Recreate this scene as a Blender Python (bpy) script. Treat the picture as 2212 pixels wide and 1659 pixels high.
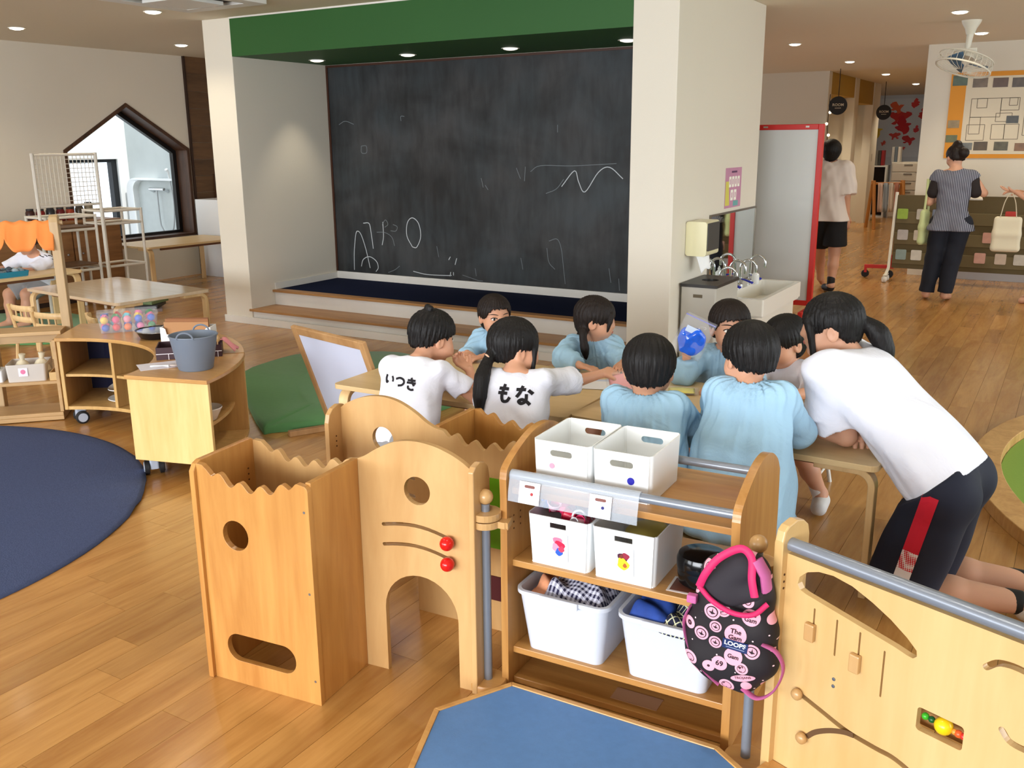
import bpy, bmesh, math, random
import numpy as np
from mathutils import Vector, Matrix, Euler
from mathutils.geometry import tessellate_polygon
from mathutils.bvhtree import BVHTree

SC = bpy.context.scene
COL = SC.collection
for _o in list(bpy.data.objects):
    bpy.data.objects.remove(_o)
PI = math.pi
R = math.radians
rnd = random.Random(7)

# ------------------------------------------------------------------ camera
CAM_H = 1.57
cam_d = bpy.data.cameras.new('camera')
cam = bpy.data.objects.new('camera', cam_d)
COL.objects.link(cam)
SC.camera = cam
cam_d.sensor_fit = 'HORIZONTAL'
cam_d.sensor_width = 36.0
cam_d.lens = 2013.0 / 2212.0 * 36.0
cam_d.clip_start = 0.05
cam_d.clip_end = 200
_y, _p, _r = R(30.95), R(14.53), R(-0.487)
_f = Vector((-math.sin(_y) * math.cos(_p), math.cos(_y) * math.cos(_p), -math.sin(_p)))
_rt = Vector((math.cos(_y), math.sin(_y), 0))
_up = _rt.cross(_f)
_r2 = math.cos(_r) * _rt + math.sin(_r) * _up
_u2 = -math.sin(_r) * _rt + math.cos(_r) * _up
cam.matrix_world = Matrix(((_r2.x, _u2.x, -_f.x, 0), (_r2.y, _u2.y, -_f.y, 0), (_r2.z, _u2.z, -_f.z, CAM_H), (0, 0, 0, 1)))

# ------------------------------------------------------------------ world, light, exposure
SC.view_settings.view_transform = 'Standard'
SC.view_settings.look = 'None'
SC.view_settings.gamma = 1.0
SC.view_settings.use_curve_mapping = False
SC.view_settings.exposure = 0.0
w = bpy.data.worlds.new('daylight')
SC.world = w
w.use_nodes = True
w.node_tree.nodes['Background'].inputs[0].default_value = (0.80, 0.90, 1.0, 1)
w.node_tree.nodes['Background'].inputs[1].default_value = 2.2
SC.cycles.max_bounces = 8
SC.cycles.diffuse_bounces = 4
SC.cycles.glossy_bounces = 3
SC.cycles.transmission_bounces = 6
SC.cycles.transparent_max_bounces = 8
SC.cycles.sample_clamp_indirect = 6.0


def area(name, loc, target, sx, sy, power, col=(1, 1, 1), spread=150):
    d = bpy.data.lights.new(name, 'AREA')
    d.shape = 'RECTANGLE'
    d.size = sx
    d.size_y = sy
    d.energy = power
    d.color = col
    d.spread = R(spread)
    o = bpy.data.objects.new(name, d)
    COL.objects.link(o)
    o.location = loc
    o.rotation_euler = (Vector(target) - Vector(loc)).to_track_quat('-Z', 'Y').to_euler()
    return o


# daylight through assumed big garden windows of the wall behind the camera and of the wall on the right
area('daylight_assumed_garden_window', (-1.2, -4.9, 1.40), (-1.4, 1.0, -0.4), 5.6, 1.9, 470, (0.93, 0.96, 1.0))
area('daylight_assumed_terrace_window', (-7.0, -4.9, 1.40), (-6.5, 1.0, -0.4), 3.6, 1.9, 170, (0.93, 0.96, 1.0))
area('daylight_assumed_side_window', (3.5, 4.5, 1.35), (-0.6, 4.3, -1.2), 5.0, 1.9, 75, (0.97, 0.98, 1.0), 130)
area('daylight_assumed_hall_window', (3.5, 9.9, 1.4), (-0.5, 9.9, -0.6), 2.6, 1.8, 28, (1.0, 0.97, 0.9), 130)
sun_d = bpy.data.lights.new('sun', 'SUN')
sun_d.energy = 3.2
sun_d.angle = R(0.6)
sun_d.color = (1.0, 0.96, 0.9)
sun_o = bpy.data.objects.new('sun', sun_d)
COL.objects.link(sun_o)
sun_o.rotation_euler = Vector((-0.47, 0.03, -0.88)).to_track_quat('-Z', 'Y').to_euler()


# ------------------------------------------------------------------ colour and material helpers
def lin(r, g, b):
    f = lambda c: (c / 255 / 12.92) if c / 255 <= 0.04045 else ((c / 255 + 0.055) / 1.055) ** 2.4
    return (f(r), f(g), f(b), 1.0)


MATS = {}


def newmat(name):
    m = bpy.data.materials.new(name)
    m.use_nodes = True
    nt = m.node_tree
    return m, nt, nt.nodes['Principled BSDF']


def plain(name, rgb, rough=0.6, metal=0.0, bump=0.0, bscale=200.0, var=0.0, vscale=6.0, spec=0.5, trans=0.0, alpha=1.0, sheen=0.0, ior=1.45, sss=0.0):
    """one-colour surface with optional cloudy variation and fine relief"""
    if name in MATS:
        return MATS[name]
    m, nt, p = newmat(name)
    c = lin(*rgb)
    p.inputs['Base Color'].default_value = c
    p.inputs['Roughness'].default_value = rough
    p.inputs['Metallic'].default_value = metal
    p.inputs['Specular IOR Level'].default_value = spec
    p.inputs['Transmission Weight'].default_value = trans
    p.inputs['IOR'].default_value = ior
    p.inputs['Alpha'].default_value = alpha
    p.inputs['Sheen Weight'].default_value = sheen
    if sss:
        p.inputs['Subsurface Weight'].default_value = sss
        p.inputs['Subsurface Radius'].default_value = (0.02, 0.008, 0.004)
        p.inputs['Subsurface Scale'].default_value = 0.5
    if var or bump:
        tc = nt.nodes.new('ShaderNodeTexCoord')
    if var:
        n = nt.nodes.new('ShaderNodeTexNoise')
        n.inputs['Scale'].default_value = vscale
        n.inputs['Detail'].default_value = 5
        nt.links.new(tc.outputs['Object'], n.inputs['Vector'])
        mx = nt.nodes.new('ShaderNodeMix')
        mx.data_type = 'RGBA'
        mx.inputs['A'].default_value = tuple(max(0, v * (1 - var)) for v in c[:3]) + (1,)
        mx.inputs['B'].default_value = tuple(min(1, v * (1 + var)) for v in c[:3]) + (1,)
        nt.links.new(n.outputs['Fac'], mx.inputs['Factor'])
        nt.links.new(mx.outputs['Result'], p.inputs['Base Color'])
    if bump:
        n2 = nt.nodes.new('ShaderNodeTexNoise')
        n2.inputs['Scale'].default_value = bscale
        n2.inputs['Detail'].default_value = 3
        nt.links.new(tc.outputs['Object'], n2.inputs['Vector'])
        b = nt.nodes.new('ShaderNodeBump')
        b.inputs['Strength'].default_value = bump
        b.inputs['Distance'].default_value = 0.002
        nt.links.new(n2.outputs['Fac'], b.inputs['Height'])
        nt.links.new(b.outputs['Normal'], p.inputs['Normal'])
    MATS[name] = m
    return m


def wood(name, rgb1, rgb2, axis='z', scale=9.0, stretch=12.0, rough=0.4, fine=0.35, rand=0.0, coat=0.0, knots=0.0):
    """grain stretched along one axis of the object; rand shifts tone per board"""
    if name in MATS:
        return MATS[name]
    m, nt, p = newmat(name)
    L = nt.links.new
    tc = nt.nodes.new('ShaderNodeTexCoord')
    mp = nt.nodes.new('ShaderNodeMapping')
    s = [scale, scale, scale]
    s['xyz'.index(axis)] = scale / stretch
    mp.inputs['Scale'].default_value = s
    L(tc.outputs['Object'], mp.inputs['Vector'])
    vec = mp.outputs['Vector']
    if rand:
        oi = nt.nodes.new('ShaderNodeObjectInfo')
        ge = nt.nodes.new('ShaderNodeNewGeometry')
        ad = nt.nodes.new('ShaderNodeMath')
        ad.operation = 'ADD'
        L(oi.outputs['Random'], ad.inputs[0])
        L(ge.outputs['Random Per Island'], ad.inputs[1])
        fr = nt.nodes.new('ShaderNodeMath')
        fr.operation = 'FRACT'
        L(ad.outputs[0], fr.inputs[0])
        vm = nt.nodes.new('ShaderNodeVectorMath')
        vm.operation = 'MULTIPLY_ADD'
        cb = nt.nodes.new('ShaderNodeCombineXYZ')
        for i in range(3):
            L(fr.outputs[0], cb.inputs[i])
        vm.inputs[1].default_value = (37, 53, 71)
        L(cb.outputs[0], vm.inputs[0])
        L(vec, vm.inputs[2])
        vec = vm.outputs[0]
    n = nt.nodes.new('ShaderNodeTexNoise')
    n.inputs['Scale'].default_value = 1.0
    n.inputs['Detail'].default_value = 7
    n.inputs['Roughness'].default_value = 0.6
    n.inputs['Distortion'].default_value = 0.8
    L(vec, n.inputs['Vector'])
    n2 = nt.nodes.new('ShaderNodeTexNoise')
    n2.inputs['Scale'].default_value = 7.0
    n2.inputs['Detail'].default_value = 3
    L(vec, n2.inputs['Vector'])
    ma = nt.nodes.new('ShaderNodeMath')
    ma.operation = 'MULTIPLY_ADD'
    L(n2.outputs['Fac'], ma.inputs[0])
    ma.inputs[1].default_value = fine
    L(n.outputs['Fac'], ma.inputs[2])
    rp = nt.nodes.new('ShaderNodeValToRGB')
    rp.color_ramp.elements[0].position = 0.35 + fine * 0.3
    rp.color_ramp.elements[1].position = 0.68 + fine * 0.55
    rp.color_ramp.elements[0].color = lin(*rgb1)
    rp.color_ramp.elements[1].color = lin(*rgb2)
    L(ma.outputs[0], rp.inputs['Fac'])
    out = rp.outputs['Color']
    if rand:
        hs = nt.nodes.new('ShaderNodeHueSaturation')
        mr = nt.nodes.new('ShaderNodeMapRange')
        mr.inputs['To Min'].default_value = 1 - rand
        mr.inputs['To Max'].default_value = 1 + rand
        L(fr.outputs[0], mr.inputs['Value'])
        L(mr.outputs[0], hs.inputs['Value'])
        L(out, hs.inputs['Color'])
        out = hs.outputs['Color']
    L(out, p.inputs['Base Color'])
    p.inputs['Roughness'].default_value = rough
    if coat:
        p.inputs['Coat Weight'].default_value = coat
        p.inputs['Coat Roughness'].default_value = 0.12
    MATS[name] = m
    return m


def emit(name, rgb, strength):
    if name in MATS:
        return MATS[name]
    m, nt, p = newmat(name)
    p.inputs['Base Color'].default_value = lin(*rgb)
    p.inputs['Emission Color'].default_value = lin(*rgb)
    p.inputs['Emission Strength'].default_value = strength
    MATS[name] = m
    return m


# ------------------------------------------------------------------ mesh helpers
class MB:
    """collects faces, then becomes ONE mesh"""

    def __init__(s):
        s.v = []
        s.f = []

    def add(s, vs, fs, M=None):
        o = len(s.v)
        s.v += [tuple(M @ Vector(v)) if M is not None else tuple(v) for v in vs]
        s.f += [tuple(i + o for i in f) for f in fs]
        return s

    def box(s, x0, x1, y0, y1, z0, z1, M=None):
        return s.add([(x0, y0, z0), (x1, y0, z0), (x1, y1, z0), (x0, y1, z0), (x0, y0, z1), (x1, y0, z1), (x1, y1, z1), (x0, y1, z1)],
                     [(0, 3, 2, 1), (4, 5, 6, 7), (0, 1, 5, 4), (1, 2, 6, 5), (2, 3, 7, 6), (3, 0, 4, 7)], M)

    def prism(s, poly, z0, z1, M=None, holes=()):
        """polygon (x,y) with holes, extruded z0..z1"""
        loops = [list(poly)] + [list(h) for h in holes]

        def ar(l):
            return sum(l[i][0] * l[(i + 1) % len(l)][1] - l[(i + 1) % len(l)][0] * l[i][1] for i in range(len(l)))
        if ar(loops[0]) < 0:
            loops[0].reverse()
        for i in range(1, len(loops)):
            if ar(loops[i]) > 0:
                loops[i].reverse()
        flat = [p for l in loops for p in l]
        n = len(flat)
        vs = [(x, y, z0) for x, y in flat] + [(x, y, z1) for x, y in flat]
        fs = []
        if len(loops) == 1 and n <= 4:
            fs = [tuple(range(n))[::-1], tuple(i + n for i in range(n))]
        else:
            for a, b, c in tessellate_polygon([[Vector((x, y, 0)) for x, y in l] for l in loops]):
                if (flat[b][0] - flat[a][0]) * (flat[c][1] - flat[a][1]) - (flat[c][0] - flat[a][0]) * (flat[b][1] - flat[a][1]) < 0:
                    b, c = c, b
                fs.append((a + n, b + n, c + n))
                fs.append((c, b, a))
        o = 0
        for l in loops:
            k = len(l)
            for i in range(k):
                j = (i + 1) % k
                fs.append((o + i, o + j, o + j + n, o + i + n))
            o += k
        return s.add(vs, fs, M)

    def tube(s, path, r, seg=10, M=None, cap=True, flat=None):
        """tube along points; r number or list; flat=(w,h) scales the section"""
        P = [Vector(p) for p in path]
        n = len(P)
        rs = r if isinstance(r, (list, tuple)) else [r] * n
        t0 = (P[1] - P[0]).normalized()
        up = Vector((0, 0, 1)) if abs(t0.z) < 0.9 else Vector((1, 0, 0))
        nx = t0.cross(up).normalized()
        vs, fs = [], []
        for i in range(n):
            t = (P[min(i + 1, n - 1)] - P[max(i - 1, 0)]).normalized()
            nx = (nx - t * nx.dot(t)).normalized()
            ny = t.cross(nx)
            for k in range(seg):
                a = 2 * PI * k / seg
                fw, fh = flat or (1, 1)
                vs.append(P[i] + nx * (math.cos(a) * rs[i] * fw) + ny * (math.sin(a) * rs[i] * fh))
        for i in range(n - 1):
            for k in range(seg):
                k2 = (k + 1) % seg
                fs.append((i * seg + k, i * seg + k2, (i + 1) * seg + k2, (i + 1) * seg + k))
        if cap:
            fs.append(tuple(range(seg))[::-1])
            fs.append(tuple((n - 1) * seg + k for k in range(seg)))
        return s.add(vs, fs, M)

    def lathe(s, prof, seg=24, M=None):
        """profile (r,z) turned about z"""
        vs, fs = [], []
        n = len(prof)
        for r, z in prof:
            for k in range(seg):
                a = 2 * PI * k / seg
                vs.append((max(r, 1e-5) * math.cos(a), max(r, 1e-5) * math.sin(a), z))
        for i in range(n - 1):
            for k in range(seg):
                k2 = (k + 1) % seg
                fs.append((i * seg + k, i * seg + k2, (i + 1) * seg + k2, (i + 1) * seg + k))
        if prof[0][0] > 1e-4:
            fs.append(tuple(range(seg))[::-1])
        if prof[-1][0] > 1e-4:
            fs.append(tuple((n - 1) * seg + k for k in range(seg)))
        return s.add(vs, fs, M)

    def sphere(s, c, r, seg=14, M=None, sc=(1, 1, 1)):
        pr = [(math.sin(PI * i / (seg // 2)) * r, -math.cos(PI * i / (seg // 2)) * r) for i in range(seg // 2 + 1)]
        T = Matrix.Translation(Vector(c)) @ Matrix.Diagonal((*sc, 1))
        return s.lathe(pr, seg, (M @ T) if M is not None else T)

    def mesh(s, name='mesh', weld=False):
        me = bpy.data.meshes.new(name)
        me.from_pydata(s.v, [], s.f)
        bm = bmesh.new()
        bm.from_mesh(me)
        bmesh.ops.remove_doubles(bm, verts=bm.verts, dist=2e-5)
        bmesh.ops.recalc_face_normals(bm, faces=bm.faces)
        bm.to_mesh(me)
        bm.free()
        return me


def mk(name, geo, mat, parent=None, smooth=False, bevel=0.0, loc=None, rot=None, seg=2, kind=None, label=None):
    me = geo.mesh(name) if isinstance(geo, MB) else geo
    o = bpy.data.objects.new(name, me)
    COL.objects.link(o)
    if mat is not None and not me.materials:
        for m in (mat if isinstance(mat, (list, tuple)) else [mat]):
            me.materials.append(m)
    if smooth:
        me.polygons.foreach_set('use_smooth', [True] * len(me.polygons))
        if smooth != 'all':
            bm = bmesh.new()
            bm.from_mesh(me)
            ang = R(38 if smooth is True else smooth)
            for e in bm.edges:
                e.smooth = not (len(e.link_faces) == 2 and e.calc_face_angle(0) > ang)
            bm.to_mesh(me)
            bm.free()
    if bevel:
        b = o.modifiers.new('bevel', 'BEVEL')
        b.width = bevel
        b.segments = seg
        b.limit_method = 'ANGLE'
        b.angle_limit = R(40)
        b.harden_normals = False
    if parent is not None:
        o.parent = parent
    if loc is not None:
        o.location = loc
    if rot is not None:
        o.rotation_euler = rot
    if kind:
        o['kind'] = kind
    if label:
        o['label'] = label
    return o


def tag(o, label, cat, group=None, kind=None):
    o['label'] = label
    o['category'] = cat
    if group:
        o['group'] = group
    if kind:
        o['kind'] = kind
    return o


def thing(name, label, cat, loc=(0, 0, 0), rz=0.0, group=None):
    o = bpy.data.objects.new(name, None)
    COL.objects.link(o)
    o.empty_display_size = 0.05
    o.location = loc
    o.rotation_euler = (0, 0, rz)
    return tag(o, label, cat, group)


def struct(name, geo, mat, parent=None, **k):
    o = mk(name, geo, mat, parent, **k)
    if parent is None:
        o['kind'] = 'structure'
    return o


def copy_tree(o, parent=None):
    c = o.copy()
    COL.objects.link(c)
    c.parent = parent
    for ch in [x for x in bpy.data.objects if x.parent == o]:
        copy_tree(ch, c)
    return c


def circle(cx, cy, r, n=28, a0=0.0, a1=2 * PI, ry=None):
    ry = r if ry is None else ry
    full = abs(a1 - a0 - 2 * PI) < 1e-6
    m = n if full else n + 1
    return [(cx + r * math.cos(a0 + (a1 - a0) * i / n), cy + ry * math.sin(a0 + (a1 - a0) * i / n)) for i in range(m)]


def rrect(x0, x1, y0, y1, r, n=5):
    p = []
    for cx, cy, a in ((x1 - r, y0 + r, -PI / 2), (x1 - r, y1 - r, 0), (x0 + r, y1 - r, PI / 2), (x0 + r, y0 + r, PI)):
        p += [(cx + r * math.cos(a + PI / 2 * i / n), cy + r * math.sin(a + PI / 2 * i / n)) for i in range(n + 1)]
    return p


def slot_poly(pts, w, n=6):
    """round-ended slot outline around a polyline"""
    P = [Vector((x, y)) for x, y in pts]
    L, Rr = [], []
    for i in range(len(P)):
        t = (P[min(i + 1, len(P) - 1)] - P[max(i - 1, 0)]).normalized()
        nn = Vector((-t.y, t.x))
        L.append(P[i] + nn * w / 2)
        Rr.append(P[i] - nn * w / 2)
    t1 = (P[-1] - P[-2]).normalized()
    t0 = (P[0] - P[1]).normalized()
    a1 = math.atan2(t1.y, t1.x)
    a0 = math.atan2(t0.y, t0.x)
    end = [P[-1] + Vector((math.cos(a1 + PI / 2 - PI * i / n), math.sin(a1 + PI / 2 - PI * i / n))) * w / 2 for i in range(1, n)]
    st = [P[0] + Vector((math.cos(a0 + PI / 2 - PI * i / n), math.sin(a0 + PI / 2 - PI * i / n))) * w / 2 for i in range(1, n)]
    return [tuple(v) for v in L + end + Rr[::-1] + st]


def spline(pts, n=8):
    """Catmull-Rom through points"""
    P = [Vector(p) for p in pts]
    P = [2 * P[0] - P[1]] + P + [2 * P[-1] - P[-2]]
    out = []
    for i in range(1, len(P) - 2):
        a, b, c, d = P[i - 1:i + 3]
        for k in range(n):
            t = k / n
            out.append(0.5 * ((2 * b) + (c - a) * t + (2 * a - 5 * b + 4 * c - d) * t * t + (3 * b - a - 3 * c + d) * t ** 3))
    out.append(P[-2])
    return [tuple(v) for v in out]


UP = Matrix(((1, 0, 0, 0), (0, 0, 1, 0), (0, 1, 0, 0), (0, 0, 0, 1)))   # (u,z,v) -> (x=u, y=v, z=z): panels drawn upright


def text_mesh(body, size, extrude=0.0005, offset=0.0, align='CENTER', spacing=1.0):
    """lettering as a mesh in the xy plane"""
    cu = bpy.data.curves.new('lettering', 'FONT')
    cu.body = body
    cu.size = size
    cu.extrude = extrude
    cu.offset = offset
    cu.align_x = align
    cu.align_y = 'CENTER'
    cu.space_character = spacing
    cu.resolution_u = 3
    ob = bpy.data.objects.new('lettering', cu)
    COL.objects.link(ob)
    dg = bpy.context.evaluated_depsgraph_get()
    me = bpy.data.meshes.new_from_object(ob.evaluated_get(dg))
    bpy.data.objects.remove(ob)
    me.name = 'lettering'
    return me


def ribbon(mb, pts, w, thick=0.0012, M=None):
    """flat stroke in the xy plane with a little thickness"""
    P = [Vector((p[0], p[1])) for p in pts]
    n = len(P)
    vs, fs = [], []
    for i in range(n):
        t = (P[min(i + 1, n - 1)] - P[max(i - 1, 0)])
        t = t.normalized() if t.length > 1e-9 else Vector((1, 0))
        q = Vector((-t.y, t.x)) * w / 2
        for z in (0, thick):
            vs.append((P[i].x + q.x, P[i].y + q.y, z))
            vs.append((P[i].x - q.x, P[i].y - q.y, z))
    for i in range(n - 1):
        a, b = i * 4, i * 4 + 4
        fs += [(a, b, b + 1, a + 1), (a + 2, a + 3, b + 3, b + 2), (a, a + 2, b + 2, b), (a + 1, b + 1, b + 3, a + 3)]
    fs += [(0, 1, 3, 2), ((n - 1) * 4, (n - 1) * 4 + 2, (n - 1) * 4 + 3, (n - 1) * 4 + 1)]
    mb.add(vs, fs, M)
# ================================================================== ROOM
H = 2.60
XL = -9.40          # left wall
XR = 3.60
YB = -5.00          # wall behind the camera
white_wall = plain('wall_paint', (226, 219, 204), 0.75, bump=0.25, bscale=120, var=0.02, vscale=2)
ceil_paint = plain('ceiling_paint', (226, 216, 196), 0.85, bump=0.15, bscale=90)
trim_white = plain('skirting_white', (232, 229, 222), 0.55, var=0.04, vscale=9)
dark_gap = plain('dark_gap', (52, 34, 20), 0.9)

# ---- floor: oak boards along y
floor_wood = wood('oak_floor', (160, 110, 54), (192, 143, 80), 'y', 9, 9, 0.27, 0.3, rand=0.11, coat=0.2)
mb = MB()
mb.box(XL - 0.3, XR + 0.3, YB - 0.2, 26.0, -0.12, -0.0125)
floor = struct('floor', mb, dark_gap)
PW = 0.12
lens = [0.62, 0.75, 0.9, 1.05, 1.2]
plank_me = []
for L_ in lens:
    m_ = MB()
    m_.box(-PW / 2 + 0.0006, PW / 2 - 0.0006, 0.0006, L_ - 0.0006, -0.0125, 0.0)
    me_ = m_.mesh('plank')
    me_.materials.append(floor_wood)
    plank_me.append(me_)


def to_px(P):
    v = Vector(P) - Vector((0, 0, CAM_H))
    d = v.dot(_f)
    if d < 0.15:
        return None
    return (1106 + 2013 * v.dot(_r2) / d, 829.5 - 2013 * v.dot(_u2) / d, d)


cand = []
pr = random.Random(3)
ix = 0
x = XL + PW / 2
off0 = {0: 0.30}
while x < XR:
    y = YB - pr.random() * 1.0
    while y < 25.5:
        k = pr.randrange(5)
        c = to_px((x, y + lens[k] / 2, 0))
        if c and -500 < c[0] < 2600 and 300 < c[1] < 2100:
            cand.append((c[2], x, y, k))
        y += lens[k]
    x += PW
cand.sort()
n_vis = 0
rest = MB()
for i, (d_, x, y, k) in enumerate(cand):
    c = to_px((x, y + lens[k] / 2, 0))
    hidden = (1150 < c[0] < 2212 and c[1] > 1480) or (960 < c[0] and c[1] > 1560)
    if n_vis < 300 and not hidden and y + lens[k] > 0.6:
        o = bpy.data.objects.new('plank', plank_me[k])
        COL.objects.link(o)
        o.location = (x, y, 0)
        o.parent = floor
        n_vis += 1
    else:
        rest.box(x - PW / 2 + 0.0006, x + PW / 2 - 0.0006, y + 0.0006, y + lens[k] - 0.0006, -0.0125, 0.0)
mer = bpy.data.meshes.new('planks_beyond')
mer.from_pydata(rest.v, [], rest.f)
mk('planks_beyond', mer, floor_wood, floor, kind='stuff')

# ---- ceiling
mb = MB()
mb.box(XL - 0.3, XR + 0.3, YB - 0.2, 26.0, H, H + 0.1)
struct('ceiling', mb, ceil_paint)

# ---- wall behind the camera and wall on the right, both with assumed wide window openings
mb = MB()
mb.prism([(XL, 0), (XR, 0), (XR, H), (XL, H)], YB - 0.2, YB, UP,
         holes=[[(-9.0, 0.2), (-5.1, 0.2), (-5.1, 2.3), (-9.0, 2.3)], [(-4.1, 0.2), (1.7, 0.2), (1.7, 2.3), (-4.1, 2.3)]])
struct('wall_back', mb, white_wall)
SIDE = Matrix(((0, 0, 1, 0), (1, 0, 0, 0), (0, 1, 0, 0), (0, 0, 0, 1)))   # (y,z,x)
mb = MB()
mb.prism([(YB, 0), (12.0, 0), (12.0, H), (YB, H)], XR, XR + 0.2, SIDE,
         holes=[[(1.9, 0.25), (7.1, 0.25), (7.1, 2.3), (1.9, 2.3)], [(8.5, 0.4), (11.3, 0.4), (11.3, 2.3), (8.5, 2.3)]])
struct('wall_right', mb, white_wall)

# ---- left wall with the house-shaped window
house = [(6.37, 0.49), (8.05, 0.49), (8.05, 1.53), (7.21, 2.04), (6.37, 1.53)]
mb = MB()
mb.prism([(YB, 0), (9.6, 0), (9.6, H), (YB, H)], XL - 0.28, XL, SIDE, holes=[house])
wall_left = struct('wall_left', mb, white_wall)
mb = MB()
mb.box(XL - 0.28, -6.6, 9.6, 9.8, 0, H)
struct('wall_corner', mb, white_wall)
# dark walnut boards on the wall beside the window
walnut = wood('walnut_cladding', (84, 58, 34), (112, 80, 50), 'y', 10, 9, 0.5, rand=0.18)
for i in range(13):
    m_ = MB()
    m_.box(XL, XL + 0.018, 8.09, 9.55, i * 0.2 + 0.001, (i + 1) * 0.2 - 0.001)
    mk('cladding_board', m_, walnut, wall_left)
m_ = MB()
m_.box(XL, XL + 0.03, 8.065, 8.088, 0, H)
mk('cladding_edge', m_, plain('dark_walnut', (48, 27, 14), 0.5), wall_left)

frame_brown = wood('window_frame_brown', (52, 30, 16), (84, 52, 30), 'z', 14, 8, 0.45)
frame_black = plain('window_sash_black', (22, 20, 20), 0.4)
inner = [(6.41, 0.52), (8.01, 0.52), (8.01, 1.507), (7.21, 1.993), (6.41, 1.507)]
mb = MB()
mb.prism(house, XL - 0.27, XL + 0.012, SIDE, holes=[inner])
win = struct('window_1', mb, frame_brown)
inner2 = [(6.46, 0.55), (7.96, 0.55), (7.96, 1.478), (7.21, 1.935), (6.46, 1.478)]
mb = MB()
mb.prism(inner, XL - 0.25, XL - 0.19, SIDE, holes=[inner2])
mk('window_sash', mb, frame_black, win)
glass = plain('window_glass', (255, 255, 255), 0.0, trans=1.0, ior=1.0, spec=0.2)
mb = MB()
mb.prism(inner2, XL - 0.222, XL - 0.218, SIDE)
mk('window_pane', mb, glass, win)

# ---- the white shower court outside
court = plain('court_render_white', (238, 240, 240), 0.8, bump=0.2, bscale=60)
concrete = plain('shower_wall_grey', (196, 203, 203), 0.7, var=0.07, vscale=5)
mb = MB()
mb.prism([(3.2, -0.1), (8.62, -0.1), (8.62, 3.4), (3.2, 3.4)], -11.25, -11.10, SIDE, holes=[[(7.05, 0.05), (8.30, 0.05), (8.30, 1.40), (7.05, 1.40)]])
cw = struct('wall_court_far', mb, court)
mb = MB()
mb.prism([(7.05, 0.05), (8.30, 0.05), (8.30, 1.40), (7.05, 1.40)], -11.22, -11.13, SIDE, holes=[[(7.13, 0.12), (8.22, 0.12), (8.22, 1.36), (7.13, 1.36)]])
mk('court_window_frame', mb, plain('court_frame_black', (26, 27, 30), 0.5), cw)
mb = MB()
mb.box(-11.10, XL - 0.28, 8.46, 8.62, -0.1, 3.4)
cs = struct('wall_court_side', mb, concrete)
mb = MB()
mb.box(-14.5, XL - 0.28, 3.2, 8.46, -0.15, -0.1)
struct('floor_court', mb, plain('court_floor', (190, 190, 186), 0.8, var=0.1))
# white rounded shower surround standing on the side wall
FACE = Matrix(((1, 0, 0, 0), (0, 0, 1, 0), (0, 1, 0, 0), (0, 0, 0, 1)))
xa, xb = -11.06, -9.86
outer = [(xa, 0.0), (xb, 0.0), (xb, 1.25)] + [(xa + 0.16 + 0.16 * math.cos(a), 1.09 + 0.16 * math.sin(a)) for a in [PI / 2 + PI / 2 * i / 8 for i in range(9)]]
ins = [(xa + 0.13, 0.0), (xb - 0.06, 0.0), (xb - 0.06, 1.22)] + [(xa + 0.13 + 0.14 + 0.14 * math.cos(a), 1.08 + 0.14 * math.sin(a)) for a in [PI / 2 + PI / 2 * i / 8 for i in range(9)]]
t = thing('shower_surround', 'white rounded shower surround outside the house-shaped window', 'shower', (0, 8.46, -0.1))
mb = MB()
ring = outer[1:] + [outer[0]]
mb.prism([(xa, 0), (xa + 0.13, 0)] + ins[::-1][:-2] + [(xb - 0.06, 1.22), (xb - 0.06, 0), (xb, 0), (xb, 1.25)] + outer[3:], -0.10, -0.002, FACE)
mk('surround_frame', mb, plain('shower_white', (245, 247, 248), 0.35), t, bevel=0.01)
mb = MB()
mb.prism(ins, -0.012, -0.002, FACE)
mk('shower_panel', mb, plain('shower_panel_grey', (205, 211, 210), 0.6, var=0.1, vscale=8), t)
chrome = plain('chrome', (215, 217, 220), 0.12, metal=1.0)
t = thing('shower_mixer', 'chrome shower mixer with grey hose on the shower panel', 'shower', (-10.47, 8.44, 1.01))
mb = MB()
mb.tube([(-0.14, -0.06, 0), (0.14, -0.06, 0)], 0.022, 12)
mk('mixer_bar', mb, chrome, t, smooth=True)
mb = MB()
mb.tube([(-0.14, 0.0, -0.03), (-0.14, -0.06, 0)], 0.02, 8)
mk('mixer_inlet', mb, chrome, t, smooth=True)
mb = MB()
mb.tube([(0.14, 0.0, -0.03), (0.14, -0.06, 0)], 0.02, 8)
mk('mixer_inlet', mb, chrome, t, smooth=True)
mb = MB()
mb.tube(spline([(0.0, -0.06, -0.02), (0.02, -0.07, -0.4), (0.06, -0.08, -0.5), (0.16, -0.08, -0.6), (0.28, -0.08, -0.5), (0.32, -0.07, -0.2), (0.28, -0.06, 0.05), (0.26, -0.05, 0.12)], 6), 0.009, 8)
mk('shower_hose', mb, plain('hose_grey', (170, 172, 174), 0.35, metal=0.6), t, smooth=True)
mb = MB()
mb.tube([(0.26, -0.05, 0.1), (0.27, -0.07, 0.22), (0.28, -0.11, 0.26)], [0.012, 0.012, 0.022], 10)
mk('shower_head', mb, plain('shower_head_white', (240, 240, 240), 0.3), t, smooth=True)

v_ = None
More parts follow.
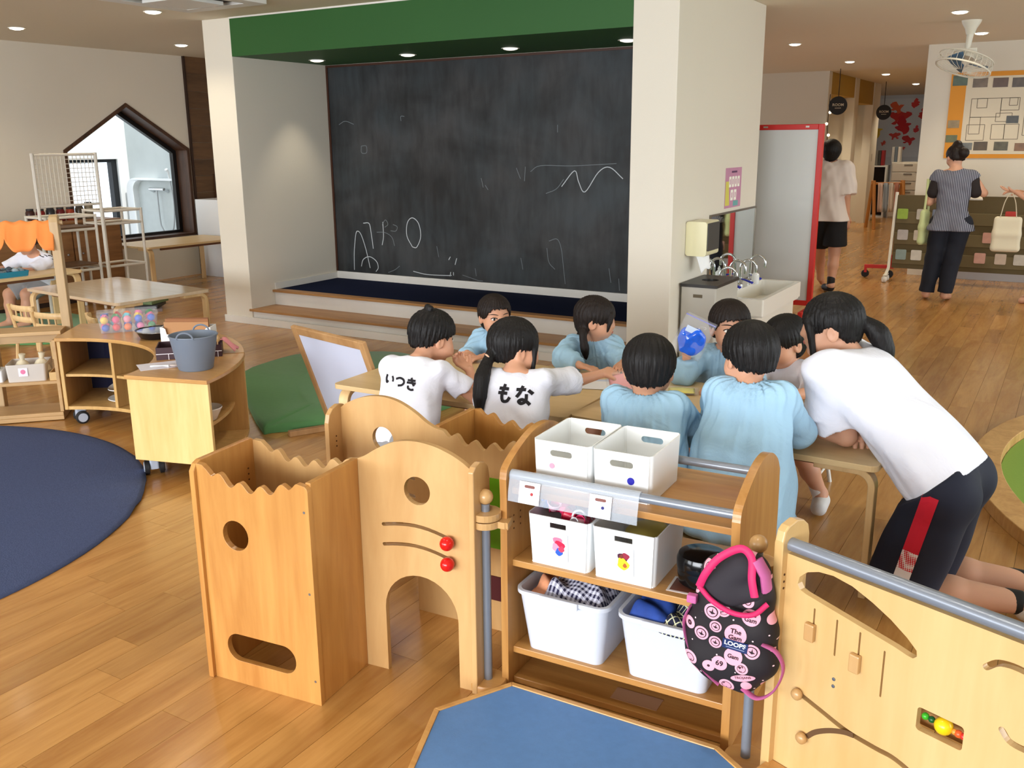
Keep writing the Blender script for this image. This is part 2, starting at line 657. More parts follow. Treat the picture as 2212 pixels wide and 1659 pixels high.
# ---- stage alcove
mb = MB()
mb.box(-6.60, -6.27, 5.915, 7.28, 0, H)
struct('wall_stage_left', mb, white_wall, bevel=0.004)
mb = MB()
mb.box(-2.61, -2.296, 5.915, 7.78, 0, H)
struct('wall_stage_right', mb, white_wall, bevel=0.004)
mb = MB()
mb.box(-6.27, -2.61, 7.09, 7.28, 0, H)
struct('wall_stage_back', mb, white_wall)
green = plain('beam_green', (40, 90, 36), 0.6, bump=0.1, bscale=80, var=0.05, vscale=2)
mb = MB()
mb.box(-6.27, -2.61, 5.915, 7.09, 2.29, H - 0.012)
struct('trim_1', mb, green)
mb = MB()
mb.box(-6.27, -2.61, 5.905, 5.915, H - 0.012, H)
struct('trim_2', mb, trim_white)

oak_edge = wood('stage_oak', (150, 104, 58), (186, 140, 88), 'x', 12, 14, 0.4)
carpet = plain('stage_carpet_navy', (20, 28, 56), 1.0, bump=0.5, bscale=420, var=0.2, vscale=60, spec=0.1)
stage = bpy.data.objects.new('stage', None)
COL.objects.link(stage)
tag(stage, 'low two-step stage with navy carpet in front of the blackboard', 'stage', kind='structure')
mb = MB()
mb.box(-6.268, -2.612, 5.93, 6.24, 0.002, 0.118)
mk('riser', mb, trim_white, stage)
mb = MB()
mb.box(-6.29, -2.612, 5.90, 6.24, 0.118, 0.138)
mk('tread', mb, oak_edge, stage, bevel=0.003)
mb = MB()
mb.box(-6.268, -2.612, 6.21, 7.09, 0.138, 0.256)
mk('riser', mb, trim_white, stage)
mb = MB()
mb.box(-6.268, -2.612, 6.18, 6.27, 0.256, 0.277)
mk('tread', mb, oak_edge, stage, bevel=0.003)
mb = MB()
mb.box(-6.268, -2.612, 6.272, 7.09, 0.256, 0.276)
mk('carpet', mb, carpet, stage)
mb = MB()
mb.box(-6.257, -2.612, 7.068, 7.088, 0.277, 0.346)
struct('baseboard_stage', mb, trim_white)
mb = MB()
mb.box(-6.268, -6.257, 6.215, 7.088, 0.277, 0.335)
struct('baseboard_stage_side', mb, trim_white)
mb = MB()
mb.box(-6.612, -2.60, 5.900, 5.914, 0.001, 0.062)
struct('baseboard_front', mb, trim_white)
mb = MB()
mb.box(-2.294, -2.284, 5.90, 7.78, 0.001, 0.062)
struct('baseboard_side', mb, trim_white)

# ---- corridor walls on the right
warm_wall = white_wall
mb = MB()
mb.box(-7.0, -3.53, 15.5, 15.7, 0, H)
mb2 = mb
struct('wall_hall_left', mb, warm_wall)
mb = MB()
mb.box(-3.68, -3.53, 17.5, 17.82, 0, H)
struct('wall_hall_pier', mb, warm_wall)
mb = MB()
mb.box(-3.68, -3.53, 19.2, 19.85, 0, H)
struct('wall_hall_pier_far', mb, warm_wall)
mb = MB()
mb.box(-5.2, -5.0, 15.7, 19.85, 0, H)
struct('wall_niche_back', mb, warm_wall)
mb = MB()
mb.box(-5.0, -3.68, 17.6, 17.7, 0, H)
struct('wall_niche_middle', mb, warm_wall)
mb = MB()
mb.box(-5.0, -3.68, 19.5, 19.6, 0, H)
struct('wall_niche_far', mb, warm_wall)
yellow = plain('niche_yellow', (178, 142, 52), 0.7)
for i, (a, b, z) in enumerate([(15.7, 17.5, 2.27), (17.82, 19.2, 2.2)]):
    mb = MB()
    mb.box(-5.0, -3.545, a, b, z, H - 0.002)
    struct('trim_%d' % (3 + i), mb, yellow)
mb = MB()
mb.box(-8.0, 1.5, 25.0, 25.2, 0, H)
struct('wall_hall_end', mb, plain('far_wall_grey', (196, 198, 196), 0.8))
mb = MB()
mb.box(-1.66, XR, 12.0, 12.2, 0, H)
struct('wall_far', mb, warm_wall)
mb = MB()
mb.box(-1.66, -1.5, 12.2, 20.6, 0, H)
struct('wall_hall_right', mb, warm_wall)
mb = MB()
mb.box(-8.0, -7.9, 19.85, 25.0, 0, H)
struct('wall_hall_side', mb, warm_wall)
mb = MB()
mb.box(1.5, 1.6, 12.2, 25.2, 0, H)
struct('wall_hall_outer', mb, warm_wall)
mb = MB()
mb.box(-1.4, 0.6, 11.86, 11.999, 0.001, 0.13)
struct('baseboard_far', mb, plain('plinth_grey', (168, 166, 168), 0.5))

# ---- downlights (bezel + glowing lens) and their own light
lens_on = emit('downlight_lens', (255, 240, 214), 14)
bezel = plain('downlight_bezel', (240, 238, 232), 0.4)
dl_all = [(-8.33, 5.34, 8), (-6.48, 5.32, 8), (-8.35, 7.18, 6), (-2.90, 10.98, 16), (-2.90, 13.85, 16), (-2.94, 16.83, 12), (-2.95, 20.1, 14), (-1.04, 9.07, 14), (-1.04, 10.97, 12)]
dl_lab = ['round ceiling downlight nearest the top left corner of the photo', 'round ceiling downlight left of the white stage pillar, nearest the air vent',
          'round ceiling downlight just left of the white stage pillar above the house window', 'nearest ceiling downlight above the red framed whiteboard',
          'second ceiling downlight along the corridor beyond the whiteboard', 'third ceiling downlight along the corridor, above the yellow niche',
          'farthest ceiling downlight, at the corridor end', 'ceiling downlight at the top right, in front of the ceiling fan', 'ceiling downlight just right of the ceiling fan mount']
b_me = MB().lathe([(0.062, 0.0), (0.074, -0.004), (0.074, -0.006), (0.058, -0.006), (0.056, -0.002), (0.062, 0.0)], 28).mesh('bezel')
l_me = MB().lathe([(0.058, -0.003), (0.056, -0.012), (0.03, -0.019), (0.0, -0.021)], 28).mesh('lens')
for (x, y, pw), lb in zip(dl_all, dl_lab):
    t = thing('ceiling_downlight', lb, 'downlight', (x, y, H), group='ceiling downlights')
    mk('bezel', b_me, bezel, t, smooth=True)
    mk('lens', l_me, lens_on, t, smooth=True)
    if pw:
        d = bpy.data.lights.new('downlight_lamp', 'SPOT')
        d.energy = pw * 5.5
        d.color = (1.0, 0.85, 0.62)
        d.spot_size = R(125)
        d.spot_blend = 0.8
        d.shadow_soft_size = 0.05
        o = bpy.data.objects.new('downlight_lamp', d)
        COL.objects.link(o)
        o.parent = t
        o.location = (0, 0, -0.03)
# unseen downlights added over the near half of the room for evener light
for i_ in range(5):
    for y_ in (3.46, 1.6, -0.26):
        t = thing('ceiling_downlight', 'round ceiling downlight above the picture, over the near half of the room', 'downlight', (-8.33 + 1.86 * i_ + 0.001, y_, H), group='ceiling downlights over the near half')
        mk('bezel', b_me, bezel, t, smooth=True)
        mk('lens', l_me, lens_on, t, smooth=True)
        d = bpy.data.lights.new('downlight_lamp', 'SPOT')
        d.energy = 34
        d.color = (1.0, 0.93, 0.80)
        d.spot_size = R(130)
        d.spot_blend = 0.9
        d.shadow_soft_size = 0.06
        o = bpy.data.objects.new('downlight_lamp', d)
        COL.objects.link(o)
        o.parent = t
        o.location = (0, 0, -0.03)
for x_, y_, z_, lb in ((-4.15, 16.6, 2.27, 'small niche downlight under the first yellow ceiling'), (-4.15, 18.5, 2.2, 'small niche downlight under the second yellow ceiling'), (-2.95, 23.2, H, 'ceiling downlight of the room beyond the corridor')):  # third one is an unseen lamp added to brighten the corridor end wall
    t = thing('ceiling_downlight', lb, 'downlight', (x_, y_, z_), group='corridor niche downlights')
    mk('bezel', b_me, bezel, t, smooth=True)
    mk('lens', l_me, lens_on, t, smooth=True)
    d = bpy.data.lights.new('downlight_lamp', 'SPOT')
    d.energy = 70
    d.color = (1.0, 0.86, 0.64) if z_ < 2.5 else (0.95, 0.97, 1.0)
    d.spot_size = R(130)
    d.spot_blend = 0.8
    d.shadow_soft_size = 0.05
    o = bpy.data.objects.new('downlight_lamp', d)
    COL.objects.link(o)
    o.parent = t
    o.location = (0, 0, -0.03)
soft_lens = emit('stage_downlight_lens', (255, 246, 228), 1.4)
s_lab = ['stage soffit downlight nearest the left alcove wall', 'second stage soffit downlight from the left', 'third stage soffit downlight from the left', 'stage soffit downlight beside the right white pillar']
for (x, y), lb in zip([(-5.917, 6.57), (-4.95, 6.61), (-3.97, 6.64), (-2.96, 6.62)], s_lab):
    t = thing('stage_downlight', lb, 'downlight', (x, y, 2.29), group='stage downlights')
    mk('bezel', b_me, bezel, t, smooth=True)
    mk('lens', l_me.copy(), soft_lens, t, smooth=True).data.materials[0] = soft_lens
    d = bpy.data.lights.new('stage_lamp', 'SPOT')
    d.energy = 22 if x < -5.5 else 3
    d.color = (1.0, 0.88, 0.68)
    d.spot_size = R(75)
    d.spot_blend = 0.7
    d.shadow_soft_size = 0.03
    o = bpy.data.objects.new('stage_lamp', d)
    COL.objects.link(o)
    o.parent = t
    o.location = (0, 0, -0.03)

# ---- air vent at the top of the picture
t = thing('ceiling_air_vent', 'white square air vent in the ceiling above the green beam', 'air vent', (-5.72, 4.97, H))
vw = plain('vent_white', (232, 230, 224), 0.5)
mb = MB()
mb.prism(rrect(-0.42, 0.42, -0.42, 0.42, 0.02), -0.03, 0.0, holes=[rrect(-0.3, 0.3, -0.3, 0.3, 0.01)])
mk('vent_frame', mb, vw, t, bevel=0.006)
mb = MB()
mb.box(-0.3, 0.3, -0.3, 0.3, -0.008, 0.0)
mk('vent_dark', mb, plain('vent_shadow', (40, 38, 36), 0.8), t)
mb = MB()
mb.prism(rrect(-0.2, 0.2, -0.2, 0.2, 0.01), -0.045, -0.02)
mk('vent_plate', mb, vw, t, bevel=0.006)
for a in range(4):
    mb = MB()
    mb.box(-0.012, 0.012, 0.2, 0.3, -0.03, -0.012)
    mk('vent_slat', mb, vw, t, rot=(0, 0, a * PI / 2))

# ---- blackboard
bb_m, nt, p = newmat('blackboard_slate')
L_ = nt.links.new
tc = nt.nodes.new('ShaderNodeTexCoord')


def _noise(scale, det, vscale=(1, 1, 1), dist=0.0):
    mp = nt.nodes.new('ShaderNodeMapping')
    mp.inputs['Scale'].default_value = vscale
    L_(tc.outputs['Object'], mp.inputs['Vector'])
    n = nt.nodes.new('ShaderNodeTexNoise')
    n.inputs['Scale'].default_value = scale
    n.inputs['Detail'].default_value = det
    n.inputs['Distortion'].default_value = dist
    L_(mp.outputs['Vector'], n.inputs['Vector'])
    return n


n1 = _noise(1.7, 4, (1, 1, 1.2), 0.6)
n2 = _noise(9, 5, (1.6, 1, 0.35), 0.3)
n3 = _noise(2.2, 3, (1, 1, 1), 0.2)
ad = nt.nodes.new('ShaderNodeMath')
ad.operation = 'MULTIPLY_ADD'
L_(n2.outputs['Fac'], ad.inputs[0])
ad.inputs[1].default_value = 0.55
L_(n1.outputs['Fac'], ad.inputs[2])
rp = nt.nodes.new('ShaderNodeValToRGB')
rp.color_ramp.elements[0].position = 0.58
rp.color_ramp.elements[0].color = lin(17, 20, 20)
rp.color_ramp.elements[1].position = 1.08 - 0.08
rp.color_ramp.elements[1].color = lin(60, 66, 66)
L_(ad.outputs[0], rp.inputs['Fac'])
rp2 = nt.nodes.new('ShaderNodeValToRGB')
rp2.color_ramp.elements[0].color = lin(214, 222, 240)
rp2.color_ramp.elements[1].color = lin(255, 228, 232)
rp2.color_ramp.elements[0].position = 0.4
rp2.color_ramp.elements[1].position = 0.62
L_(n3.outputs['Color'], rp2.inputs['Fac'])
mx = nt.nodes.new('ShaderNodeMix')
mx.data_type = 'RGBA'
mx.blend_type = 'MULTIPLY'
mx.inputs['Factor'].default_value = 0.8
L_(rp.outputs['Color'], mx.inputs['A'])
L_(rp2.outputs['Color'], mx.inputs['B'])
L_(mx.outputs['Result'], p.inputs['Base Color'])
p.inputs['Roughness'].default_value = 0.6
t = thing('blackboard', 'huge dark chalkboard covering the back of the stage alcove', 'blackboard', (-6.27, 7.086, 0.348))
BW, BH = 3.655, 1.938
mb = MB()
mb.box(0.025, BW, -0.012, 0.0, 0.0, BH - 0.02)
mk('board_surface', mb, bb_m, t)
bf = plain('board_frame_brown', (66, 34, 18), 0.5)
mb = MB()
mb.box(0.004, 0.025, -0.02, 0.0, 0.0, BH)
mk('board_frame', mb, bf, t)
mb = MB()
mb.box(0.025, BW, -0.02, 0.0, BH - 0.02, BH)
mk('board_frame', mb, bf, t)
# chalk scribbles: (u,z) on the board, measured in metres
ch = plain('chalk_white', (196, 202, 206), 0.9)
chf = plain('chalk_faint', (116, 124, 128), 0.9)
strokes = [
    ([(0.20, 0.02), (0.21, 0.20), (0.24, 0.37), (0.27, 0.40), (0.31, 0.36), (0.36, 0.22), (0.40, 0.05)], 1),
    ([(0.34, 0.48), (0.41, 0.48), (0.43, 0.40), (0.45, 0.24)], 1),
    ([(0.29, 0.06), (0.32, 0.13), (0.40, 0.16), (0.48, 0.12), (0.50, 0.06), (0.47, 0.02)], 1),
    ([(0.58, 0.50), (0.58, 0.36), (0.56, 0.28)], 1), ([(0.50, 0.40), (0.60, 0.40), (0.68, 0.36), (0.71, 0.28)], 0),
    ([(0.57, 0.47), (0.61, 0.52), (0.64, 0.48), (0.60, 0.45)], 0), ([(0.70, 0.48), (0.75, 0.46), (0.73, 0.42), (0.67, 0.42)], 0),
    ([(0.92, 0.28), (0.86, 0.38), (0.87, 0.50), (0.93, 0.55), (1.00, 0.50), (1.02, 0.38), (0.97, 0.28), (0.92, 0.28)], 1),
    ([(0.92, 0.05), (1.08, 0.03), (1.30, 0.035), (1.36, 0.04)], 1), ([(1.34, 0.03), (1.35, 0.07)], 1), ([(1.38, 0.04), (1.38, 0.07)], 1),
    ([(1.40, 0.14), (1.42, 0.20)], 1), ([(1.33, 0.18), (1.35, 0.21)], 1),
    ([(2.50, 0.86), (2.62, 0.99), (2.66, 0.90), (2.72, 0.82), (2.84, 0.98), (2.94, 1.02), (3.06, 0.93)], 1),
    ([(2.06, 1.01), (2.10, 0.92)], 0), ([(2.15, 1.02), (2.14, 0.90)], 0), ([(2.20, 0.98), (2.30, 1.03), (2.60, 1.03), (3.0, 1.05)], 0),
    ([(2.35, 0.80), (2.45, 0.84), (2.52, 0.92)], 0), ([(1.70, 0.92), (1.72, 0.84)], 0), ([(1.74, 0.86), (1.77, 0.82)], 0),
    ([(2.38, 0.40), (2.46, 0.42), (2.50, 0.34), (2.52, 0.20), (2.54, 0.04)], 0), ([(2.36, 0.34), (2.38, 0.22), (2.44, 0.16)], 0),
    ([(0.84, 1.42), (0.84, 1.46), (0.88, 1.46)], 0), ([(0.10, 1.40), (0.18, 1.43), (0.28, 1.40)], 0),
    ([(0.36, 1.20), (0.42, 1.20), (0.42, 1.14), (0.36, 1.14), (0.36, 1.20)], 0), ([(1.62, 0.12), (1.63, 0.05)], 0),
    ([(2.46, 1.36), (2.46, 1.30)], 0), ([(0.62, 0.02), (0.70, 0.05), (0.76, 0.09)], 0), ([(1.48, 0.05), (1.70, -0.0)], 0),
    ([(2.95, 0.20), (2.97, 0.08)], 0), ([(3.04, 0.12), (3.05, 0.02)], 0), ([(1.20, 0.30), (1.22, 0.20)], 0), ([(2.10, 0.24), (2.12, 0.14)], 0),
]
for pts, bright in strokes:
    mb = MB()
    ribbon(mb, [(x + 0.03, max(z, 0.01)) for x, z in spline([(a, b, 0) for a, b in pts], 5) and [(q[0], q[1]) for q in spline([(a, b, 0) for a, b in pts], 5)]], 0.007 if bright else 0.005, 0.0008, Matrix.Translation((0, -0.0125, 0)) @ Matrix(((1, 0, 0, 0), (0, 0, -1, 0), (0, 1, 0, 0), (0, 0, 0, 1))))
    mk('chalk_stroke', mb, ch if bright else chf, t)
# ================================================================== FOREGROUND PLAY FURNITURE
birch = wood('birch_lacquer', (166, 108, 48), (200, 146, 78), 'z', 7, 11, 0.33, 0.3, coat=0.15)
birch_lt = wood('birch_pale', (184, 140, 86), (204, 164, 110), 'z', 5, 6, 0.33, 0.3, coat=0.15)
birch_x = wood('birch_lengthwise', (182, 128, 66), (214, 166, 100), 'x', 9, 12, 0.35, 0.3, coat=0.1)
maple = wood('maple_panel', (200, 160, 100), (218, 182, 126), 'z', 4, 7, 0.36, 0.25, coat=0.1)
plywood_edge = birch
red_ball = plain('red_lacquer', (205, 24, 20), 0.18)
grey_metal = plain('grey_tube', (136, 142, 152), 0.32, metal=0.35)
screw_m = plain('screw_steel', (150, 150, 152), 0.35, metal=0.9)
hole_dark = plain('drill_hole', (84, 52, 24), 0.9)
# (u,z,v) drawing plane for upright boards: x=u, z=z, thickness along y
ONX = Matrix(((0, 0, 1, 0), (1, 0, 0, 0), (0, 1, 0, 0), (0, 0, 0, 1)))   # (y,z,x) boards across


def wave_top(x0, x1, base, n, amp):
    """rounded ripple running along a sagging line"""
    m = 90
    return [(x0 + (x1 - x0) * i / m, base(x0 + (x1 - x0) * i / m) + amp * math.sin(2 * PI * n * i / m) * min(1, i / 8, (m - i) / 8)) for i in range(m + 1)]


def play_unit(label, loc, rz, win=False):
    t = thing('play_castle', label, 'toy furniture', loc, rz, 'play castles')
    # long back board with wavy part, arch and doorway
    sag = lambda x: 0.681 - 0.047 * math.sin(PI * min(max((x - 0.03) / 0.34, 0), 1)) ** 0.8
    wv = wave_top(0.045, 0.345, sag, 4.5, -0.0125)
    arch = spline([(0.345, 0.668, 0), (0.375, 0.672, 0), (0.41, 0.687, 0), (0.46, 0.718, 0), (0.52, 0.744, 0), (0.58, 0.753, 0), (0.64, 0.747, 0), (0.69, 0.732, 0), (0.73, 0.713, 0), (0.757, 0.695, 0)], 5)
    top = [(0.0, 0.684), (0.03, 0.683)] + wv + arch[1:]
    out = [(0, 0), (0.462, 0)] + [(0.586 - 0.124 * math.cos(a), 0.213 + 0.124 * math.sin(a)) for a in [PI * i / 16 for i in range(17)]] + [(0.71, 0), (0.757, 0)]
    out += [(q[0], q[1]) for q in top[::-1]]
    s1 = [(0.466 + 0.216 * i / 10, 0.482 + 0.016 * math.sin(PI * i / 10 * 0.9) - 0.012 * (i / 10) ** 2) for i in range(11)]
    s2 = [(a, b - 0.0635) for a, b in s1]
    holes = [circle(0.585, 0.604, 0.043, 28), slot_poly(s1, 0.011), slot_poly(s2, 0.011)]
    if win:
        holes.append([(0.10, 0.30), (0.33, 0.30), (0.33, 0.53), (0.10, 0.53)])
        holes.append(rrect(0.08, 0.33, 0.12, 0.185, 0.02))
    mb = MB()
    mb.prism(out, 0.0, 0.018, UP, holes=holes)
    mk('arch_board', mb, birch_lt, t, bevel=0.0022)
    if win:
        mb = MB()
        mb.box(0.095, 0.335, 0.018, 0.022, 0.295, 0.535)
        mk('green_pane', mb, plain('acrylic_green', (96, 152, 24), 0.25), t)
        mb = MB()
        mb.box(0.07, 0.34, 0.018, 0.023, 0.11, 0.195)
        mk('dark_red_strip', mb, plain('dark_red_felt', (70, 10, 10), 0.8), t)
    # tower front with porthole and slot
    tf = [(0.0, 0.686), (0.022, 0.684)] + wave_top(0.03, 0.352, lambda x: 0.684 - 0.05 * math.sin(PI * min(max((x - 0.02) / 0.345, 0), 1)) ** 0.8, 4.5, -0.0125) + [(0.36, 0.674), (0.378, 0.671), (0.386, 0.665), (0.389, 0.655)]
    out = [(0, 0), (0.389, 0)] + [(q[0], q[1]) for q in tf[::-1]]
    mb = MB()
    mb.prism(out, -0.246, -0.228, UP, holes=[circle(0.124, 0.483, 0.046, 28), rrect(0.057, 0.308, 0.076, 0.164, 0.043, 8)])
    mk('tower_front', mb, birch, t, bevel=0.0022)
    mb = MB()
    pr_ = [(-0.258, 0), (0.02, 0), (0.02, 0.66), (0.012, 0.68), (-0.005, 0.692), (-0.225, 0.692), (-0.245, 0.684), (-0.258, 0.665)]
    mb.prism(pr_, -0.018, 0.0, ONX)
    mk('tower_side', mb, birch, t, bevel=0.003)
    mb = MB()
    mb.prism([(-0.228, 0), (0.0, 0), (0.0, 0.676), (-0.228, 0.676)], 0.369, 0.387, ONX)
    mk('tower_side', mb, birch, t, bevel=0.002)
    mb = MB()
    mb.prism([(-0.014, 0), (0.088, 0), (0.088, 0.655), (0.08, 0.682), (0.06, 0.7), (0.03, 0.708), (0.0, 0.702), (-0.014, 0.69)], 0.757, 0.775, ONX)
    mk('end_post', mb, birch_lt, t, bevel=0.003)
    for k, (bx, bz) in enumerate([(0.69, 0.468), (0.69, 0.404)]):
        for s in (-1, 1):
            mb = MB()
            mb.sphere((bx, -0.021 if s < 0 else 0.039, bz), 0.021, 20)
            mk('red_ball', mb, red_ball, t, smooth='all')
    for z in (0.595, 0.35, 0.075):
        mb = MB()
        mb.lathe([(0.0, -0.001), (0.004, -0.001), (0.004, 0.0005)], 10, Matrix.Translation((0.373, -0.246, z)) @ Matrix.Rotation(PI / 2, 4, 'X'))
        mk('screw', mb, screw_m, t)
    for z in (0.60, 0.582, 0.564):
        mb = MB()
        mb.lathe([(0.0, 0.001), (0.003, 0.001), (0.003, 0.0)], 8, Matrix.Translation((0.757, 0.05, z)) @ Matrix.Rotation(-PI / 2, 4, 'Y'))
        mk('drill_hole', mb, hole_dark, t)
        mb = MB()
        mb.lathe([(0.0, 0.001), (0.003, 0.001), (0.003, 0.0)], 8, Matrix.Translation((0.0, -0.03, z)) @ Matrix.Rotation(PI / 2, 4, 'Y'))
        mk('drill_hole', mb, hole_dark, t)
    return t


play_unit('wooden play castle nearest the camera, with wavy tower and red balls', (-2.11, 1.95, 0), 0.107)
play_unit('wooden play castle behind the nearer one, with the green pane', (-1.335, 2.395, 0), PI + 0.05, True)


def pole(label, x, y, top):
    t = thing('connector_pole', label, 'pole', (x, y, 0), 0.2, 'connector poles')
    mb = MB()
    mb.lathe([(0.052, 0), (0.055, 0.004), (0.055, 0.024), (0.052, 0.028), (0.0, 0.028)], 28)
    mk('foot_disc', mb, birch_x, t, smooth=True)
    mb = MB()
    mb.tube([(0, 0, 0.028), (0, 0, top - 0.02)], 0.0125, 16)
    mk('tube', mb, grey_metal, t, smooth=True)
    mb = MB()
    mb.sphere((0, 0, top), 0.0225, 18)
    mk('ball_knob', mb, birch_lt, t, smooth='all')
    for k, (z, a) in enumerate([(top - 0.062, 2.9), (top - 0.085, 0.1)]):
        mb = MB()
        poly = [(0.045 * math.cos(b), 0.045 * math.sin(b)) for b in [0.45 + (2 * PI - 0.9) * i / 20 for i in range(21)]]
        poly += [(0.06, -0.024), (0.066, -0.02), (0.072, -0.03), (0.072, 0.03), (0.066, 0.02), (0.06, 0.024)]
        mb.prism(poly, z, z + 0.02)
        mk('clamp_disc', mb, birch_lt, t, rot=(0, 0, a), bevel=0.002)
    return t


pole('grey connector pole between the castle and the shelf', -1.335, 2.075, 0.603)
pole('grey connector pole behind the pink backpack', -0.565, 2.10, 0.622)

# ---- low shelf with rails
SH = ((-1.281, 2.13), 0.037)
shelf_w = wood('shelf_beech', (164, 110, 52), (194, 144, 80), 'x', 9, 12, 0.36, 0.3, coat=0.1)
shelf_wv = wood('shelf_beech_upright', (164, 110, 52), (194, 144, 80), 'z', 9, 12, 0.36, 0.3, coat=0.1)
t = thing('toy_shelf', 'low beech shelf with grey rails holding white boxes', 'shelf', (SH[0][0], SH[0][1], 0), SH[1])
side = [(-0.03, 0.0), (-0.03, 0.60)] + [(q[0], q[1]) for q in spline([(-0.033, 0.655, 0), (-0.02, 0.688, 0), (0.04, 0.722, 0), (0.125, 0.752, 0), (0.20, 0.760, 0), (0.27, 0.748, 0), (0.34, 0.71, 0), (0.375, 0.67, 0)], 5)] + [(0.385, 0.55), (0.385, 0.0)]
for x0 in (-0.022, 0.64):
    mb = MB()
    mb.prism(side, x0, x0 + 0.022, ONX)
    mk('side_panel', mb, shelf_wv, t, bevel=0.005, seg=3)
for z in (0.624, 0.401, 0.122, 0.022):
    mb = MB()
    mb.box(0.0, 0.64, 0.0, 0.38, z - 0.02, z)
    mk('shelf_board', mb, shelf_w, t, bevel=0.002)
mb = MB()
mb.box(0.0, 0.64, 0.37, 0.38, 0.03, 0.33)
mk('back_panel', mb, wood('shelf_back', (150, 98, 44), (176, 122, 62), 'x', 8, 10, 0.4), t)
for y, z in ((-0.004, 0.664), (0.33, 0.665)):
    mb = MB()
    mb.tube([(0.0, y, z), (0.64, y, z)], 0.0125, 18)
    mk('rail', mb, grey_metal, t, smooth=True)
for z in (0.535, 0.515, 0.495):
    for y in (0.01, 0.05):
        mb = MB()
        mb.lathe([(0.0, 0.001), (0.003, 0.001), (0.003, 0.0)], 8, Matrix.Translation((0.0, y, z)) @ Matrix.Rotation(PI / 2, 4, 'Y'))
        mk('drill_hole', mb, hole_dark, t)
# clear sleeve with two picture cards, wrapped round the front rail
clear = plain('clear_vinyl', (214, 222, 232), 0.25, alpha=0.30)
mb = MB()
prof = [(0.014 * math.cos(a), 0.664 + 0.016 * math.sin(a)) for a in [0.2 + 2.9 * i / 8 for i in range(9)]] + [(-0.024, 0.62), (-0.026, 0.594)]
P2 = prof + [(y - 0.0012, z + 0.0008) for y, z in prof[::-1]]
mb.prism(P2, 0.004, 0.39, Matrix(((0, 0, 1, 0), (1, 0, 0, -0.004), (0, 1, 0, 0), (0, 0, 0, 1))))
mk('vinyl_sleeve', mb, clear, t, smooth=True)
card = plain('card_white', (232, 234, 242), 0.4)
for k, cx in enumerate((0.072, 0.285)):
    T = Matrix.Translation((cx, -0.030, 0.628)) @ Matrix.Rotation(R(-12), 4, 'X')
    c_ = MB().box(-0.032, 0.032, -0.001, 0.0, -0.031, 0.031, T)
    co = mk('picture_card', c_, card, t)
    d_ = MB().prism(slot_poly([(-0.012, 0.018), (0.012, 0.018)], 0.008), 0.0, 0.0006, T @ Matrix.Translation((0, -0.0012, 0)) @ Matrix.Rotation(PI / 2, 4, 'X'))
    mk('printed_slot', d_, plain('card_brown', (122, 70, 62), 0.6), co)
    d_ = MB().prism(circle(0.0, 0.0, 0.0045, 14), 0.0, 0.0006, T @ Matrix.Translation((0.008, -0.0012, -0.002)) @ Matrix.Rotation(PI / 2, 4, 'X'))
    mk('printed_dot', d_, plain('card_red', (168, 44, 48), 0.6) if k == 0 else plain('card_navy', (26, 26, 110), 0.6), co)
# tape and worn marks on the lowest boards
mb = MB().box(0.30, 0.44, 0.03, 0.09, 0.0222, 0.0232)
mk('paper_patch', mb, plain('kraft_patch', (178, 136, 104), 0.6), t)

tbx = Matrix.Translation((SH[0][0], SH[0][1], 0)) @ Matrix.Rotation(SH[1], 4, 'Z')


def on_shelf(u, v, z):
    return tuple(tbx @ Vector((u, v, z)))


white_pl = plain('white_plastic', (240, 242, 242), 0.38)


def open_box(mb_w, mb_d, h, r, taper, th=0.004, slots=(), rim=0.0, nz=8):
    """open-topped tray: rounded walls, taper inward at the base"""
    W2, D2 = mb_w / 2, mb_d / 2
    m = MB()
    n = 6

    def ringv(ins, z, k):
        s = 1 - (1 - k) * taper
        return [(x * s, y * s, z) for x, y in rrect(-W2 + ins, W2 - ins, -D2 + ins, D2 - ins, max(r - ins, 0.002), n)]
    rows = [ringv(0, 0, 0), ringv(0, h * 0.5, 0.5), ringv(0, h, 1)]
    if rim:
        rows += [ringv(-rim, h, 1), ringv(-rim, h + 0.012, 1), ringv(th, h + 0.012, 1)]
    else:
        rows += [ringv(th, h, 1)]
    rows += [ringv(th, h * 0.5, 0.5), ringv(th, th, 0)]
    k = len(rows[0])
    vs = [v for rw in rows for v in rw]
    fs = [tuple(range(k))[::-1]]
    for i in range(len(rows) - 1):
        for j in range(k):
            j2 = (j + 1) % k
            fs.append((i * k + j, i * k + j2, (i + 1) * k + j2, (i + 1) * k + j))
    fs.append(tuple((len(rows) - 1) * k + j for j in range(k)))
    m.add(vs, fs)
    return m


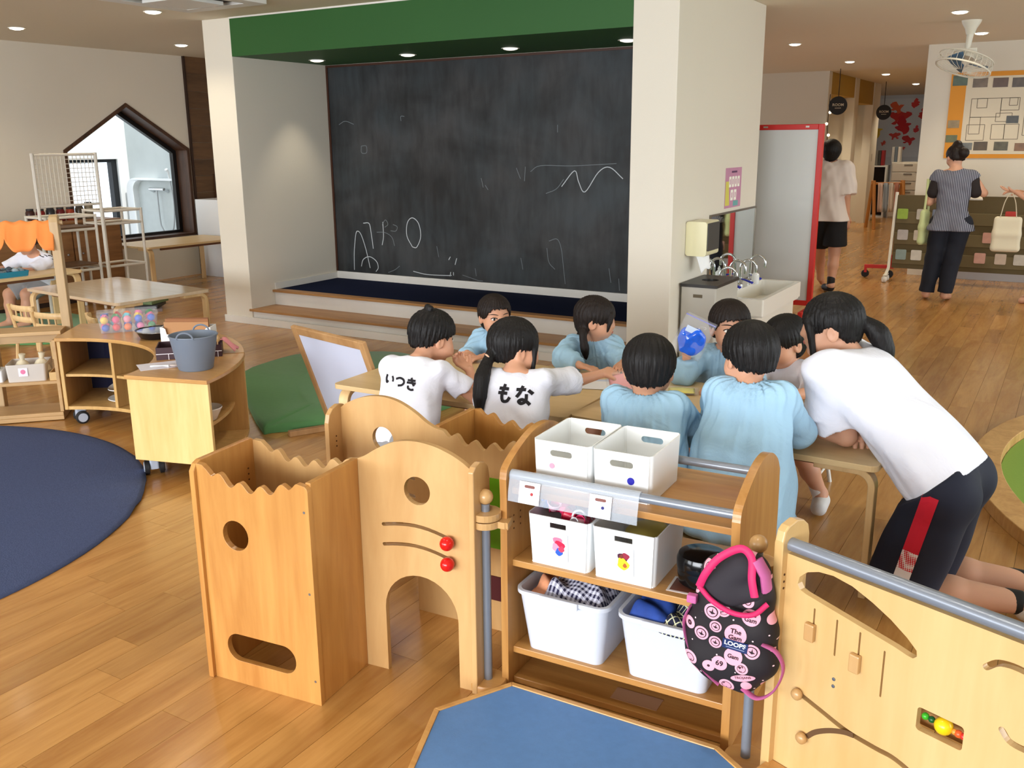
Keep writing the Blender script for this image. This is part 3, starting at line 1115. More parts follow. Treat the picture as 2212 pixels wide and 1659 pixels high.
def handle_box(label, u0, u1, v0, v1, z, h, slot_z, sw, sh_, round_slot=True, taper=0.05, group=None, back_slot=True):
    """white storage box with a hand slot cut through front and back walls"""
    w_, d_ = u1 - u0, v1 - v0
    t = thing('storage_box', label, 'storage box', on_shelf((u0 + u1) / 2, (v0 + v1) / 2, z), SH[1], group)
    th = 0.0035
    hol = slot_poly([(-sw / 2 + sh_ / 2, slot_z), (sw / 2 - sh_ / 2, slot_z)], sh_) if round_slot else rrect(-sw / 2, sw / 2, slot_z - sh_ / 2, slot_z + sh_ / 2, 0.002)
    tp = taper * w_ / 2
    td = taper * d_ / 2
    # front and back walls with slot (tilted by the taper)
    for s in (-1, 1):
        m = MB()
        out = [(-w_ / 2 + tp + 0.008, 0.0), (w_ / 2 - tp - 0.008, 0.0), (w_ / 2 - 0.008, h), (-w_ / 2 + 0.008, h)]
        m.prism(out, 0, th, UP, holes=[hol] if (s < 0 or back_slot) else [])
        o = mk('front_wall' if s < 0 else 'back_wall', m, white_pl, t)
        o.rotation_euler = (R(0), 0, 0) if s < 0 else (0, 0, PI)
        ang = math.atan2(td, h)
        o.rotation_euler = (ang, 0, 0) if s < 0 else (ang, 0, PI)
        o.location = (0, s * (d_ / 2 - td), 0.0)
    # side walls, rounded corners and floor as one shell
    m = MB()
    r = 0.018
    for s in (-1, 1):
        rows = []
        for (zz, kk) in ((0.0, 1.0), (h, 0.0)):
            W = w_ / 2 - tp * kk
            D = d_ / 2 - td * kk
            pts = [(W - 0.008 - 1e-4, -D)] + [(W - r + r * math.cos(a), -D + r + r * math.sin(a)) for a in [-PI / 2 + PI / 2 * i / 5 for i in range(2, 6)]] + [(W - r + r * math.cos(a), D - r + r * math.sin(a)) for a in [PI / 2 * i / 5 for i in range(0, 4)]] + [(W - 0.008 - 1e-4, D)]
            inn = [(x - th if abs(y) < D - 0.008 else x, y - math.copysign(th if abs(y) > D - 0.012 else 0, y)) for x, y in pts]
            rows.append(([(s * x, y, zz) for x, y in pts], [(s * x, y, zz) for x, y in inn]))
        n = len(rows[0][0])
        vs = rows[0][0] + rows[1][0] + rows[0][1] + rows[1][1]
        fs = []
        for i in range(n - 1):
            fs += [(i, i + 1, n + i + 1, n + i), (2 * n + i, 3 * n + i, 3 * n + i + 1, 2 * n + i + 1), (n + i, n + i + 1, 3 * n + i + 1, 3 * n + i), (i, 2 * n + i, 2 * n + i + 1, i + 1)]
        fs += [(0, n, 3 * n, 2 * n), (n - 1, 3 * n - 1, 4 * n - 1, 2 * n - 1)]
        m2 = MB()
        m2.add(vs, fs)
        mk('side_wall', m2, white_pl, t, smooth=True)
    m = MB()
    m.box(-w_ / 2 + tp + 0.004, w_ / 2 - tp - 0.004, -d_ / 2 + td + 0.004, d_ / 2 - td - 0.004, 0.0, th)
    mk('base', m, white_pl, t)
    return t


tb1 = handle_box('open white box on top of the shelf, left one with a pink dot', 0.043, 0.221, 0.045, 0.285, 0.6242, 0.137, 0.104, 0.068, 0.019, taper=0.04, group='white boxes on top of the shelf')
tb2 = handle_box('open white box on top of the shelf, right one with a navy dot', 0.225, 0.400, 0.045, 0.285, 0.6242, 0.137, 0.104, 0.068, 0.019, taper=0.04, group='white boxes on top of the shelf')
FRONT = Matrix.Rotation(PI / 2, 4, 'X')
m = MB().prism(circle(0.028, 0.060, 0.0105, 20), 0.0, 0.0008, Matrix.Translation((0, -0.1188, 0)) @ FRONT)
mk('navy_dot', m, plain('sticker_navy', (22, 18, 150), 0.4), tb2)
m = MB().prism(circle(-0.028, 0.066, 0.008, 20), 0.0, 0.0008, Matrix.Translation((0, -0.1190, 0)) @ FRONT)
mk('pink_dot', m, plain('sticker_pink', (236, 150, 172), 0.4), tb1)
mb1 = handle_box('white box of pink plastic toys on the middle shelf', 0.045, 0.240, 0.005, 0.255, 0.4012, 0.152, 0.128, 0.05, 0.016, False, 0.07, 'white boxes on the middle shelf', False)
mb2 = handle_box('white box with the yellow picture on the middle shelf', 0.244, 0.434, 0.005, 0.255, 0.4012, 0.152, 0.128, 0.052, 0.016, False, 0.07, 'white boxes on the middle shelf', False)
ph = plain('photo_paper', (226, 222, 232), 0.35)
for bx, cols in ((mb1, [((0.0, 0.018), 0.014, (212, 120, 150)), ((0.006, 0.006), 0.015, (196, 30, 70)), ((-0.006, -0.002), 0.012, (226, 150, 176)), ((0.004, -0.014), 0.011, (40, 90, 190)), ((0.012, -0.004), 0.009, (220, 60, 90))]),
                 (mb2, [((0.0, 0.010), 0.015, (70, 20, 50)), ((0.008, 0.016), 0.010, (150, 40, 60)), ((0.0, -0.008), 0.017, (238, 214, 40)), ((0.006, -0.012), 0.006, (180, 90, 40)), ((-0.004, 0.014), 0.006, (120, 50, 40))])):
    T = Matrix.Translation((0, -0.1232 + 0.0018, 0.066)) @ Matrix.Rotation(R(3.3), 4, 'X')
    m = MB().box(-0.031, 0.031, -0.0016, -0.0002, -0.043, 0.040, T)
    co = mk('photo_card', m, card, bx)
    m = MB().box(-0.026, 0.026, -0.0021, -0.0015, -0.036, 0.036, T)
    mk('photo_print', m, ph, co)
    for i, ((cx, cz), rr, c) in enumerate(cols):
        m = MB().prism([(cx + rr * (1 + 0.18 * math.sin(3 * a + i)) * math.cos(a), cz + rr * (1 + 0.18 * math.cos(2 * a + i)) * math.sin(a)) for a in [2 * PI * q / 14 for q in range(14)]], 0.0, 0.0006 + 0.0002 * i, T @ Matrix.Translation((0, -0.0021, 0)) @ FRONT)
        mk('printed_patch', m, plain('print_%d_%d_%d' % c, c, 0.5), co)

# pink toy cups heaped in the left box
hr = random.Random(5)
pinks = [(236, 150, 176), (226, 110, 150), (196, 24, 60), (240, 176, 196), (222, 60, 110), (30, 90, 190), (236, 236, 240)]
for i in range(22):
    u, v, z = -0.07 + 0.14 * hr.random(), -0.085 + 0.17 * hr.random(), 0.108 + 0.045 * hr.random()
    P = on_shelf(0.1425 + u, 0.13 + v, 0.4012 + z)
    c = pinks[hr.randrange(len(pinks))] if i % 6 else (238, 238, 242)
    m = MB()
    if i % 3 == 0:
        m.tube([(0.02 * math.cos(a), 0.02 * math.sin(a), 0) for a in [5.2 * k / 12 for k in range(13)]], 0.0035, 8)
        nm, lb = 'toy_ring', 'plastic toy ring heaped in the pink toy box'
    else:
        m.lathe([(0.0, 0.0), (0.014, 0.0), (0.02, 0.03), (0.0225, 0.031), (0.0215, 0.034), (0.019, 0.032), (0.013, 0.003), (0.0, 0.003)], 14)
        nm, lb = 'toy_cup', 'small plastic toy cup heaped in the pink toy box'
    o = mk(nm, m, plain('toy_%d_%d_%d' % c, c, 0.35), smooth=True, loc=P, rot=(hr.uniform(-1.4, 1.4), hr.uniform(-1.4, 1.4), hr.random() * 6))
    tag(o, lb, 'toy', 'pink toys in the box')
# mustard lid lying in the right box
m = MB().lathe([(0.0, 0.0), (0.05, 0.0), (0.06, 0.006), (0.06, 0.012), (0.05, 0.014), (0.0, 0.016)], 24)
tag(mk('toy_dish', m, plain('mustard_plastic', (172, 158, 74), 0.5), smooth=True, loc=on_shelf(0.36, 0.13, 0.505), rot=(R(8), R(-6), 0)), 'mustard yellow dish inside the white box', 'dish')

# black lidded pot and photo sheet on the middle shelf
t = thing('lunch_pot', 'round glossy black lidded pot on the middle shelf', 'pot', on_shelf(0.53, 0.105, 0.4032))
blk = plain('glossy_black', (10, 10, 11), 0.14)
m = MB().lathe([(0.0, 0.0), (0.052, 0.0), (0.062, 0.008), (0.066, 0.03), (0.066, 0.05), (0.0, 0.05)], 36)
mk('pot_body', m, blk, t, smooth=True)
m = MB().lathe([(0.0675, 0.048), (0.069, 0.054), (0.069, 0.075), (0.064, 0.088), (0.05, 0.094), (0.0, 0.095)], 36)
mk('pot_lid', m, blk, t, smooth=True)
m = MB().box(-0.06, 0.06, -0.045, 0.045, 0, 0.0012)
o = mk('photo_sheet', m, plain('photo_sheet_white', (214, 206, 200), 0.3), loc=on_shelf(0.515, 0.072, 0.4012), rot=(0, 0, SH[1] + 0.05))
tag(o, 'laminated photo sheet under the black pot', 'paper')
m = MB().box(-0.053, 0.053, -0.038, 0.038, 0.0012, 0.0016)
mk('photo_print', m, plain('print_maroon', (104, 58, 44), 0.4), o)

# translucent bins on the lower shelf
bin_m = plain('translucent_bin', (232, 236, 246), 0.3, trans=0.25, alpha=0.86, ior=1.2)
for lb, u0, u1, grp in (('frosted plastic bin with checked cloth on the lower shelf', 0.012, 0.302, 0), ('frosted plastic bin with blue cloth on the lower shelf', 0.328, 0.606, 1)):
    t = thing('plastic_bin', lb, 'bin', on_shelf((u0 + u1) / 2, 0.135, 0.1222), SH[1], 'frosted bins on the lower shelf')
    m = open_box(u1 - u0 - 0.012, 0.285, 0.183, 0.03, 0.16, 0.003, rim=0.008)
    mk('bin_shell', m, bin_m, t, smooth=35)
    m = MB().box(-0.06, 0.06, -0.158, -0.149, 0.176, 0.197)
    mk('bin_grip', m, bin_m, t, bevel=0.003)


def cloth_heap(name, label, P, sx, sy, h, mat, seed, n=26, grp='dress-up cloths in the bins'):
    rr = random.Random(seed)
    ph_ = [(rr.uniform(20, 60), rr.uniform(20, 60), rr.random() * 6) for _ in range(5)]
    m = MB()
    vs, fs = [], []
    for i in range(n + 1):
        for j in range(n + 1):
            a, b = i / n * 2 - 1, j / n * 2 - 1
            x, y = a * sx / 2, b * sy / 2
            e = max(0.0, 1 - max(abs(a), abs(b)) ** 6)
            z = h * (0.55 + 0.45 * e) + sum(math.sin(x * p[0] * 1.6 + y * p[1] * 1.6 + p[2]) for p in ph_) * 0.0045
            z *= 0.25 + 0.75 * e
            vs.append((x, y, z))
    for i in range(n):
        for j in range(n):
            q = i * (n + 1) + j
            fs.append((q, q + n + 1, q + n + 2, q + 1))
    o0 = len(vs)
    m.add(vs, fs)
    o = mk(name, m, mat, smooth='all', loc=P, rot=(0, 0, SH[1]))
    so = o.modifiers.new('thickness', 'SOLIDIFY')
    so.thickness = 0.004
    return tag(o, label, 'cloth', grp)


def check_mat(name, c1, c2, sc, diag=False):
    m, nt, p = newmat(name)
    tc = nt.nodes.new('ShaderNodeTexCoord')
    mp = nt.nodes.new('ShaderNodeMapping')
    mp.inputs['Rotation'].default_value = (0, 0, R(45) if diag else 0.25)
    nt.links.new(tc.outputs['Object'], mp.inputs['Vector'])
    sep = nt.nodes.new('ShaderNodeSeparateXYZ')
    nt.links.new(mp.outputs['Vector'], sep.inputs[0])
    vals = []
    for ax in ('X', 'Y'):
        mu = nt.nodes.new('ShaderNodeMath')
        mu.operation = 'MULTIPLY'
        mu.inputs[1].default_value = sc
        nt.links.new(sep.outputs[ax], mu.inputs[0])
        fr = nt.nodes.new('ShaderNodeMath')
        fr.operation = 'FRACT'
        nt.links.new(mu.outputs[0], fr.inputs[0])
        lt = nt.nodes.new('ShaderNodeMath')
        lt.operation = 'LESS_THAN'
        lt.inputs[1].default_value = 0.16 if diag else 0.5
        nt.links.new(fr.outputs[0], lt.inputs[0])
        vals.append(lt)
    s = nt.nodes.new('ShaderNodeMath')
    s.operation = 'MAXIMUM' if diag else 'ADD'
    nt.links.new(vals[0].outputs[0], s.inputs[0])
    nt.links.new(vals[1].outputs[0], s.inputs[1])
    rp = nt.nodes.new('ShaderNodeValToRGB')
    rp.color_ramp.interpolation = 'CONSTANT'
    rp.color_ramp.elements[0].color = lin(*c1)
    e = rp.color_ramp.elements[1]
    e.color = lin(*c2)
    e.position = 0.8
    if not diag:
        k = rp.color_ramp.elements.new(0.3)
        k.color = tuple((a + b) / 2 for a, b in zip(lin(*c1), lin(*c2)))
        dv = nt.nodes.new('ShaderNodeMath')
        dv.operation = 'MULTIPLY'
        dv.inputs[1].default_value = 0.5
        nt.links.new(s.outputs[0], dv.inputs[0])
        s = dv
    nt.links.new(s.outputs[0], rp.inputs['Fac'])
    nt.links.new(rp.outputs['Color'], p.inputs['Base Color'])
    p.inputs['Roughness'].default_value = 0.85
    return m


cloth_heap('checked_cloth', 'navy and white gingham cloth heaped in the left bin', on_shelf(0.175, 0.125, 0.28), 0.20, 0.22, 0.055, check_mat('gingham', (30, 26, 60), (214, 214, 232), 70), 1)
cloth_heap('orange_cloth', 'orange and cream cloth tucked beside the gingham cloth', on_shelf(0.075, 0.12, 0.27), 0.07, 0.2, 0.05, plain('cloth_orange', (224, 150, 110), 0.85, var=0.4, vscale=30), 2)
cloth_heap('blue_cloth', 'bright blue cloth with gold trim in the right bin', on_shelf(0.415, 0.10, 0.285), 0.12, 0.2, 0.055, plain('cloth_blue', (30, 62, 138), 0.8, var=0.5, vscale=30), 3)
cloth_heap('lattice_cloth', 'navy cloth with pale lattice print in the right bin', on_shelf(0.515, 0.10, 0.28), 0.12, 0.22, 0.055, check_mat('lattice', (22, 24, 50), (206, 206, 170), 60, True), 4)
cloth_heap('bin_filling', 'pale folded cloths filling the left bin', on_shelf(0.155, 0.14, 0.13), 0.20, 0.2, 0.14, plain('cloth_pale', (226, 214, 226), 0.9, var=0.3, vscale=14), 5)
cloth_heap('bin_filling', 'lilac folded cloths filling the right bin', on_shelf(0.466, 0.14, 0.13), 0.19, 0.2, 0.14, plain('cloth_lilac', (210, 206, 232), 0.9, var=0.3, vscale=14), 6)

# ---- play panel on the right
PA = -0.3586
t = thing('activity_panel', 'pale wooden activity panel with slots and beads at the right', 'toy furniture', (-0.503, 2.066, 0), PA)
lens_o = [(0.052, 0.566), (0.056, 0.585), (0.075, 0.604), (0.105, 0.616), (0.142, 0.620), (0.19, 0.613), (0.24, 0.594), (0.285, 0.572), (0.325, 0.546), (0.348, 0.526), (0.350, 0.513), (0.342, 0.505), (0.33, 0.506), (0.30, 0.513), (0.075, 0.549), (0.06, 0.554)]
lens_o = [(a, b) for a, b in lens_o]
slots = [slot_poly([(x_, a_), (x_, b_)], 0.0045) for x_, a_, b_ in ((0.102, 0.521, 0.440), (0.161, 0.517, 0.430), (0.219, 0.511, 0.410), (0.279, 0.492, 0.383))]
trk = [(q[0], q[1]) for q in spline([(0.086, 0.288, 0), (0.14, 0.274, 0), (0.185, 0.262, 0), (0.222, 0.255, 0), (0.28, 0.252, 0), (0.33, 0.25, 0), (0.40, 0.225, 0), (0.47, 0.19, 0)], 5)]
trk2 = [(q[0], q[1]) for q in spline([(0.108, 0.188, 0), (0.13, 0.212, 0), (0.165, 0.235, 0), (0.20, 0.250, 0), (0.225, 0.2545, 0)], 4)]
beadwin = rrect(0.364, 0.464, 0.347, 0.402, 0.008)
arc1 = slot_poly([(q[0], q[1]) for q in spline([(0.49, 0.555, 0), (0.515, 0.575, 0), (0.56, 0.578, 0), (0.62, 0.56, 0), (0.68, 0.53, 0)], 5)], 0.014)
arc2 = slot_poly([(q[0], q[1]) for q in spline([(0.535, 0.436, 0), (0.555, 0.418, 0), (0.60, 0.42, 0), (0.66, 0.45, 0)], 5)], 0.014)
mb = MB()
mb.prism([(0.02, 0.02), (0.92, 0.02), (0.92, 0.632), (0.02, 0.632)], 0.0, 0.018, UP, holes=[lens_o, beadwin, slot_poly(trk, 0.0125), arc1, arc2] + slots)
mk('panel_board', mb, maple, t, bevel=0.0018)
mb = MB()
ribbon(mb, trk2, 0.0125, 0.0006, Matrix.Translation((0, -0.0006, 0)) @ Matrix(((1, 0, 0, 0), (0, 0, 1, 0), (0, 1, 0, 0), (0, 0, 0, 1))))
mk('track_groove', mb, plain('groove_brown', (96, 66, 36), 0.8), t)
mb = MB()
mb.box(0.03, 0.60, 0.019, 0.024, 0.12, 0.31)
mk('track_backing', mb, plain('groove_back', (120, 84, 46), 0.8), t)
mb = MB()
mb.box(0.345, 0.485, 0.05, 0.056, 0.33, 0.42)
mk('bead_backing', mb, plain('bead_backing', (168, 124, 72), 0.7), t)
mb = MB()
mb.prism([(-0.02, 0.0), (0.085, 0.0), (0.085, 0.66), (0.078, 0.685), (0.06, 0.7), (0.03, 0.708), (0.0, 0.70), (-0.014, 0.688), (-0.02, 0.665)], -0.004, 0.02, ONX)
mk('end_post', mb, maple, t, bevel=0.004, seg=3)
mb = MB()
mb.tube([(0.02, 0.012, 0.652), (0.92, 0.012, 0.652)], 0.0165, 20)
mk('rail', mb, grey_metal, t, smooth=True)
for bx, bz in ((0.098, 0.463), (0.216, 0.437)):
    mb = MB()
    mb.box(bx - 0.0125, bx + 0.0125, -0.014, -0.0005, bz - 0.022, bz + 0.022)
    mk('sliding_block', mb, birch_lt, t, bevel=0.003)
for bx, bz in ((0.079, 0.292), (0.100, 0.184)):
    mb = MB()
    mb.lathe([(0.0, 0.022), (0.008, 0.021), (0.0135, 0.016), (0.0145, 0.010), (0.012, 0.004), (0.006, 0.0)], 18, Matrix.Translation((bx, 0, bz)) @ FRONT)
    mk('track_knob', mb, birch_lt, t, smooth=True)
mb = MB()
mb.box(0.118, 0.158, 0.004, 0.016, 0.207, 0.233)
mk('red_slider', mb, red_ball, t)
for bx, rr, c, sx in ((0.377, 0.008, (60, 170, 40), 1), (0.391, 0.0075, (20, 84, 40), 1), (0.417, 0.0195, (238, 200, 24), 1.15), (0.4405, 0.0065, (236, 150, 60), 1), (0.449, 0.0085, (226, 90, 40), 1), (0.4595, 0.0075, (206, 50, 40), 0.8)):
    mb = MB()
    mb.sphere((0, 0, 0), rr, 16)
    mk('bead', mb, plain('bead_%d_%d_%d' % c, c, 0.25), t, smooth='all', loc=(bx, 0.012, 0.377 - 0.06 * (bx - 0.417)), rot=(0, 0, 0))
for bz in (0.370, 0.352):
    mb = MB()
    mb.lathe([(0.0, 0.002), (0.0042, 0.0015), (0.0045, 0.0)], 12, Matrix.Translation((0.165, 0, bz)) @ FRONT)
    mk('screw', mb, screw_m, t)
for bz in (0.58, 0.562, 0.545):
    mb = MB()
    mb.lathe([(0.0, 0.001), (0.003, 0.001), (0.003, 0.0)], 8, Matrix.Translation((0.02, -0.008, bz)) @ Matrix.Rotation(PI / 2, 4, 'Y'))
    mk('drill_hole', mb, hole_dark, t)
mb = MB()
mb.box(0.012, 0.92, -0.07, -0.001, 0.0, 0.075)
mk('foot_rail', mb, birch_x, t, bevel=0.003)

# ---- blue play platform
PLZ = 0.06
plat = [(-1.15, 1.10), (-1.357, 1.83), (-1.236, 2.052), (-0.62, 2.075), (-0.35, 1.90), (-0.2, 1.2)]
plat = [(-1.12, 1.20), (-1.357, 1.830), (-1.238, 2.050), (-0.625, 2.062), (-0.50, 1.98), (-0.30, 1.30)]
t = thing('play_platform', 'low platform with blue linoleum top and wooden rim', 'platform', (0, 0, 0))


def inset(poly, d):
    n = len(poly)
    a_ = sum(poly[i][0] * poly[(i + 1) % n][1] - poly[(i + 1) % n][0] * poly[i][1] for i in range(n))
    sg = 1 if a_ > 0 else -1
    lines = []
    for i in range(n):
        p, q = Vector(poly[i]), Vector(poly[(i + 1) % n])
        tt = (q - p).normalized()
        nn = Vector((-tt.y, tt.x)) * sg * d
        lines.append((p + nn, tt))
    res = []
    for i in range(n):
        p1, t1 = lines[i - 1]
        p2, t2 = lines[i]
        cr = t1.x * t2.y - t1.y * t2.x
        s = ((p2.x - p1.x) * t2.y - (p2.y - p1.y) * t2.x) / cr
        res.append(tuple(p1 + t1 * s))
    return res


pin = inset(plat, 0.016)
for i in range(len(plat)):
    j = (i + 1) % len(plat)
    mb = MB()
    mb.prism([plat[i], plat[j], pin[j], pin[i]], 0.0, PLZ)
    mk('rim_board', mb, birch_x, t, bevel=0.002)
mb = MB()
mb.prism(inset(plat, 0.0165), 0.004, PLZ - 0.003)
mk('blue_top', mb, plain('blue_linoleum', (84, 126, 178), 0.55, var=0.12, vscale=45, bump=0.1, bscale=200), t)
m = MB()
m.tube([(-0.012, -0.002, 0.003), (-0.004, 0.003, 0.004), (0.003, -0.001, 0.003), (0.012, 0.004, 0.003)], [0.002, 0.0035, 0.002, 0.0035], 8)
tag(mk('paper_scrap', m, plain('scrap_white', (222, 228, 236), 0.8), smooth=True, loc=(-0.855, 1.745, PLZ - 0.003)), 'tiny twist of white paper on the blue platform', 'scrap')
# ================================================================== TABLES, CARTS, LEFT SIDE
beech = wood('table_beech', (204, 174, 124), (222, 194, 146), 'x', 5, 8, 0.4, 0.3)
beech_leg = wood('table_leg_ply', (206, 170, 116), (232, 200, 148), 'z', 7, 10, 0.38, 0.3)
TH = 0.50


def bent_leg(bend, sx, sy, w_, d_, h):
    """bentwood strip: floor, rounded bend, then runs in under the top"""
    wd, th, rr, run = 0.052, 0.024, 0.055, 0.20
    pts = [(0, 0)] + [(0, h - 0.022 - rr - 0.012)]
    pts += [(rr - rr * math.cos(a), h - 0.022 - th / 2 - rr + rr * math.sin(a)) for a in [PI / 2 * i / 8 for i in range(1, 9)]]
    pts += [(run, h - 0.022 - th / 2)]
    m = MB()
    P = [Vector(p) for p in pts]
    vs = []
    n = len(P)
    for i in range(n):
        t_ = (P[min(i + 1, n - 1)] - P[max(i - 1, 0)]).normalized()
        q = Vector((-t_.y, t_.x)) * th / 2
        for s in (1, -1):
            a_, z_ = P[i] + q * s
            for e in (-1, 1):
                vs.append((a_, e * wd / 2, z_))
    fs = []
    for i in range(n - 1):
        a, b = 4 * i, 4 * i + 4
        fs += [(a, b, b + 1, a + 1), (a + 2, a + 3, b + 3, b + 2), (a, a + 2, b + 2, b), (a + 1, b + 1, b + 3, a + 3)]
    fs += [(0, 1, 3, 2), (4 * n - 4, 4 * n - 2, 4 * n - 1, 4 * n - 3)]
    for i in range(n):   # rest exactly on floor
        pass
    if bend == 'x':
        M = Matrix.Translation((sx * (w_ / 2 - 0.02), sy * (d_ / 2 - 0.05), 0)) @ Matrix.Rotation(PI if sx > 0 else 0, 4, 'Z')
    else:
        M = Matrix.Translation((sx * (w_ / 2 - 0.05), sy * (d_ / 2 - 0.02), 0)) @ Matrix.Rotation(-sy * PI / 2, 4, 'Z')
    m.add(vs, fs, M)
    return m


def bent_table(label, x, y, rz, w_=1.2, d_=0.75, h=TH, bend='x', mat=None):
    t = thing('bentwood_table', label, 'table', (x, y, 0), rz, 'low bentwood tables')
    m = MB()
    m.prism(rrect(-w_ / 2, w_ / 2, -d_ / 2, d_ / 2, 0.03), h - 0.022, h)
    mk('tabletop', m, mat or beech, t, bevel=0.006, seg=3)
    for sx in (-1, 1):
        for sy in (-1, 1):
            mk('leg', bent_leg(bend, sx, sy, w_, d_, h), beech_leg, t, smooth=True, bevel=0.003)
    for sy in (-1, 1):
        m = MB()
        m.box(-w_ / 2 + 0.22, w_ / 2 - 0.22, sy * (d_ / 2 - 0.1) - 0.012, sy * (d_ / 2 - 0.1) + 0.012, h - 0.055, h - 0.0225)
        mk('apron', m, plain('apron_brown', (110, 70, 42), 0.6), t)
    return t


bent_table('low wooden table where two children in named white shirts lean', -2.268, 3.545, 0.03, 1.19, 0.77, bend='y')
bent_table('low wooden table where the helper in white leans in', -1.052, 3.585, -0.045, 1.2, 0.77, bend='x')
glossy_top = wood('glossy_tabletop', (198, 172, 140), (214, 192, 162), 'x', 5, 8, 0.12, 0.2)
bent_table('low table with shiny reflecting top left of the stage', -6.30, 4.58, -0.10, 1.27, 0.78, bend='y', mat=glossy_top)
bent_table('low table at the left edge where a boy plays with the blue tray', -7.60, 4.44, 1.50, 1.2, 0.44, 0.53, bend='y')
bent_table('low bench table standing under the house-shaped window', -8.74, 7.20, 1.50, 1.25, 0.72, 0.52, bend='y')

# ---- stools for the children at the tables
white_steel = plain('white_steel', (228, 228, 224), 0.4, metal=0.2)


def stool(label, x, y, rz, h=0.27):
    t = thing('stool', label, 'stool', (x, y, 0), rz, 'small stools at the tables')
    m = MB()
    m.prism(rrect(-0.14, 0.14, -0.13, 0.13, 0.04), h - 0.02, h)
    mk('seat', m, beech, t, bevel=0.005)
    for sx in (-1, 1):
        for sy in (-1, 1):
            m = MB()
            m.tube([(sx * 0.15, sy * 0.14, 0.0), (sx * 0.11, sy * 0.10, h - 0.018)], 0.009, 10)
            mk('leg', m, white_steel, t, smooth=True)
        m = MB()
        m.tube([(sx * 0.136, -0.126, 0.09), (sx * 0.136, 0.126, 0.09)], 0.006, 8)
        mk('stretcher', m, white_steel, t, smooth=True)
    return t


# ---- wooden kid chairs by the shiny table
def kid_chair(label, x, y, rz):
    t = thing('kid_chair', label, 'chair', (x, y, 0), rz, 'small wooden chairs by the shiny table')
    m = MB()
    m.prism(rrect(-0.15, 0.15, -0.14, 0.14, 0.05), 0.255, 0.272)
    mk('seat', m, beech, t, bevel=0.004)
    for sx in (-1, 1):
        m = MB()
        m.tube([(sx * 0.15, -0.14, 0), (sx * 0.13, -0.12, 0.255)], 0.013, 8)
        mk('leg', m, beech_leg, t, smooth=True)
        m = MB()
        m.tube([(sx * 0.15, 0.15, 0), (sx * 0.135, 0.125, 0.26), (sx * 0.14, 0.165, 0.47)], 0.013, 8)
        mk('leg', m, beech_leg, t, smooth=True)
    for z in (0.37, 0.45):
        m = MB()
        m.tube([(0.14 * math.sin(a), 0.15 + (z - 0.26) * 0.06 + 0.045 * math.cos(a) - 0.03, z) for a in [-1.4 + 2.8 * i / 10 for i in range(11)]], 0.016, 8, flat=(0.5, 1.3))
        mk('back_rail', m, beech_leg, t, smooth=True)
    for sx in (-1, 0, 1):
        m = MB()
        m.tube([(sx * 0.06, 0.158, 0.375), (sx * 0.06, 0.162, 0.445)], 0.007, 6)
        mk('back_spindle', m, beech_leg, t, smooth=True)
    return t


kid_chair('small wooden chair under the left end of the shiny table', -6.42, 4.02, PI)
kid_chair('small wooden chair in front of the shiny table behind the post', -5.98, 3.92, PI + 0.2)
kid_chair('small wooden chair beside the clear toy box', -5.52, 3.98, PI * 0.85)

# ---- curved rolling cabinets round the rug
CX, CY, RI, RO = -4.47, 2.56, 0.71, 1.145
cab_w = wood('cabinet_beech', (190, 146, 84), (218, 178, 112), 'z', 8, 10, 0.4)
cab_top = wood('cabinet_top', (180, 130, 70), (206, 158, 94), 'x', 6, 8, 0.3, coat=0.2)
cab_end = wood('cabinet_end_pale', (214, 180, 110), (234, 204, 138), 'z', 6, 8, 0.42)
caster_grey = plain('caster_grey', (176, 184, 198), 0.35)
rubber = plain('rubber_black', (24, 24, 26), 0.6)


def sector(a0, a1, ri=RI, ro=RO, n=16):
    return [(ri * math.cos(a), ri * math.sin(a)) for a in [a0 + (a1 - a0) * i / n for i in range(n + 1)]] + [(ro * math.cos(a), ro * math.sin(a)) for a in [a1 + (a0 - a1) * i / n for i in range(n + 1)]]


def radial_panel(a, r0, r1, z0, z1, th=0.02, side=1):
    c, s = math.cos(a), math.sin(a)
    M = Matrix(((c, -s, 0, 0), (s, c, 0, 0), (0, 0, 1, 0), (0, 0, 0, 1)))
    return MB().box(r0, r1, 0 if side > 0 else -th, th if side > 0 else 0, z0, z1, M)


def caster(t, x, y, rz):
    P = Matrix.Translation((x, y, 0)) @ Matrix.Rotation(rz, 4, 'Z')
    m = MB()
    m.prism(rrect(-0.022, 0.022, -0.028, 0.03, 0.01), 0.03, 0.088, P)
    c = mk('caster', m, caster_grey, t, bevel=0.004)
    for s in (-1, 1):
        m = MB()
        m.lathe([(0.0, -0.012), (0.03, -0.012), (0.0375, -0.009), (0.0375, 0.009), (0.03, 0.012), (0.0, 0.012)], 24, P @ Matrix.Translation((s * 0.034, 0, 0.0375)) @ Matrix.Rotation(PI / 2, 4, 'Y'))
        mk('wheel', m, rubber, c, smooth=True)
        m = MB()
        m.lathe([(0.0, 0.0), (0.026, 0.0), (0.026, 0.0035), (0.0, 0.0035)], 20, P @ Matrix.Translation((s * 0.046, 0, 0.0375)) @ Matrix.Rotation(s * PI / 2, 4, 'Y'))
        mk('hub', m, caster_grey, c)


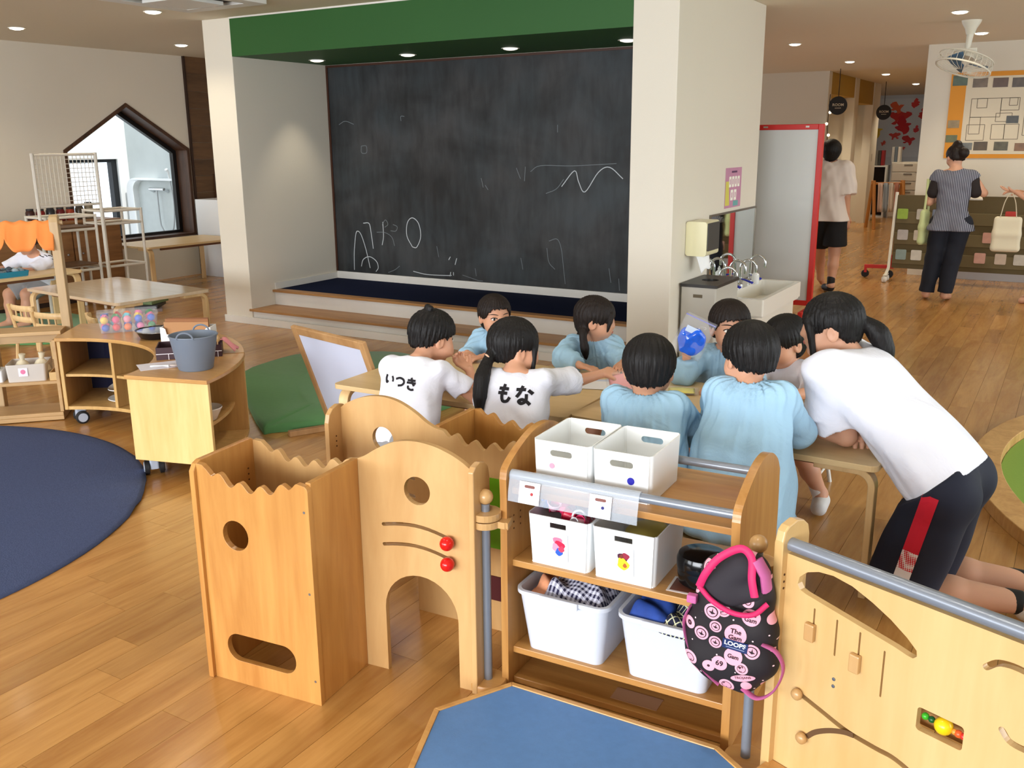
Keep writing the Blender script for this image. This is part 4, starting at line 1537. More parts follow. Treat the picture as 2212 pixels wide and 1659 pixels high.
def cabinet(label, a0, a1, dividers, zmid, open_outer):
    t = thing('curved_cabinet', label, 'cabinet', (CX, CY, 0), 0, 'curved rolling cabinets')
    zt = 0.515
    mk('top', MB().prism(sector(a0 - 0.012, a1 + 0.012, RI - 0.012, RO + 0.006), zt - 0.02, zt), cab_top, t, bevel=0.004)
    mk('bottom', MB().prism(sector(a0 + 0.02, a1 - 0.02), 0.09, 0.11), cab_w, t, bevel=0.003)
    mk('end_panel', radial_panel(a0, RI - 0.004, RO, 0.09, zt - 0.0205, side=1), cab_end, t, bevel=0.003)
    mk('end_panel', radial_panel(a1, RI - 0.004, RO, 0.09, zt - 0.0205, side=-1), cab_w, t, bevel=0.003)
    for a in dividers:
        mk('divider', radial_panel(a, RI, RO - 0.015, 0.1105, zt - 0.0205, side=1), cab_w, t, bevel=0.002)
    edges = [a0 + 0.03] + sorted(dividers) + [a1 - 0.03]
    for i in range(len(edges) - 1):
        e0, e1 = edges[i] + (0.0 if i == 0 else 0.028), edges[i + 1]
        mk('shelf_board', MB().prism(sector(e0 + 0.002, e1 - 0.002, RI + 0.01, RO - (0.06 if open_outer else 0.018), 10), zmid - 0.016, zmid), cab_w, t, bevel=0.002)
    if not open_outer:
        mk('back_panel', MB().prism(sector(a0 + 0.02, a1 - 0.02, RO - 0.012, RO - 0.002), 0.1105, zt - 0.0205), plain('cabinet_back_navy', (38, 40, 66), 0.25), t)
    else:
        mk('back_panel', MB().prism(sector(a0 + 0.03, a1 - 0.03, RI + 0.002, RI + 0.01), 0.1105, zt - 0.0205), cab_w, t)
    for a in (a0 + 0.09, a1 - 0.09):
        for r_ in (RI + 0.05, RO - 0.07):
            caster(t, r_ * math.cos(a), r_ * math.sin(a), a + 0.6)
    return t


cabinet('curved rolling cabinet with mug and plates behind the rug', R(46), R(127), [R(62), R(100)], 0.30, False)
cabinet('curved rolling cabinet end with the grey bucket on top', R(15.5), R(44), [], 0.27, True)

# things on and in the cabinets
china = plain('china_white', (238, 238, 236), 0.25)


def cab(a_deg, r_, z):
    return (CX + r_ * math.cos(R(a_deg)), CY + r_ * math.sin(R(a_deg)), z)


t = thing('mug', 'white mug on the cabinet shelf', 'mug', (-4.30, 3.37, 0.3002), 3.6)
m = MB().lathe([(0.0, 0.0), (0.033, 0.0), (0.038, 0.006), (0.042, 0.085), (0.0395, 0.085), (0.036, 0.01), (0.0, 0.008)], 26)
mk('cup', m, china, t, smooth=True)
m = MB().tube([(0.038 + 0.026 * math.sin(a), 0, 0.045 + 0.026 * math.cos(a)) for a in [PI * i / 10 for i in range(11)]], 0.006, 8)
mk('handle', m, china, t, smooth=True)


def dish(label, P, r_, h, rot=(0, 0, 0), name='plate'):
    m = MB().lathe([(0.0, 0.0), (r_ * 0.55, 0.0), (r_ * 0.62, 0.004), (r_, h), (r_ * 0.985, h + 0.004), (r_ * 0.6, 0.009), (0.0, 0.007)], 40)
    return tag(mk(name, m, china, smooth=True, loc=P, rot=rot), label, name, 'white dishes in the cabinet')


dish('flat white plate at the bottom of the stack', (-4.70, 3.40, 0.1102), 0.105, 0.018)
dish('small white bowl in the middle of the plate stack', (-4.685, 3.42, 0.132), 0.085, 0.035, name='bowl')
dish('wide white plate tilted on top of the stack', (-4.70, 3.415, 0.176), 0.108, 0.03, (R(10), R(-4), 0))
dish('white bowl with blue inside on the end cabinet shelf', (-3.53, 2.985, 0.2702), 0.075, 0.06, name='bowl')

t = thing('bucket', 'grey plastic bucket with two loop handles', 'bucket', (-3.60, 3.005, 0.5152), 0.5)
bk = plain('bucket_grey', (112, 122, 136), 0.5)
m = MB().lathe([(0.0, 0.0), (0.078, 0.0), (0.083, 0.006), (0.112, 0.165), (0.116, 0.166), (0.115, 0.17), (0.109, 0.17), (0.079, 0.008), (0.0, 0.006)], 44)
mk('bucket_shell', m, bk, t, smooth=True)
for s, tl in ((-1, 0.4), (1, 0.2)):
    m = MB().tube([(0.04 * math.cos(a), s * (0.108 + 0.0 * math.sin(a)), 0.163 + 0.033 * math.sin(a)) for a in [PI * i / 12 for i in range(13)]], 0.0045, 8)
    mk('handle', m, bk, t, smooth=True)

t = thing('display_box', 'dark brown gift box lid with small wooden spoons', 'box', (-3.865, 3.20, 0.5152), 0.80)
db = plain('box_dark_brown', (62, 38, 44), 0.5)
for x0, x1, y0, y1 in ((-0.16, 0.16, -0.085, -0.08), (-0.16, 0.16, 0.08, 0.085), (-0.16, -0.155, -0.08, 0.08), (0.155, 0.16, -0.08, 0.08)):
    mk('box_wall', MB().box(x0, x1, y0, y1, 0.0, 0.062), db, t)
mk('box_floor', MB().box(-0.155, 0.155, -0.08, 0.08, 0.0, 0.003), db, t)
wl = plain('box_line_white', (226, 220, 224), 0.6)
mk('white_line', MB().box(-0.16, 0.16, -0.0862, -0.0852, 0.028, 0.0315), wl, t)
for xx in (-0.10, -0.02, 0.06, 0.14):
    mk('white_line', MB().box(xx - 0.0015, xx + 0.0015, -0.0862, -0.0852, 0.0, 0.028), wl, t)
for i in range(3):
    m = MB()
    m.tube([(0, 0, 0), (0, 0.01, 0.06)], 0.004, 8)
    P = Matrix.Translation((-3.79 + 0.022 * i, 3.235 + 0.02 * i, 0.5205))
    o = thing('wooden_spoon', ['small wooden spoon in the brown box, leftmost', 'small wooden spoon in the brown box, middle one', 'small wooden spoon in the brown box, beside the pink cloth'][i], 'spoon', tuple(P.translation), 0.5, 'wooden spoons')
    mk('spoon_handle', m, birch_lt, o, smooth=True)
    m = MB().sphere((0, 0.014, 0.075), 0.018, 14, sc=(0.75, 0.35, 1))
    mk('spoon_bowl', m, birch_lt, o, smooth='all')
m = MB()
vs, fs = [], []
for i in range(9):
    for j in range(7):
        a, b = i / 8, j / 6
        vs.append((0.08 * a, 0.07 * b - 0.035, (0.01 if a < 0.25 else 0.01 - (a - 0.25) * 0.07) + 0.006 * math.sin(9 * b + 4 * a)))
for i in range(8):
    for j in range(6):
        fs.append((i * 7 + j, i * 7 + 7 + j, i * 7 + 8 + j, i * 7 + j + 1))
m.add(vs, fs)
o = mk('pink_cloth', m, plain('cloth_pink', (228, 150, 156), 0.85), smooth='all', loc=(-3.775, 3.33, 0.575), rot=(0, 0, 0.5))
o.modifiers.new('thickness', 'SOLIDIFY').thickness = 0.004
tag(o, 'pink cloth hanging over the corner of the brown box', 'cloth')

t = thing('file_holder', 'white stand holding brown folders on the cabinet', 'file holder', (-4.16, 3.445, 0.5152), 0.52)
pl = plain('holder_white', (240, 240, 240), 0.35)
prof = [(-0.14, 0), (0.14, 0), (0.14, 0.085), (0.125, 0.085), (0.11, 0.075), (0.105, 0.045), (-0.105, 0.045), (-0.11, 0.075), (-0.125, 0.085), (-0.14, 0.085)]
mk('holder_front', MB().prism(prof, -0.05, -0.044, UP), pl, t, bevel=0.002)
mk('holder_back', MB().box(-0.14, 0.14, 0.044, 0.05, 0, 0.085), pl, t)
mk('holder_end', MB().box(-0.14, -0.134, -0.044, 0.044, 0, 0.085), pl, t)
mk('holder_end', MB().box(0.134, 0.14, -0.044, 0.044, 0, 0.085), pl, t)
mk('holder_base', MB().box(-0.134, 0.134, -0.044, 0.044, 0, 0.005), pl, t)
for i, (yy, zz) in enumerate([(-0.03, 0.105), (-0.015, 0.12), (0.002, 0.124), (0.02, 0.112)]):
    T = Matrix.Translation((-4.16, 3.445, 0.5205)) @ Matrix.Rotation(0.52, 4, 'Z') @ Matrix.Translation((0, yy, 0)) @ Matrix.Rotation(R(-4 + 2 * i), 4, 'X')
    o = mk('folder', MB().box(-0.125 + 0.004 * i, 0.122 - 0.003 * i, -0.003, 0.003, 0.0, zz), plain('folder_brown_%d' % i, [(176, 128, 84), (150, 98, 58), (132, 82, 46), (160, 110, 66)][i], 0.7))
    o.matrix_world = T
    tag(o, ['pale brown folder at the front of the white stand', 'brown folder second in the white stand', 'dark brown folder third in the white stand', 'brown folder at the back of the white stand'][i], 'folder', 'brown folders')

m = MB().lathe([(0.0, 0.0), (0.088, 0.0), (0.096, 0.004), (0.118, 0.042), (0.122, 0.043), (0.121, 0.047), (0.113, 0.045), (0.09, 0.008), (0.0, 0.006)], 44)
pan = thing('frying_pan', 'black toy frying pan on the curved cabinet', 'pan', (-4.40, 3.43, 0.5152))
mk('pan_shell', m, plain('pan_black', (20, 20, 22), 0.25), pan, smooth=True)
m = MB().lathe([(0.1225, 0.0425), (0.1235, 0.0445), (0.1225, 0.0465), (0.121, 0.0445), (0.1225, 0.0425)], 44)
mk('pan_rim', m, chrome, pan, smooth=True)

# clear box of coloured toy food
t = thing('clear_toy_box', 'clear plastic box of coloured toys on the cabinet', 'box', (-4.755, 3.505, 0.5152), 0.95)
cp = plain('clear_plastic', (240, 244, 250), 0.06, alpha=0.12, spec=0.9)
mk('box_shell', open_box(0.33, 0.21, 0.095, 0.02, 0.08, 0.003), cp, t, smooth=35)
mk('box_lid', MB().prism(rrect(-0.168, 0.168, -0.108, 0.108, 0.02), 0.0955, 0.108), cp, t, bevel=0.004)
tcol = [(40, 90, 200), (226, 60, 60), (240, 120, 40), (236, 120, 170), (40, 140, 70), (70, 190, 210), (236, 200, 60), (222, 60, 120), (240, 150, 170), (60, 110, 220)]
tr = random.Random(11)
kk = 0
Mc = Matrix.Translation((-4.755, 3.505, 0.5152)) @ Matrix.Rotation(0.95, 4, 'Z')
names = ['blue', 'red', 'orange', 'pink', 'green', 'turquoise', 'yellow', 'magenta', 'light pink', 'bright blue']
for lay in range(2):
    for i in range(5):
        for j in range(3):
            c = tcol[(kk * 7 + lay) % 10]
            nm = names[(kk * 7 + lay) % 10]
            P = Mc @ Vector((-0.125 + 0.062 * i + tr.uniform(-.005, .005), -0.062 + 0.062 * j + tr.uniform(-.004, .004), 0.026 + 0.045 * lay))
            m = MB()
            if kk % 3 == 0:
                m.sphere((0, 0, 0), 0.022, 12)
            elif kk % 3 == 1:
                m.lathe([(0.0, -0.02), (0.02, -0.02), (0.024, 0.0), (0.02, 0.02), (0.0, 0.02)], 6)
            else:
                m.lathe([(0.0, -0.02), (0.014, -0.019), (0.022, 0.012), (0.024, 0.013), (0.022, 0.02), (0.0, 0.018)], 14)
            o = mk('toy_piece', m, plain('toyp_%d_%d_%d' % c, c, 0.35), smooth=True, loc=P, rot=(tr.uniform(-1, 1), tr.uniform(-1, 1), 0))
            tag(o, '%s plastic toy piece inside the clear box' % nm, 'toy', 'toys in the clear box')
            kk += 1
# paper sheet on the end cabinet
m = MB().box(-0.11, 0.11, -0.075, 0.075, 0, 0.001)
tag(mk('paper_sheet', m, plain('paper_lilac', (226, 222, 232), 0.4), loc=(-3.80, 2.965, 0.5152), rot=(0, 0, 1.05)), 'pale laminated sheet taped beside the grey bucket', 'paper')
m = MB().tube([(-0.07, -0.01, 0), (-0.01, 0, 0.002), (0.02, 0.005, 0.001)], [0.004, 0.003, 0.006], 8)
o = thing('white_spoon', 'white plastic spoon lying on the laminated sheet', 'spoon', (-3.755, 2.945, 0.5205), 0.4)
mk('spoon_handle', m, china, o, smooth=True)
m = MB().sphere((0.045, 0.008, 0.004), 0.02, 12, sc=(1.2, 0.8, 0.35))
mk('spoon_bowl', m, plain('spoon_clear', (190, 176, 170), 0.3), o, smooth='all')

# ---- round rug
m = MB()
rr_ = random.Random(2)
RX, RY, RR = -4.60, 1.58, 1.46
N = 96
vs, fs = [], []
for k in range(N):
    a = 2 * PI * k / N
    for q, (f_, z_) in enumerate([(0.0, 0.012), (0.6, 0.012), (0.93, 0.012), (0.985, 0.0115), (1.0, 0.007), (1.0, 0.0008)]):
        r_ = RR * f_
        wv = 0.012 * math.exp(-((a - 0.85) / 0.28) ** 2) * (1 + math.sin(a * 60)) * (f_ ** 8)
        vs.append((RX + r_ * math.cos(a) * 1.0, RY + r_ * math.sin(a), z_ + wv))
for k in range(N):
    k2 = (k + 1) % N
    for q in range(5):
        fs.append((k * 6 + q, k * 6 + q + 1, k2 * 6 + q + 1, k2 * 6 + q))
m.add(vs, fs)
rug = mk('round_rug', m, plain('rug_bluegrey', (72, 82, 114), 0.98, bump=0.9, bscale=160, var=0.22, vscale=70, spec=0.1), smooth='all')
tag(rug, 'large round blue-grey felt rug on the floor at the left', 'rug')

# ---- green floor mat behind the easel and the second at the far left
gm = plain('mat_green', (86, 138, 82), 0.9, bump=0.4, bscale=40, var=0.06, vscale=10, sheen=0.2)


def mat_blob(label, pts, h):
    P = spline([(a, b, 0) for a, b in pts + [pts[0], pts[1]]], 6)
    P = [(q[0], q[1]) for q in P[: len(pts) * 6]]
    cx_, cy_ = sum(p[0] for p in P) / len(P), sum(p[1] for p in P) / len(P)
    n = len(P)
    vs, fs = [], []
    for i, (x, y) in enumerate(P):
        for f_, z_ in ((1.0, 0.001), (1.0, h * 0.7), (0.97, h), (0.5, h * 1.05)):
            vs.append((cx_ + (x - cx_) * f_, cy_ + (y - cy_) * f_, z_ + (0.006 * math.sin(i * 1.1) if z_ > 0.005 else 0)))
    for i in range(n):
        j = (i + 1) % n
        for q in range(3):
            fs.append((i * 4 + q, j * 4 + q, j * 4 + q + 1, i * 4 + q + 1))
    fs.append(tuple(i * 4 + 3 for i in range(n)))
    m = MB().add(vs, fs)
    return tag(mk('floor_mat', m, gm, smooth='all'), label, 'mat', 'green floor mats')


mat_blob('soft green floor mat behind the little whiteboard', [(-4.75, 4.30), (-3.85, 3.62), (-3.70, 3.63), (-3.3, 4.1), (-3.15, 4.5), (-3.3, 5.0), (-4.25, 5.45), (-4.9, 5.0)], 0.05)
mat_blob('green floor mat below the boy\'s table at the far left', [(-8.6, 4.35), (-7.55, 4.25), (-7.0, 4.6), (-7.1, 5.2), (-8.2, 5.4), (-8.8, 5.0)], 0.02)

# ---- little easel whiteboard
t = thing('easel_whiteboard', 'small tilted whiteboard with wooden frame between rug and table', 'whiteboard', (0, 0, 0))
ea = wood('easel_wood', (164, 122, 76), (190, 148, 100), 'z', 8, 8, 0.5)
# corners measured on the leaning plane
A0, A1 = Vector((-3.49, 3.81, 0.03)), Vector((-3.53, 3.61, 0.63))
exx = Vector((0.97, -0.246, 0)).normalized()
ezz = (A1 - A0)
ezz = (ezz - exx * ezz.dot(exx)).normalized()
eyy = ezz.cross(exx)
EW, EH = 0.65, 0.635
ME = Matrix(((exx.x, eyy.x, ezz.x, A0.x), (exx.y, eyy.y, ezz.y, A0.y), (exx.z, eyy.z, ezz.z, A0.z), (0, 0, 0, 1)))
fw = 0.045
mk('board', MB().box(fw, EW - fw, -0.004, 0.004, fw, EH - fw, ME), plain('whiteboard_small', (206, 212, 232), 0.3), t)
for nm, b in (('frame_side', (0, fw, 0, EH)), ('frame_side', (EW - fw, EW, 0, EH)), ('frame_rail', (fw, EW - fw, 0, fw)), ('frame_rail', (fw, EW - fw, EH - fw, EH))):
    mk(nm, MB().box(b[0], b[1], -0.012, 0.012, b[2], b[3], ME), ea, t, bevel=0.004)
for k_ in (0.0, EW):
    P_ = A0 + exx * k_
    mk('foot', MB().box(-0.02, 0.02, -0.24, 0.22, 0.0, 0.03, Matrix.Translation((P_.x, P_.y, 0.0)) @ Matrix.Rotation(-0.5, 4, 'Z')), ea, t, bevel=0.003)

# ---- play shop with orange awning
SA = 0.80
t = thing('play_shop', 'wooden play shop stand with scalloped orange awning', 'toy furniture', (-5.00, 3.18, 0), SA)
sp = wood('shop_wood', (178, 140, 92), (200, 164, 114), 'x', 6, 10, 0.45)
spv = wood('shop_post_wood', (176, 146, 104), (196, 166, 122), 'z', 6, 10, 0.45)
mk('base_board', MB().box(-0.45, 0.0, 0.0, 0.32, 0.004, 0.028), sp, t, bevel=0.003)
mk('base_front', MB().box(-0.45, 0.0, 0.0, 0.02, 0.0282, 0.05), sp, t, bevel=0.003)
mk('shelf_board', MB().box(-0.45, 0.0, 0.10, 0.32, 0.20, 0.218), sp, t, bevel=0.003)
mk('counter_board', MB().box(-0.45, 0.0, 0.20, 0.40, 0.478, 0.50), sp, t, bevel=0.003)
mk('counter_back', MB().box(-0.45, 0.0, 0.385, 0.40, 0.40, 0.4778), sp, t, bevel=0.003)
for x0 in (-0.02, -0.45):
    mk('post', MB().prism([(0.36, 0.0), (0.44, 0.0), (0.44, 1.13), (0.43, 1.16), (0.40, 1.175), (0.37, 1.16), (0.36, 1.13)], x0, x0 + 0.05, ONX), spv, t, bevel=0.004)
mk('shop_end', MB().box(-0.02, 0.0, 0.02, 0.358, 0.02, 0.478), sp, t, bevel=0.003)
mk('awning_rail', MB().tube([(-0.44, 0.40, 1.125), (0.05, 0.40, 1.125)], 0.014, 10), spv, t, smooth=True)
om = plain('awning_orange', (240, 140, 66), 0.7, trans=0.0)
m = MB()
vs, fs = [], []
nx, nz = 60, 8
for i in range(nx + 1):
    u = i / nx
    x = -0.44 + 0.44 * u
    sc = abs(math.sin(u * PI * 2.5))
    drop = 0.10 + 0.08 * sc ** 0.6
    for j in range(nz + 1):
        w_ = j / nz
        vs.append((x, 0.40 - 0.014 - 0.06 * w_ - 0.016 * math.sin(u * 16) * w_, 1.14 - drop * w_ + 0.006 * math.sin(u * 34)))
for i in range(nx):
    for j in range(nz):
        q = i * (nz + 1) + j
        fs.append((q, q + nz + 1, q + nz + 2, q + 1))
m.add(vs, fs)
o = mk('awning', m, om, t, smooth='all')
o.modifiers.new('thickness', 'SOLIDIFY').thickness = 0.003
MS = Matrix.Translation((-5.00, 3.18, 0)) @ Matrix.Rotation(SA, 4, 'Z')


def shop(x, y, z):
    return tuple(MS @ Vector((x, y, z)))


# things in the shop
t = thing('frosted_bag', 'frosted plastic tray of gauze bags with a pink tag in the play shop', 'tray', shop(-0.20, 0.215, 0.2182), SA)
mk('tray_shell', open_box(0.22, 0.19, 0.105, 0.015, 0.06, 0.003), plain('frosted_tray', (222, 214, 206), 0.45, alpha=0.75), t, smooth=35)
mk('tag', MB().box(-0.04, 0.01, -0.0975, -0.0962, 0.035, 0.085), plain('tag_white', (236, 228, 240), 0.5), t)
mk('tag_print', MB().prism(circle(-0.015, 0.062, 0.014, 16), 0, 0.0006, Matrix.Translation((0, -0.0976, 0)) @ FRONT), plain('tag_pink', (222, 120, 160), 0.5), t)
for i in range(2):
    m = MB().lathe([(0.0, 0.0), (0.045, 0.005), (0.055, 0.05), (0.03, 0.10), (0.012, 0.115), (0.02, 0.15), (0.004, 0.155)], 18)
    tag(mk('gauze_bag', m, plain('gauze_cream', (226, 214, 186), 0.9, alpha=0.85), smooth=True, loc=shop(-0.24 + 0.1 * i, 0.215, 0.223), rot=(0, 0.12, i)), ['cream gauze bag in the frosted tray, nearer the edge of the photo', 'cream gauze bag in the frosted tray, nearer the cabinet'][i], 'bag', 'gauze bags')
t = thing('wooden_tray', 'pale wooden toy tray in the play shop beside the cabinet', 'tray', shop(-0.045, 0.2, 0.2182), SA)
for b in ((-0.03, 0.02, -0.09, -0.08), (-0.03, 0.02, 0.08, 0.09), (-0.03, -0.022, -0.08, 0.08)):
    mk('tray_wall', MB().box(b[0], b[1], b[2], b[3], 0.0, 0.05), maple, t, bevel=0.002)
mk('tray_floor', MB().box(-0.022, 0.02, -0.08, 0.08, 0, 0.006), maple, t)
o = mk('price_box', MB().prism(rrect(-0.05, 0.05, -0.06, 0.06, 0.008), 0, 0.07), plain('box_pale', (226, 226, 228), 0.5), loc=shop(-0.385, 0.205, 0.2182), rot=(0, 0, SA), bevel=0.003)
tag(o, 'small white box in the play shop at the photo edge', 'box')
m = MB().lathe([(0.0, 0.0), (0.02, 0.0), (0.023, 0.012), (0.012, 0.022), (0.02, 0.034), (0.0, 0.046)], 12)
tag(mk('toy_vegetable', m, plain('toy_green', (40, 120, 70), 0.5), smooth=True, loc=shop(-0.375, 0.2, 0.2885)), 'green toy on the small white box in the play shop', 'toy')

# blue tray of stones on the boy's table
t = thing('blue_tray', 'turquoise tray full of glass pebbles on the left table', 'tray', (-7.60, 4.40, 0.53), 1.45)
bt = plain('tray_turquoise', (38, 130, 158), 0.35)
mk('tray_shell', open_box(0.42, 0.30, 0.045, 0.015, 0.04, 0.004), bt, t, smooth=35)
pr2 = random.Random(9)
Mt = Matrix.Translation((-7.60, 4.40, 0.53)) @ Matrix.Rotation(1.45, 4, 'Z')
for i in range(7):
    for j in range(5):
        P = Mt @ Vector((-0.165 + 0.055 * i + pr2.uniform(-.008, .008), -0.105 + 0.052 * j + pr2.uniform(-.008, .008), 0.03 + pr2.uniform(0, .022)))
        s = pr2.uniform(0.022, 0.032)
        m = MB().sphere((0, 0, 0), s, 10, sc=(1.1, 0.85, 0.6))
        tag(mk('glass_pebble', m, plain(['pebble_grey', 'pebble_dark', 'pebble_pale'][(i + j) % 3], [(120, 140, 152), (70, 84, 98), (160, 180, 190)][(i + j) % 3], 0.2), smooth='all', loc=P, rot=(pr2.uniform(-.5, .5), pr2.uniform(-.5, .5), pr2.random() * 3)),
            ['bluish grey', 'dark slate', 'pale blue'][(i + j) % 3] + ' pebble in the turquoise tray', 'pebble', 'pebbles in the turquoise tray')

# ---- steel frames, mesh panel and shelf board by the left wall
steel_w = plain('frame_cream', (222, 216, 204), 0.4)


def frame_part(t, nm, a, b, r_=0.016):
    return mk(nm, MB().tube([a, b], r_, 8), steel_w, t, smooth=True)


t = thing('mesh_screen', 'white wire mesh display screen by the house window', 'screen', (-8.19, 5.23, 0), 1.50)
frame_part(t, 'upright', (0, 0, 0.0), (0, 0, 1.51))
frame_part(t, 'upright', (0.62, 0, 0.0), (0.62, 0, 1.51))
frame_part(t, 'top_bar', (0.0165, 0, 1.495), (0.6035, 0, 1.495), 0.012)
frame_part(t, 'lower_bar', (0.0165, 0, 1.03), (0.6035, 0, 1.03), 0.012)
for i in range(1, 16):
    mk('wire', MB().tube([(0.62 * i / 16, 0, 1.0425), (0.62 * i / 16, 0, 1.4825)], 0.0035, 6), steel_w, t)
for i in range(1, 11):
    mk('wire', MB().tube([(0.0165, 0.008, 1.03 + 0.465 * i / 11), (0.6035, 0.008, 1.03 + 0.465 * i / 11)], 0.0035, 6), steel_w, t)
for lb, x, y, rz, wd, ht in (('cream steel trolley frame left of the window bench', -8.25, 5.32, 1.50, 0.50, 0.93), ('cream steel trolley frame in front of the window bench', -8.23, 5.92, 1.50, 0.42, 0.96)):
    t = thing('trolley_frame', lb, 'frame', (x, y, 0), rz, 'cream trolley frames')
    for xx in (0, wd):
        for yy in (0, 0.34):
            frame_part(t, 'upright', (xx, yy, 0.0), (xx, yy, ht), 0.014)
    for zz in (ht - 0.014, ht - 0.14, 0.40):
        for yy in (0, 0.34):
            frame_part(t, 'cross_bar', (0.014, yy, zz), (wd - 0.014, yy, zz), 0.013)
        for xx in (0, wd):
            frame_part(t, 'cross_bar', (xx, 0.014, zz), (xx, 0.326, zz), 0.011)
    if ht < 0.95:
        mk('shelf_board', MB().box(0.015, wd - 0.015, 0.015, 0.325, 0.80, 0.818), walnut, t)
        mk('shelf_board', MB().box(0.015, wd - 0.015, 0.015, 0.325, 0.44, 0.458), walnut, t)
tb = thing('low_cupboard', 'brown wooden cupboard behind the cream trolley frames', 'cupboard', (-9.05, 5.3, 0), 0)
wb = wood('cupboard_brown', (116, 78, 44), (150, 106, 64), 'y', 8, 10, 0.5)
mk('cupboard_body', MB().box(-0.28, 0.28, -1.1, 1.2, 0.05, 0.80), wb, tb, bevel=0.004)
mk('cupboard_top', MB().box(-0.30, 0.30, -1.12, 1.22, 0.801, 0.825), wb, tb, bevel=0.004)
for i in range(4):
    d = mk('cupboard_door', MB().box(0.281, 0.298, -1.08 + 0.57 * i, -0.53 + 0.57 * i, 0.08, 0.78), wb, tb, bevel=0.004)
    mk('knob', MB().sphere((0.308, -0.6 + 0.57 * i if i % 2 == 0 else -1.0 + 0.57 * i, 0.5), 0.012, 10), screw_m, d, smooth='all')
mk('plinth', MB().box(-0.26, 0.26, -1.08, 1.18, 0.0, 0.05), dark_gap, tb)
jr = random.Random(4)
for i in range(7):
    c = [(60, 30, 26), (120, 30, 30), (40, 40, 44), (96, 24, 26), (150, 60, 40), (70, 60, 50), (120, 110, 90)][i]
    t = thing('jar', '%s jar on the brown cupboard' % ['dark brown', 'deep red', 'black', 'maroon', 'rust', 'olive brown', 'grey beige'][i], 'jar', (-9.0, 5.65 + 0.11 * i, 0.8252), 0, 'jars on the brown cupboard')
    h = 0.11 + 0.05 * jr.random()
    mk('jar_body', MB().lathe([(0.0, 0.0), (0.04, 0.0), (0.044, 0.006), (0.044, h - 0.02), (0.034, h), (0.0, h)], 16), plain('jar_%d' % i, c, 0.25), t, smooth=True)
    mk('jar_lid', MB().lathe([(0.0, h + 0.0005), (0.036, h + 0.0005), (0.036, h + 0.018), (0.0, h + 0.018)], 16), plain('jar_lid', (40, 34, 32), 0.5), t)
# books on the floor frame and white locker
for i, (c, lb) in enumerate([((214, 222, 224), 'white picture book leaning on the pile under the shiny table edge'), ((110, 130, 90), 'green book in the pile behind the shiny table'), ((40, 40, 44), 'black book in the pile behind the shiny table'), ((120, 104, 100), 'grey brown book at the bottom of the pile behind the shiny table')]):
    o = mk('book', MB().box(-0.11, 0.11, -0.14, 0.14, 0, 0.03), plain('book_%d' % i, c, 0.5), loc=(-7.78 + 0.02 * i, 6.02 - 0.02 * i, 0.405 - 0.034 * i if i == 0 else 0.0 + 0.034 * (3 - i)), rot=(0, 0, 0.3 * i), bevel=0.002)
    if i == 0:
        o.location.z = 0.104
    tag(o, lb, 'book', 'books piled behind the shiny table')
t = thing('white_locker', 'white locker behind the left stage pillar', 'cabinet', (-8.72, 8.16, 0), 0)
mk('locker_body', MB().box(-0.55, 0.35, -0.20, 0.25, 0.0, 0.93), plain('locker_white', (230, 230, 230), 0.45), t, bevel=0.004)
mk('locker_door', MB().box(-0.12, 0.33, -0.222, -0.203, 0.03, 0.9), plain('locker_white', (230, 230, 230), 0.45), t, bevel=0.003)
mk('handle', MB().box(0.27, 0.29, -0.24, -0.223, 0.42, 0.52), chrome, t, bevel=0.003)
t = thing('picture_frame', 'small dark frame with amber board above the white locker', 'frame', (XL + 0.02, 8.62, 1.02), 0)
mk('frame_border', MB().prism([(-0.24, -0.2), (0.24, -0.2), (0.24, 0.2), (-0.24, 0.2)], 0.0, 0.02, SIDE, holes=[[(-0.2, -0.16), (0.2, -0.16), (0.2, 0.16), (-0.2, 0.16)]]), frame_brown, t)
mk('frame_panel', MB().prism([(-0.2, -0.16), (0.2, -0.16), (0.2, 0.16), (-0.2, 0.16)], 0.0, 0.008, SIDE), plain('amber_panel', (150, 100, 40), 0.6), t)
# ================================================================== SINK CORNER, RIGHT SIDE, FAR BACKGROUND
XS = -2.296
t = thing('paper_towel_dispenser', 'cream paper towel dispenser with dark front on the pillar', 'dispenser', (XS + 0.002, 6.17, 0.80), 0)
cream = plain('dispenser_cream', (226, 220, 180), 0.25)
m = MB().prism(rrect(0.0, 0.15, 0.0, 0.235, 0.02), 0.0, 0.26, Matrix(((1, 0, 0, 0), (0, 0, 1, 0), (0, 1, 0, 0), (0, 0, 0, 1))))
mk('dispenser_case', m, cream, t, bevel=0.008, seg=3)
m = MB().prism(rrect(0.012, 0.248, 0.035, 0.225, 0.012), 0.1505, 0.156, SIDE)
mk('dispenser_front', m, plain('dispenser_dark', (62, 62, 60), 0.4), t, bevel=0.003)
m = MB()
vs, fs = [], []
for i in range(7):
    for j in range(7):
        a, b = i / 6, j / 6
        vs.append((0.045 + 0.06 * b * (1 - 0.35 * a) + 0.05 * a, 0.08 + 0.10 * b * (1 - 0.2 * a), -0.002 - 0.115 * a + 0.03 * a * b + 0.01 * math.sin(7 * b + 5 * a)))
for i in range(6):
    for j in range(6):
        fs.append((i * 7 + j, i * 7 + 7 + j, i * 7 + 8 + j, i * 7 + j + 1))
m.add(vs, fs)
o = mk('paper_towel', m, plain('tissue_white', (244, 244, 244), 0.9), t, smooth='all')
o.modifiers.new('thickness', 'SOLIDIFY').thickness = 0.002

